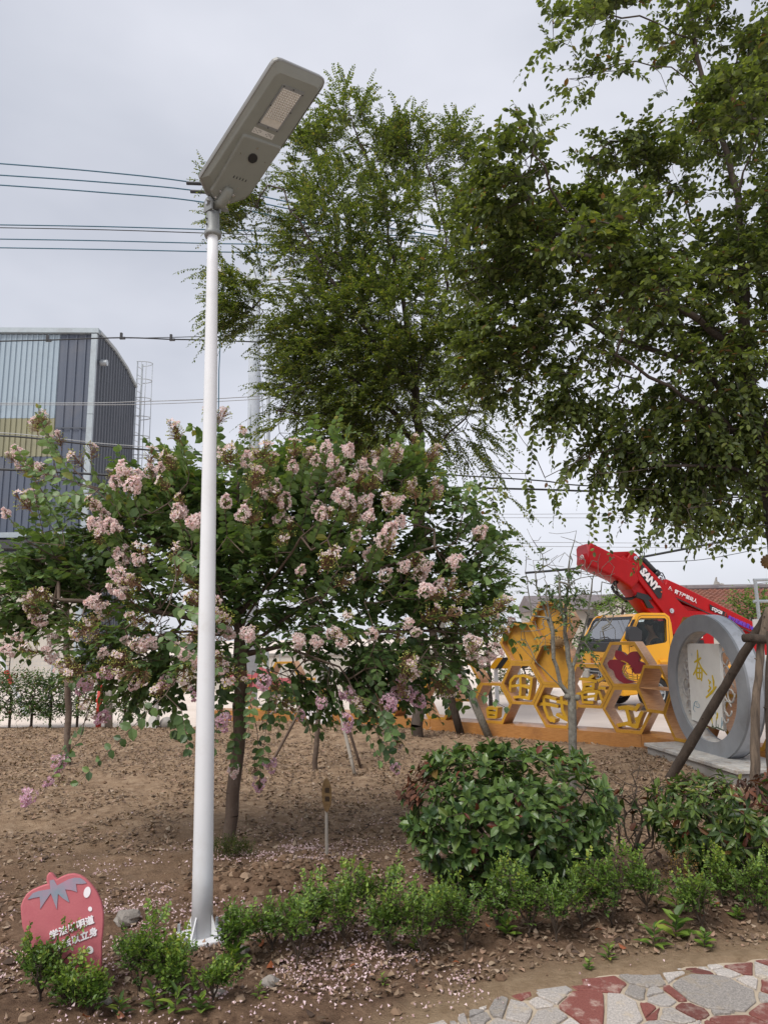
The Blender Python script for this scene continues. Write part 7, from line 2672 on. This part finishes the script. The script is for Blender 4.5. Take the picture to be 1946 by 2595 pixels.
def shrubs():
    c = P(1300, 2235, 5.1)
    shrub('photinia_shrub', 'large clipped dark green shrub in the foreground before the honeycomb', (c[0] - 0.05, 4.95, 0.0), (0.655, 0.46, 0.88), 430, 170, 0.088, 'photinia_leaf', [T_OVAL[0], T_OVAL[1], T_LANCE[2]], dead=lambda p: (RNG.random(len(p)) < 0.9) & (((p[:, 0] - c[0] + 0.74) / 0.2) ** 2 + ((p[:, 2] - 0.75) / 0.18) ** 2 < 1), squareness=3.2, zlo=0.05)
    c2 = P(1830, 2230, 5.15)
    x2 = c2[0]
    shrub('pale_photinia_shrub', 'yellow-green drooping shrub with dark red dead leaves at the right edge', (x2 + 0.1, 5.0, 0.0), (0.6, 0.42, 0.68), 270, 120, 0.095, 'pale_photinia_leaf', T_LANCE, dead=lambda p: (RNG.random(len(p)) < 0.8) & (((p[:, 0] - x2 - 0.34) / 0.3) ** 2 + ((p[:, 2] - 0.62) / 0.16) ** 2 < 1), droopy=0.45, tint_mu=0.55, squareness=2.6, nleaf=8)
    # nearly leafless bush between them
    b = P(1610, 2210, 5.3)
    b = np.array((b[0], 5.3, 0.0))
    root = thing('bare_bush', b, 'nearly leafless brown bush between the two clipped shrubs', 'shrub')
    sk = Skeleton()
    sk.limb([b + np.array((0, 0, -0.05)), b + np.array((0.0, 0, 0.15))], step=0.08)
    for (x, y, dy) in ((1570, 2080, 0), (1575, 1990, 0.1), (1600, 1960, -0.1), (1640, 2000, 0), (1660, 2050, 0.15), (1620, 1940, 0.2), (1690, 1990, -0.1), (1550, 2020, -0.15), (1680, 2120, -0.2)):
        e = P(x, y, 5.3 + dy)
        sk.limb([b + np.array((0, 0, 0.14)), b * 0.5 + e * 0.5 + np.array((random.uniform(-.06, .06), 0, -0.05)), e], step=0.08, wob=0.015)
    tg = blob_points([(1610, 2000, 70, 60), (1600, 2080, 60, 70), (1650, 2060, 50, 80)], 90, 5.3, zr=1.2)
    dirs, _ = sk.grow(tg, step=0.08, base_z=0.2, wob=0.008)
    L = RNG.uniform(0.05, 0.14, len(tg))
    add_wood(root, [sk.tubes(0.003, rmax=0.017), twig_tubes(tg, dirs + np.array((0, 0, 0.3)), L, 0, 0.003, 0.0012)], M['twig'], 'stem')
    for k in range(34):
        i = random.randrange(len(tg))
        me = mesh_np('leaf', *T_OVAL[k % 3], LM['dead_leaf_single'] if k % 3 == 0 else LM['pale_photinia_leaf_single'])
        place_leaf(me, root, tg[i] + dirs[i] * 0.03, RNG.normal(0, 1, 3) + np.array((0, 0, -0.3)), random.uniform(0.05, 0.085))


def place_leaf(me, root, p, axis, s, up=None):
    n = RNG.normal(0, 0.5, 3) + np.array((0, -0.3, 1)) if up is None else np.array(up, float)
    x, y, z = (q[0] for q in frames(np.array([axis], float), np.array([n], float)))
    c = link('leaf', me, root)
    c.matrix_basis = Matrix(((x[0] * s, y[0] * s, z[0] * s, p[0]), (x[1] * s, y[1] * s, z[1] * s, p[1]), (x[2] * s, y[2] * s, z[2] * s, p[2]), (0, 0, 0, 1)))
    return c


shrubs()


# ------------------------------------------------------------------ half-bare little tree before the honeycomb
def bare_tree():
    b = np.array((P(1450, 1885, 8.0)[0], 8.0, 0.0))
    Y = 8.0
    root = thing('lichen_tree', b, 'small half bare tree with lichen grey trunk in front of the yellow hexagons', 'tree')
    sk = Skeleton()
    fork = P(1449, 1772, Y)
    sk.limb([np.array((P(1449, 1960, Y)[0], Y, -0.05)), P(1450, 1885, Y), fork], step=0.12, wob=0.004)
    for pts, dy in (([(1447, 1770), (1420, 1735), (1410, 1690), (1402, 1670), (1400, 1600), (1388, 1540), (1385, 1480)], -.1), ([(1449, 1770), (1446, 1700), (1437, 1640), (1430, 1600), (1432, 1540), (1440, 1480)], .1), ([(1446, 1768), (1400, 1720), (1340, 1660), (1300, 1615)], -.3),
                    ([(1450, 1765), (1450, 1690), (1470, 1630), (1490, 1560), (1500, 1470)], .2), ([(1340, 1660), (1330, 1620), (1325, 1590)], -.3), ([(1437, 1640), (1425, 1560), (1415, 1450)], -.1), ([(1400, 1600), (1370, 1520), (1350, 1420)], .1), ([(1470, 1630), (1530, 1560), (1590, 1530)], .1), ([(1432, 1540), (1440, 1440), (1455, 1370)], 0), ([(1395, 1560), (1345, 1560), (1335, 1470)], 0)):
        sk.limb([P(x, y, Y + dy * i / (len(pts) - 1)) for i, (x, y) in enumerate(pts)], step=0.12, wob=0.008)
    core = sk.tubes(0.004, rmax=0.055, power=2.0)
    tw = []
    for (a, b_) in ((1320, 1600), (1335, 1340), (1350, 1370), (1370, 1360), (1390, 1350), (1400, 1390), (1420, 1360), (1440, 1350), (1460, 1345), (1475, 1380), (1450, 1420), (1380, 1410), (1340, 1430), (1500, 1420), (1520, 1460), (1540, 1520), (1560, 1550), (1510, 1500), (1580, 1510), (1530, 1560), (1555, 1590), (1500, 1600), (1310, 1500), (1330, 1450), (1360, 1480), (1410, 1440), (1430, 1400), (1465, 1450), (1490, 1520), (1520, 1600), (1545, 1480), (1300, 1560)):
        tw.append(P(a, b_, Y + random.uniform(-.35, .35)))
    for _ in range(150):
        tw.append(P(random.uniform(1330, 1560), random.uniform(1400, 1620), Y + random.uniform(-.4, .4)))
    sk.grow(np.array(tw), step=0.1, base_z=1.4, wob=0.012, sag=-0.02, lift=0.8)
    tg = blob_points([(1430, 1500, 60, 60), (1425, 1530, 45, 50), (1440, 1490, 40, 40), (1470, 1560, 60, 50), (1410, 1540, 30, 60), (1360, 1500, 30, 50), (1480, 1640, 40, 40), (1440, 1450, 25, 40), (1350, 1640, 50, 40), (1365, 1420, 20, 30)], 95, Y, zr=0.8)
    d, _ = sk.grow(tg, step=0.1, base_z=1.4, wob=0.01)
    D = d + RNG.normal(0, 0.5, d.shape)
    L = RNG.uniform(0.07, 0.14, len(tg))
    pos, ax, nn, sz, _ = spray_leaves(tg, D, L, 7, 0.062, droop=0.1, splay=0.9, jit=0.35)
    add_wood(root, [sk.tubes(0.0026, rmax=0.046, power=1.75), twig_tubes(tg, D, L, 0.1, 0.0025, 0.001, 3)], M['bark_lichen'], 'trunk')
    m = MB()
    m.smooth = True
    m.ball(P(1462, 1768, Y - 0.02), 0.035, 8)
    m.ball(P(1436, 1765, Y - 0.02), 0.036, 8)
    m.build('pruned_knob', M['bark_lichen'], root)
    leaf_parts(root, T_OVAL, pos, ax, nn, sz, np.clip(RNG.normal(0.3, 0.2, len(pos)), 0, 1), LM['crape_leaf'], LM['crape_leaf_single'], n_parts=250)


bare_tree()


# ------------------------------------------------------------------ row of low boxwood
BOX = [  # pixel of the foot, height in px, half width in px, and what it stands beside
    (100, 2572, 135, 42, 'low boxwood in front of the strawberry, its left bush'), (165, 2580, 75, 38, 'short boxwood hiding the lower left of the strawberry'), (225, 2588, 72, 32, 'small boxwood below the strawberry lettering'),
    (352, 2535, 165, 48, 'bushy boxwood just right of the strawberry sign'), (415, 2545, 150, 42, 'tall thin boxwood between the strawberry and the lamp'), (455, 2560, 120, 40, 'low boxwood left of the lamp foot'), (540, 2545, 85, 36, 'small boxwood below the lamp foot'),
    (575, 2440, 140, 40, 'upright boxwood right behind the lamp foot'), (690, 2400, 110, 45, 'dark boxwood sprig on the left of the red clay mound'), (755, 2435, 190, 60, 'leafy boxwood in front of the red clay mound'), (800, 2370, 130, 35, 'thin boxwood at the back of the red clay mound'),
    (870, 2400, 190, 55, 'boxwood right of the red clay mound'), (950, 2350, 160, 60, 'boxwood behind, below the paddle stake'), (985, 2420, 150, 35, 'thin stemmed boxwood before the large shrub'), (1070, 2420, 180, 50, 'bright tipped boxwood at the left corner of the large shrub'), (1110, 2350, 120, 50, 'dark boxwood under the left side of the large shrub'),
    (1180, 2395, 170, 55, 'open boxwood before the middle of the large shrub'), (1260, 2350, 150, 60, 'boxwood close under the large shrub'), (1345, 2370, 165, 55, 'tallest boxwood before the large shrub'), (1410, 2380, 160, 50, 'yellowish boxwood left of the bare bush'), (1475, 2340, 150, 55, 'rounded boxwood before the right side of the large shrub'), (1550, 2350, 180, 65, 'bright boxwood beside the bare bush'),
    (1640, 2310, 140, 55, 'boxwood at the foot of the bare bush'), (1780, 2350, 150, 40, 'thin boxwood on one pale stem below the yellow-green shrub'), (1830, 2290, 110, 40, 'dark boxwood under the yellow-green shrub'), (1925, 2330, 180, 55, 'boxwood at the right edge under the red-leaved branches')]


def boxwood(px, py, hpx, wpx, lab):
    b = G(px, py + (22 if px > 520 else 0))
    z0 = float(soil_z(b[0], b[1]))
    b[2] = z0
    sc = np.linalg.norm(b - CP) / FOC
    h, w = hpx * sc * 0.8, wpx * sc * 1.0
    root = thing('boxwood', b, lab, 'shrub', 'row of low boxwood')
    sk = Skeleton()
    sk.limb([b - np.array((0, 0, 0.04)), b + np.array((0, 0, h * 0.12))], step=0.04)
    k = random.randint(5, 8)
    for i in range(k):
        a = 2 * math.pi * i / k + random.uniform(-.5, .5)
        e = b + np.array((w * 0.75 * math.cos(a) * random.uniform(.5, 1), w * 0.7 * math.sin(a) * random.uniform(.5, 1), h * random.uniform(0.6, 0.85)))
        sk.limb([b + np.array((0, 0, h * 0.1)), b * .5 + e * .5 + np.array((0, 0, -0.01)), e], step=0.05, wob=0.006)
    n = int(random.uniform(0.65, 1.1) * (44 + 720 * w))
    v = RNG.normal(0, 1, (n, 3))
    v = unit(v) * RNG.uniform(0.3, 1, (n, 1)) ** 0.6
    # a few leading shoots: leaves gather round them, with gaps between
    ns = random.randint(5, 8)
    ld = unit(RNG.normal(0, 1, (ns, 3)))
    ld[:, 2] = np.abs(ld[:, 2]) * 0.9 + 0.1
    who = RNG.integers(0, ns, n)
    v = v * 0.42 + ld[who] * RNG.uniform(0.1, 0.95, (n, 1)) * np.where(np.arange(ns) % 3 == 0, 1.6, 0.85)[who][:, None] + np.array((0, 0, -0.35)) * RNG.random((n, 1))
    tg = b + np.array((0, 0, h * 0.5)) + v * np.array((w, w * 0.9, h * 0.42))
    tg[:, 2] = np.maximum(tg[:, 2], b[2] + h * 0.14)
    d, _ = sk.grow(tg, step=0.05, base_z=b[2] + h * 0.08, wob=0.004, lift=0.6)
    D = d * 0.5 + np.array((0, 0, 0.9)) + v * 0.5 + RNG.normal(0, 0.3, tg.shape)
    L = RNG.uniform(0.04, 0.085, n)
    pos, ax, nn, sz, _ = spray_leaves(tg, D, L, 10, 0.025, droop=0.0, splay=0.9, jit=0.3, taper=0.2, alternate=False)
    add_wood(root, [sk.tubes(0.0014, rmax=0.006), twig_tubes(tg, D, L, 0, 0.0012, 0.0008, 2)], M['twig'], 'stem')
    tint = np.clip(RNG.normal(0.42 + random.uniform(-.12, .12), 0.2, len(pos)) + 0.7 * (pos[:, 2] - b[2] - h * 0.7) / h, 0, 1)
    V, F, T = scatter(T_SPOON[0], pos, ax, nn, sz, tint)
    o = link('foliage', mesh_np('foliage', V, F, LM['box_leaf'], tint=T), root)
    o['kind'] = 'stuff'


for args in BOX:
    boxwood(*args)


def dry_box():
    b = G(1735, 2300)
    root = thing('dry_boxwood', b, 'withered orange-brown boxwood among the green ones below the yellow-green shrub', 'shrub')
    sk = Skeleton()
    sk.limb([b - np.array((0, 0, 0.04)), b + np.array((0, 0, 0.06))], step=0.04)
    tg = b + np.array((0, 0, 0.2)) + unit(RNG.normal(0, 1, (90, 3))) * RNG.uniform(0.3, 1, (90, 1)) * np.array((0.1, 0.1, 0.15))
    d, _ = sk.grow(tg, step=0.04, wob=0.004, lift=0.6)
    L = np.full(len(tg), 0.05)
    D = d + np.array((0, 0, 0.8))
    pos, ax, nn, sz, _ = spray_leaves(tg, D, L, 6, 0.014, droop=0.0, jit=0.4)
    add_wood(root, [sk.tubes(0.0012, rmax=0.006)], M['twig'], 'stem')
    V, F, T = scatter(T_SMALL[0], pos, ax, nn, sz, RNG.random(len(pos)))
    o = link('foliage', mesh_np('foliage', V, F, leafmat('withered_leaf', [(0, (0.12, 0.06, 0.02)), (1, (0.26, 0.17, 0.05))]), tint=T), root)
    o['kind'] = 'stuff'
    # sprouting tuft at the foot of the crape myrtle
    b = G(592, 2190)
    root = thing('root_suckers', b, 'low olive green tuft of suckers at the crape myrtle foot', 'plant')
    sk = Skeleton()
    sk.limb([b - np.array((0, 0, 0.04)), b + np.array((0, 0, 0.03))], step=0.03)
    tg = b + np.array((0, 0, 0.09)) + unit(RNG.normal(0, 1, (170, 3))) * RNG.uniform(0.3, 1, (170, 1)) * np.array((0.17, 0.14, 0.1))
    tg[:, 2] = np.maximum(tg[:, 2], 0.04)
    d, _ = sk.grow(tg, step=0.05, wob=0.004, lift=0.6)
    L = np.full(len(tg), 0.06)
    pos, ax, nn, sz, _ = spray_leaves(tg, d * .4 + np.array((0, 0, 0.9)) + RNG.normal(0, .2, tg.shape), L, 9, 0.018, droop=0.0, jit=0.3)
    add_wood(root, [sk.tubes(0.001, rmax=0.004)], M['twig'], 'stem')
    V, F, T = scatter(T_SMALL[0], pos, ax, nn, sz, np.clip(RNG.normal(0.35, .2, len(pos)), 0, 1))
    o = link('foliage', mesh_np('foliage', V, F, leafmat('olive_leaf', [(0, (0.035, 0.05, 0.012)), (1, (0.11, 0.12, 0.03))]), tint=T), root)
    o['kind'] = 'stuff'


dry_box()


# ------------------------------------------------------------------ small weeds, each leaf a part
WEEDS = [(300, 2585, 0.09, 'broad-leaved weed at the lower left corner below the strawberry'), (395, 2570, 0.11, 'light green weed rosette at the lower edge left of the lamp'), (440, 2590, 0.12, 'bright tongue-leaved weed at the lower edge below the lamp'), (510, 2590, 0.08, 'small weed at the lower edge right of the lamp'),
         (432, 2520, 0.09, 'spiky weed under the boxwood left of the lamp foot'), (590, 2470, 0.13, 'upright broad leaf weed right of the lamp foot'), (1053, 2420, 0.07, 'two-leaved seedling before the large shrub'), (990, 2415, 0.09, 'dark broad weed beside the thin boxwood'), (1290, 2395, 0.1, 'pale weed under the large shrub'),
         (1540, 2440, 0.08, 'low weed on the bare earth near the path'), (1655, 2410, 0.12, 'sprawling weed below the bright boxwood'), (1710, 2385, 0.16, 'tall pale weed under the withered boxwood'), (1720, 2330, 0.15, 'leafy weed stem beside the withered boxwood'), (1785, 2410, 0.09, 'star-shaped weed right of the tall pale weed'), (1765, 2310, 0.1, 'pale star-leaved weed before the thin stemmed boxwood'),
         (1870, 2345, 0.08, 'small weed on the bare earth at the right'), (1895, 2300, 0.14, 'spoon-leaved weed under the red leaves at the right edge'), (975, 2495, 0.05, 'yellow-green seedling among the petals'), (1490, 2470, 0.05, 'tiny creeping weed beside the path edge'), (655, 2555, 0.06, 'seedling beside the flat grey stone')]
WL = [mesh_np('leaf', *t, LM['box_leaf_single']) for t in (T_LANCE[0], T_LANCE[1], T_OVAL[0], T_SPOON[0])]
for px, py, h, lab in WEEDS:
    b = G(px, py)
    b[2] = float(soil_z(b[0], b[1]))
    root = thing('weed', b, lab, 'plant', 'weeds between the shrubs')
    me = WL[(px * 7) % 4]
    m = MB()
    top = b + np.array((random.uniform(-.02, .02), random.uniform(-.02, .02), h * 0.8))
    m.tube([b - np.array((0, 0, 0.02)), top], [0.003, 0.0015], 5)
    m.build('stem', M['bud'] if False else M['twig'], root)
    n = random.randint(9, 15)
    for i in range(n):
        t = i / n
        a = i * 2.4 + random.uniform(-.3, .3)
        ax = np.array((math.cos(a), math.sin(a), 0.35 + 0.9 * t * t))
        place_leaf(me, root, b * (1 - t) + top * t, ax, h * random.uniform(0.6, 0.95) * (1 - 0.35 * t), up=(-math.cos(a) * 0.4, -math.sin(a) * 0.4, 1))


# ------------------------------------------------------------------ far plants
def far_bush(name, lab, cat, blobs, Y, n, lsize, mat_name, trunk_r=0.03, group=None, tint=0.4, nl=9, zr=0.8, droop=0.1):
    bx = P(blobs[0][0], blobs[0][1], Y)[0]
    root = thing(name, (bx, Y, 0), lab, cat, group)
    sk = Skeleton()
    c = P(blobs[0][0], blobs[0][1], Y)
    sk.limb([np.array((bx, Y, -0.05)), np.array((bx, Y, c[2] * 0.4)), c], step=0.2)
    tg = blob_points(blobs, n, Y, zr=zr)
    d, _ = sk.grow(tg, step=0.2, base_z=c[2] * 0.2)
    D = d * .5 + unit(tg - c) * .7 + np.array((0, 0, 0.3)) + RNG.normal(0, .3, tg.shape)
    L = RNG.uniform(3, 5, n) * lsize
    pos, ax, nn, sz, _ = spray_leaves(tg, D, L, nl, lsize, droop=droop, jit=0.35)
    add_wood(root, [sk.tubes(0.004, rmax=trunk_r)], M['bark'], 'trunk')
    keep = pos[:, 2] > 0.05
    V, F, T = scatter(T_SMALL[0], pos[keep], ax[keep], nn[keep], sz[keep], np.clip(RNG.normal(tint, .25, keep.sum()), 0, 1))
    o = link('foliage', mesh_np('foliage', V, F, LM[mat_name], tint=T), root)
    o['kind'] = 'stuff'


for i, (x, lab) in enumerate(((-40, 'hedge shrub cut off by the left edge beyond the bare soil'), (30, 'second hedge shrub from the left edge, before the pale yard'), (85, 'hedge shrub on a forked stem left of the thin young trunk'), (132, 'lighter hedge shrub just left of the thin young trunk'), (200, 'dark hedge shrub right of the thin young trunk'), (320, 'dark shrub right of the beige post at the far hedge'))):
    far_bush('hedge_shrub', lab, 'shrub', [(x, 1765, 38, 40), (x + 8, 1740, 34, 22), (x, 1790, 34, 20)], 14.45, 150, 0.07, 'photinia_leaf', 0.025, 'clipped shrubs along the far edge of the garden', 0.4 + 0.12 * (i % 3))
far_bush('sapling', 'pale green feathery young tree right of the flowering tree', 'tree', [(1230, 1480, 60, 60), (1200, 1560, 70, 60), (1260, 1420, 35, 35), (1170, 1640, 60, 50), (1240, 1600, 50, 60), (1120, 1580, 60, 60)], 16.5, 420, 0.085, 'box_leaf', 0.05, None, 0.35)
far_bush('dark_bush', 'dark bush behind the striped barrier and the honeycomb', 'shrub', [(1330, 1705, 60, 30), (1290, 1730, 50, 25)], 21, 150, 0.1, 'elm_leaf', 0.05, None, 0.2)
far_bush('garden_bush', 'small leafy bush above the truck cab before the gabled house', 'tree', [(1575, 1535, 40, 22), (1600, 1540, 25, 14), (1545, 1540, 25, 12), (1625, 1540, 12, 10)], 30, 130, 0.16, 'box_leaf', 0.06, None, 0.4)
far_bush('fig_tree', 'leafy green tree behind the steel frame at the right edge', 'tree', [(1905, 1560, 35, 35), (1935, 1540, 35, 30), (1890, 1590, 40, 20), (1945, 1590, 30, 30), (1880, 1535, 16, 16)], 20, 260, 0.12, 'box_leaf', 0.06, None, 0.3)
far_bush('distant_conifer', 'small dark conifer top beyond the low grey house', 'tree', [(1482, 1525, 10, 12), (1480, 1540, 16, 10)], 60, 90, 0.3, 'elm_leaf', 0.08, None, 0.1)


def young_trees():
    for px, py, Y, lab, top, r, wrap in ((800, 1958, 9.28, 'thin young tree wrapped in white cloth, held by bamboo stakes', (806, 1600), 0.036, True), (172, 1950, 9.87, 'thin young bare-stemmed tree at the left under the flowers', (166, 1500), 0.042, False)):
        b = np.array((P(px, py, Y)[0], Y, -0.05))
        root = thing('young_tree', b, lab, 'tree')
        sk = Skeleton()
        t = P(top[0], top[1], Y)
        sk.limb([b, b * .6 + t * .4 + np.array((0.02, 0, 0)), t], step=0.15, wob=0.008)
        c = P(top[0], top[1] - 60, Y)
        tg = c + unit(RNG.normal(0, 1, (70, 3))) * RNG.uniform(.3, 1, (70, 1)) * np.array((0.4, 0.4, 0.45))
        d, _ = sk.grow(tg, step=0.12, base_z=t[2] - 0.5)
        L = RNG.uniform(.15, .3, 70)
        pos, ax, nn, sz, _ = spray_leaves(tg, d + RNG.normal(0, .3, d.shape), L, 10, 0.06, droop=.15)
        add_wood(root, [sk.tubes(0.0025, rmax=r)], M['bark_smooth'], 'trunk')
        V, F, T = scatter(T_SMALL[0], pos, ax, nn, sz, np.clip(RNG.normal(.4, .2, len(pos)), 0, 1))
        o = link('foliage', mesh_np('foliage', V, F, LM['crape_leaf'], tint=T), root)
        o['kind'] = 'stuff'
        if wrap:
            m = MB()
            m.smooth = True
            q = [P(800 + 20 * k / 8, 1775 - 100 * k / 8, Y - 0.03) for k in range(9)]
            m.tube(q, [0.03, 0.05, 0.045, 0.055, 0.05, 0.056, 0.045, 0.05, 0.02], 9)
            m.build('cloth_wrap', M['cloth_white'], root)


young_trees()


# ------------------------------------------------------------------ litter
def litter():
    gx, gy = zip(*GARDEN)
    ex, ey = zip(*PATH_EDGE)

    def ok(x, y, m=0.03):
        return (y < np.interp(x, gx, gy) - 0.15) & (y > np.interp(x, ex, ey, left=-2) + m)

    def lay(name, lab, x, y, size, tpls, material, tint, tilt, z_up=0.006):
        n = len(x)
        pos = np.stack([x, y, soil_z(x, y) + z_up + np.abs(RNG.normal(0, 0.006, n))], -1)
        a = RNG.uniform(0, 6.28, n)
        ax = np.stack([np.cos(a), np.sin(a), RNG.normal(0.05, tilt, n)], -1)
        nn = np.stack([RNG.normal(0, tilt, n), RNG.normal(0, tilt, n), np.where(RNG.random(n) < .5, 1.0, -1.0)], -1)
        w = RNG.integers(0, len(tpls), n)
        V, F, T = merge([scatter(t, pos[w == k], ax[w == k], nn[w == k], size[w == k], tint[w == k]) for k, t in enumerate(tpls)])
        o = link(name, mesh_np(name, V, F, material, tint=T))
        tag(o, lab, None, None, 'stuff')
    dry = leafmat('dry_leaf', [(0.0, (0.045, 0.028, 0.019)), (0.4, (0.13, 0.085, 0.055)), (0.72, (0.25, 0.175, 0.115)), (0.9, (0.36, 0.28, 0.2)), (0.94, (0.22, 0.06, 0.025)), (1.0, (0.27, 0.085, 0.03))], 0.75, 0.08, back=1.1)
    curl = [leaf_template('oval', 0.14, 0.25), leaf_template('lance', 0.1, 0.35), leaf_template('oval', -0.12, -0.2), leaf_template('round', 0.12, 0.15)]
    # far and middle
    N = 95000
    x, y = RNG.uniform(-9.5, 5.5, N), 3.6 + 11.2 * RNG.random(N) ** 1.15
    dens = vnoise(x * 0.9 + 30, y * 0.9 + 11, 21) * 0.6 + vnoise(x * 3, y * 3, 22) * 0.6
    k = ok(x, y, 0.15) & (dens > 0.33 + 0.2 * RNG.random(len(x))) & (np.abs(x) < 0.62 * y + 0.6)
    x, y = x[k], y[k]
    lay('dry_leaf_litter', 'dry brown leaves scattered over the garden soil', x, y, RNG.uniform(0.012, 0.056, len(x)) * np.clip(0.45 + 0.1 * y, 0.6, 1.05), curl, dry, np.clip(RNG.normal(0.6, 0.25, len(x)), 0, 0.915), 0.25)
    # under the hedge: darker and redder, larger
    N = 1700
    x, y = RNG.uniform(-2.2, 3.2, N), RNG.uniform(3.3, 5.6, N)
    base_y = np.interp(x, [-2.2, 0.0, 1.0, 3.2], [3.9, 4.15, 4.5, 4.7])
    k = ok(x, y, 0.1) & (np.abs(y - base_y) < RNG.exponential(0.35, N))
    x, y = x[k], y[k]
    lay('hedge_leaf_litter', 'larger dry leaves, some rusty red, under the low boxwood', x, y, RNG.uniform(0.025, 0.068, len(x)), curl, dry, np.clip(RNG.random(len(x)) ** 0.9, 0, 1), 0.28, 0.01)
    # petals
    pet = leafmat('fallen_petal', [(0, (0.45, 0.3, 0.3)), (0.5, (0.62, 0.46, 0.47)), (1, (0.74, 0.6, 0.6))], 0.8, 0.1, back=1.0)
    px = []
    for (cx, cy, sx, sy, n) in ((-1.7, 4.35, .55, .6, 2300), (-1.2, 5.0, .8, .5, 1700), (-0.95, 5.75, .35, .22, 1500), (-0.3, 5.9, .9, .5, 900), (-0.3, 4.0, .45, .28, 1200), (0.1, 3.85, .4, .22, 900), (-2.0, 3.6, .5, .3, 600), (-0.9, 3.9, .6, .3, 500), (0.35, 6.3, .5, .5, 300), (-2.6, 5.2, .6, .8, 400), (0.7, 4.02, .35, .1, 60)):
        px.append(np.stack([RNG.normal(cx, sx, n), RNG.normal(cy, sy, n)], -1))
    px = np.concatenate(px)
    k = ok(px[:, 0], px[:, 1], -0.25) & (px[:, 1] > 3.0) & (vnoise(px[:, 0] * 3 + 9, px[:, 1] * 3, 41) + 0.5 * vnoise(px[:, 0] * 9, px[:, 1] * 9, 42) > 0.62 + 0.25 * RNG.random(len(px)))
    x, y = px[k, 0], px[k, 1]
    lay('fallen_petals', 'pale pink petals fallen on the soil below the flowers', x, y, RNG.uniform(0.008, 0.021, len(x)), [leaf_template('round', 0.3, 0.2, quads=False), leaf_template('round', -0.25, -0.3, quads=False)], pet, RNG.random(len(x)), 0.35, 0.01)
    # crumbs and clods
    N = 4200
    x, y = RNG.uniform(-3.5, 3.5, N), 3.3 + 6 * RNG.random(N) ** 1.6
    k = ok(x, y, 0.05) & (np.abs(x) < 0.62 * y)
    x, y = x[k], y[k]
    cx_, cy_ = RNG.normal(-0.72, .3, 420), RNG.normal(5.0, .25, 420)
    x, y = np.concatenate([x, cx_]), np.concatenate([y, cy_])
    n = len(x)
    mbk = MB()
    mbk.ball((0, 0, 0), 1.0, 6, (1, 1, 0.7))
    oct_ = np.array(mbk.v)
    of = np.array([f for f in mbk.f])
    s = RNG.exponential(0.006, n).clip(0.003, 0.035)
    s[-420:] = RNG.exponential(0.014, 420).clip(0.006, 0.05)
    V = (np.stack([x, y, soil_z(x, y) + s * 0.2], -1)[:, None, :] + oct_[None] * s[:, None, None] * RNG.uniform(0.75, 1.2, (n, len(oct_), 1))).reshape(-1, 3)
    F = (of[None] + (np.arange(n) * len(oct_))[:, None, None]).reshape(-1, 4)
    clod = leafmat('clay_clod', [(0, (0.09, 0.055, 0.035)), (0.6, (0.2, 0.13, 0.085)), (1.0, (0.28, 0.2, 0.14))], 0.95, 0.0, back=1.0, spec=0.1)
    o = link('soil_crumbs', mesh_np('soil_crumbs', V, [F], clod, tint=np.repeat(RNG.random(n), len(oct_))))
    tag(o, 'loose crumbs and clods of reddish brown soil', None, None, 'stuff')


litter()
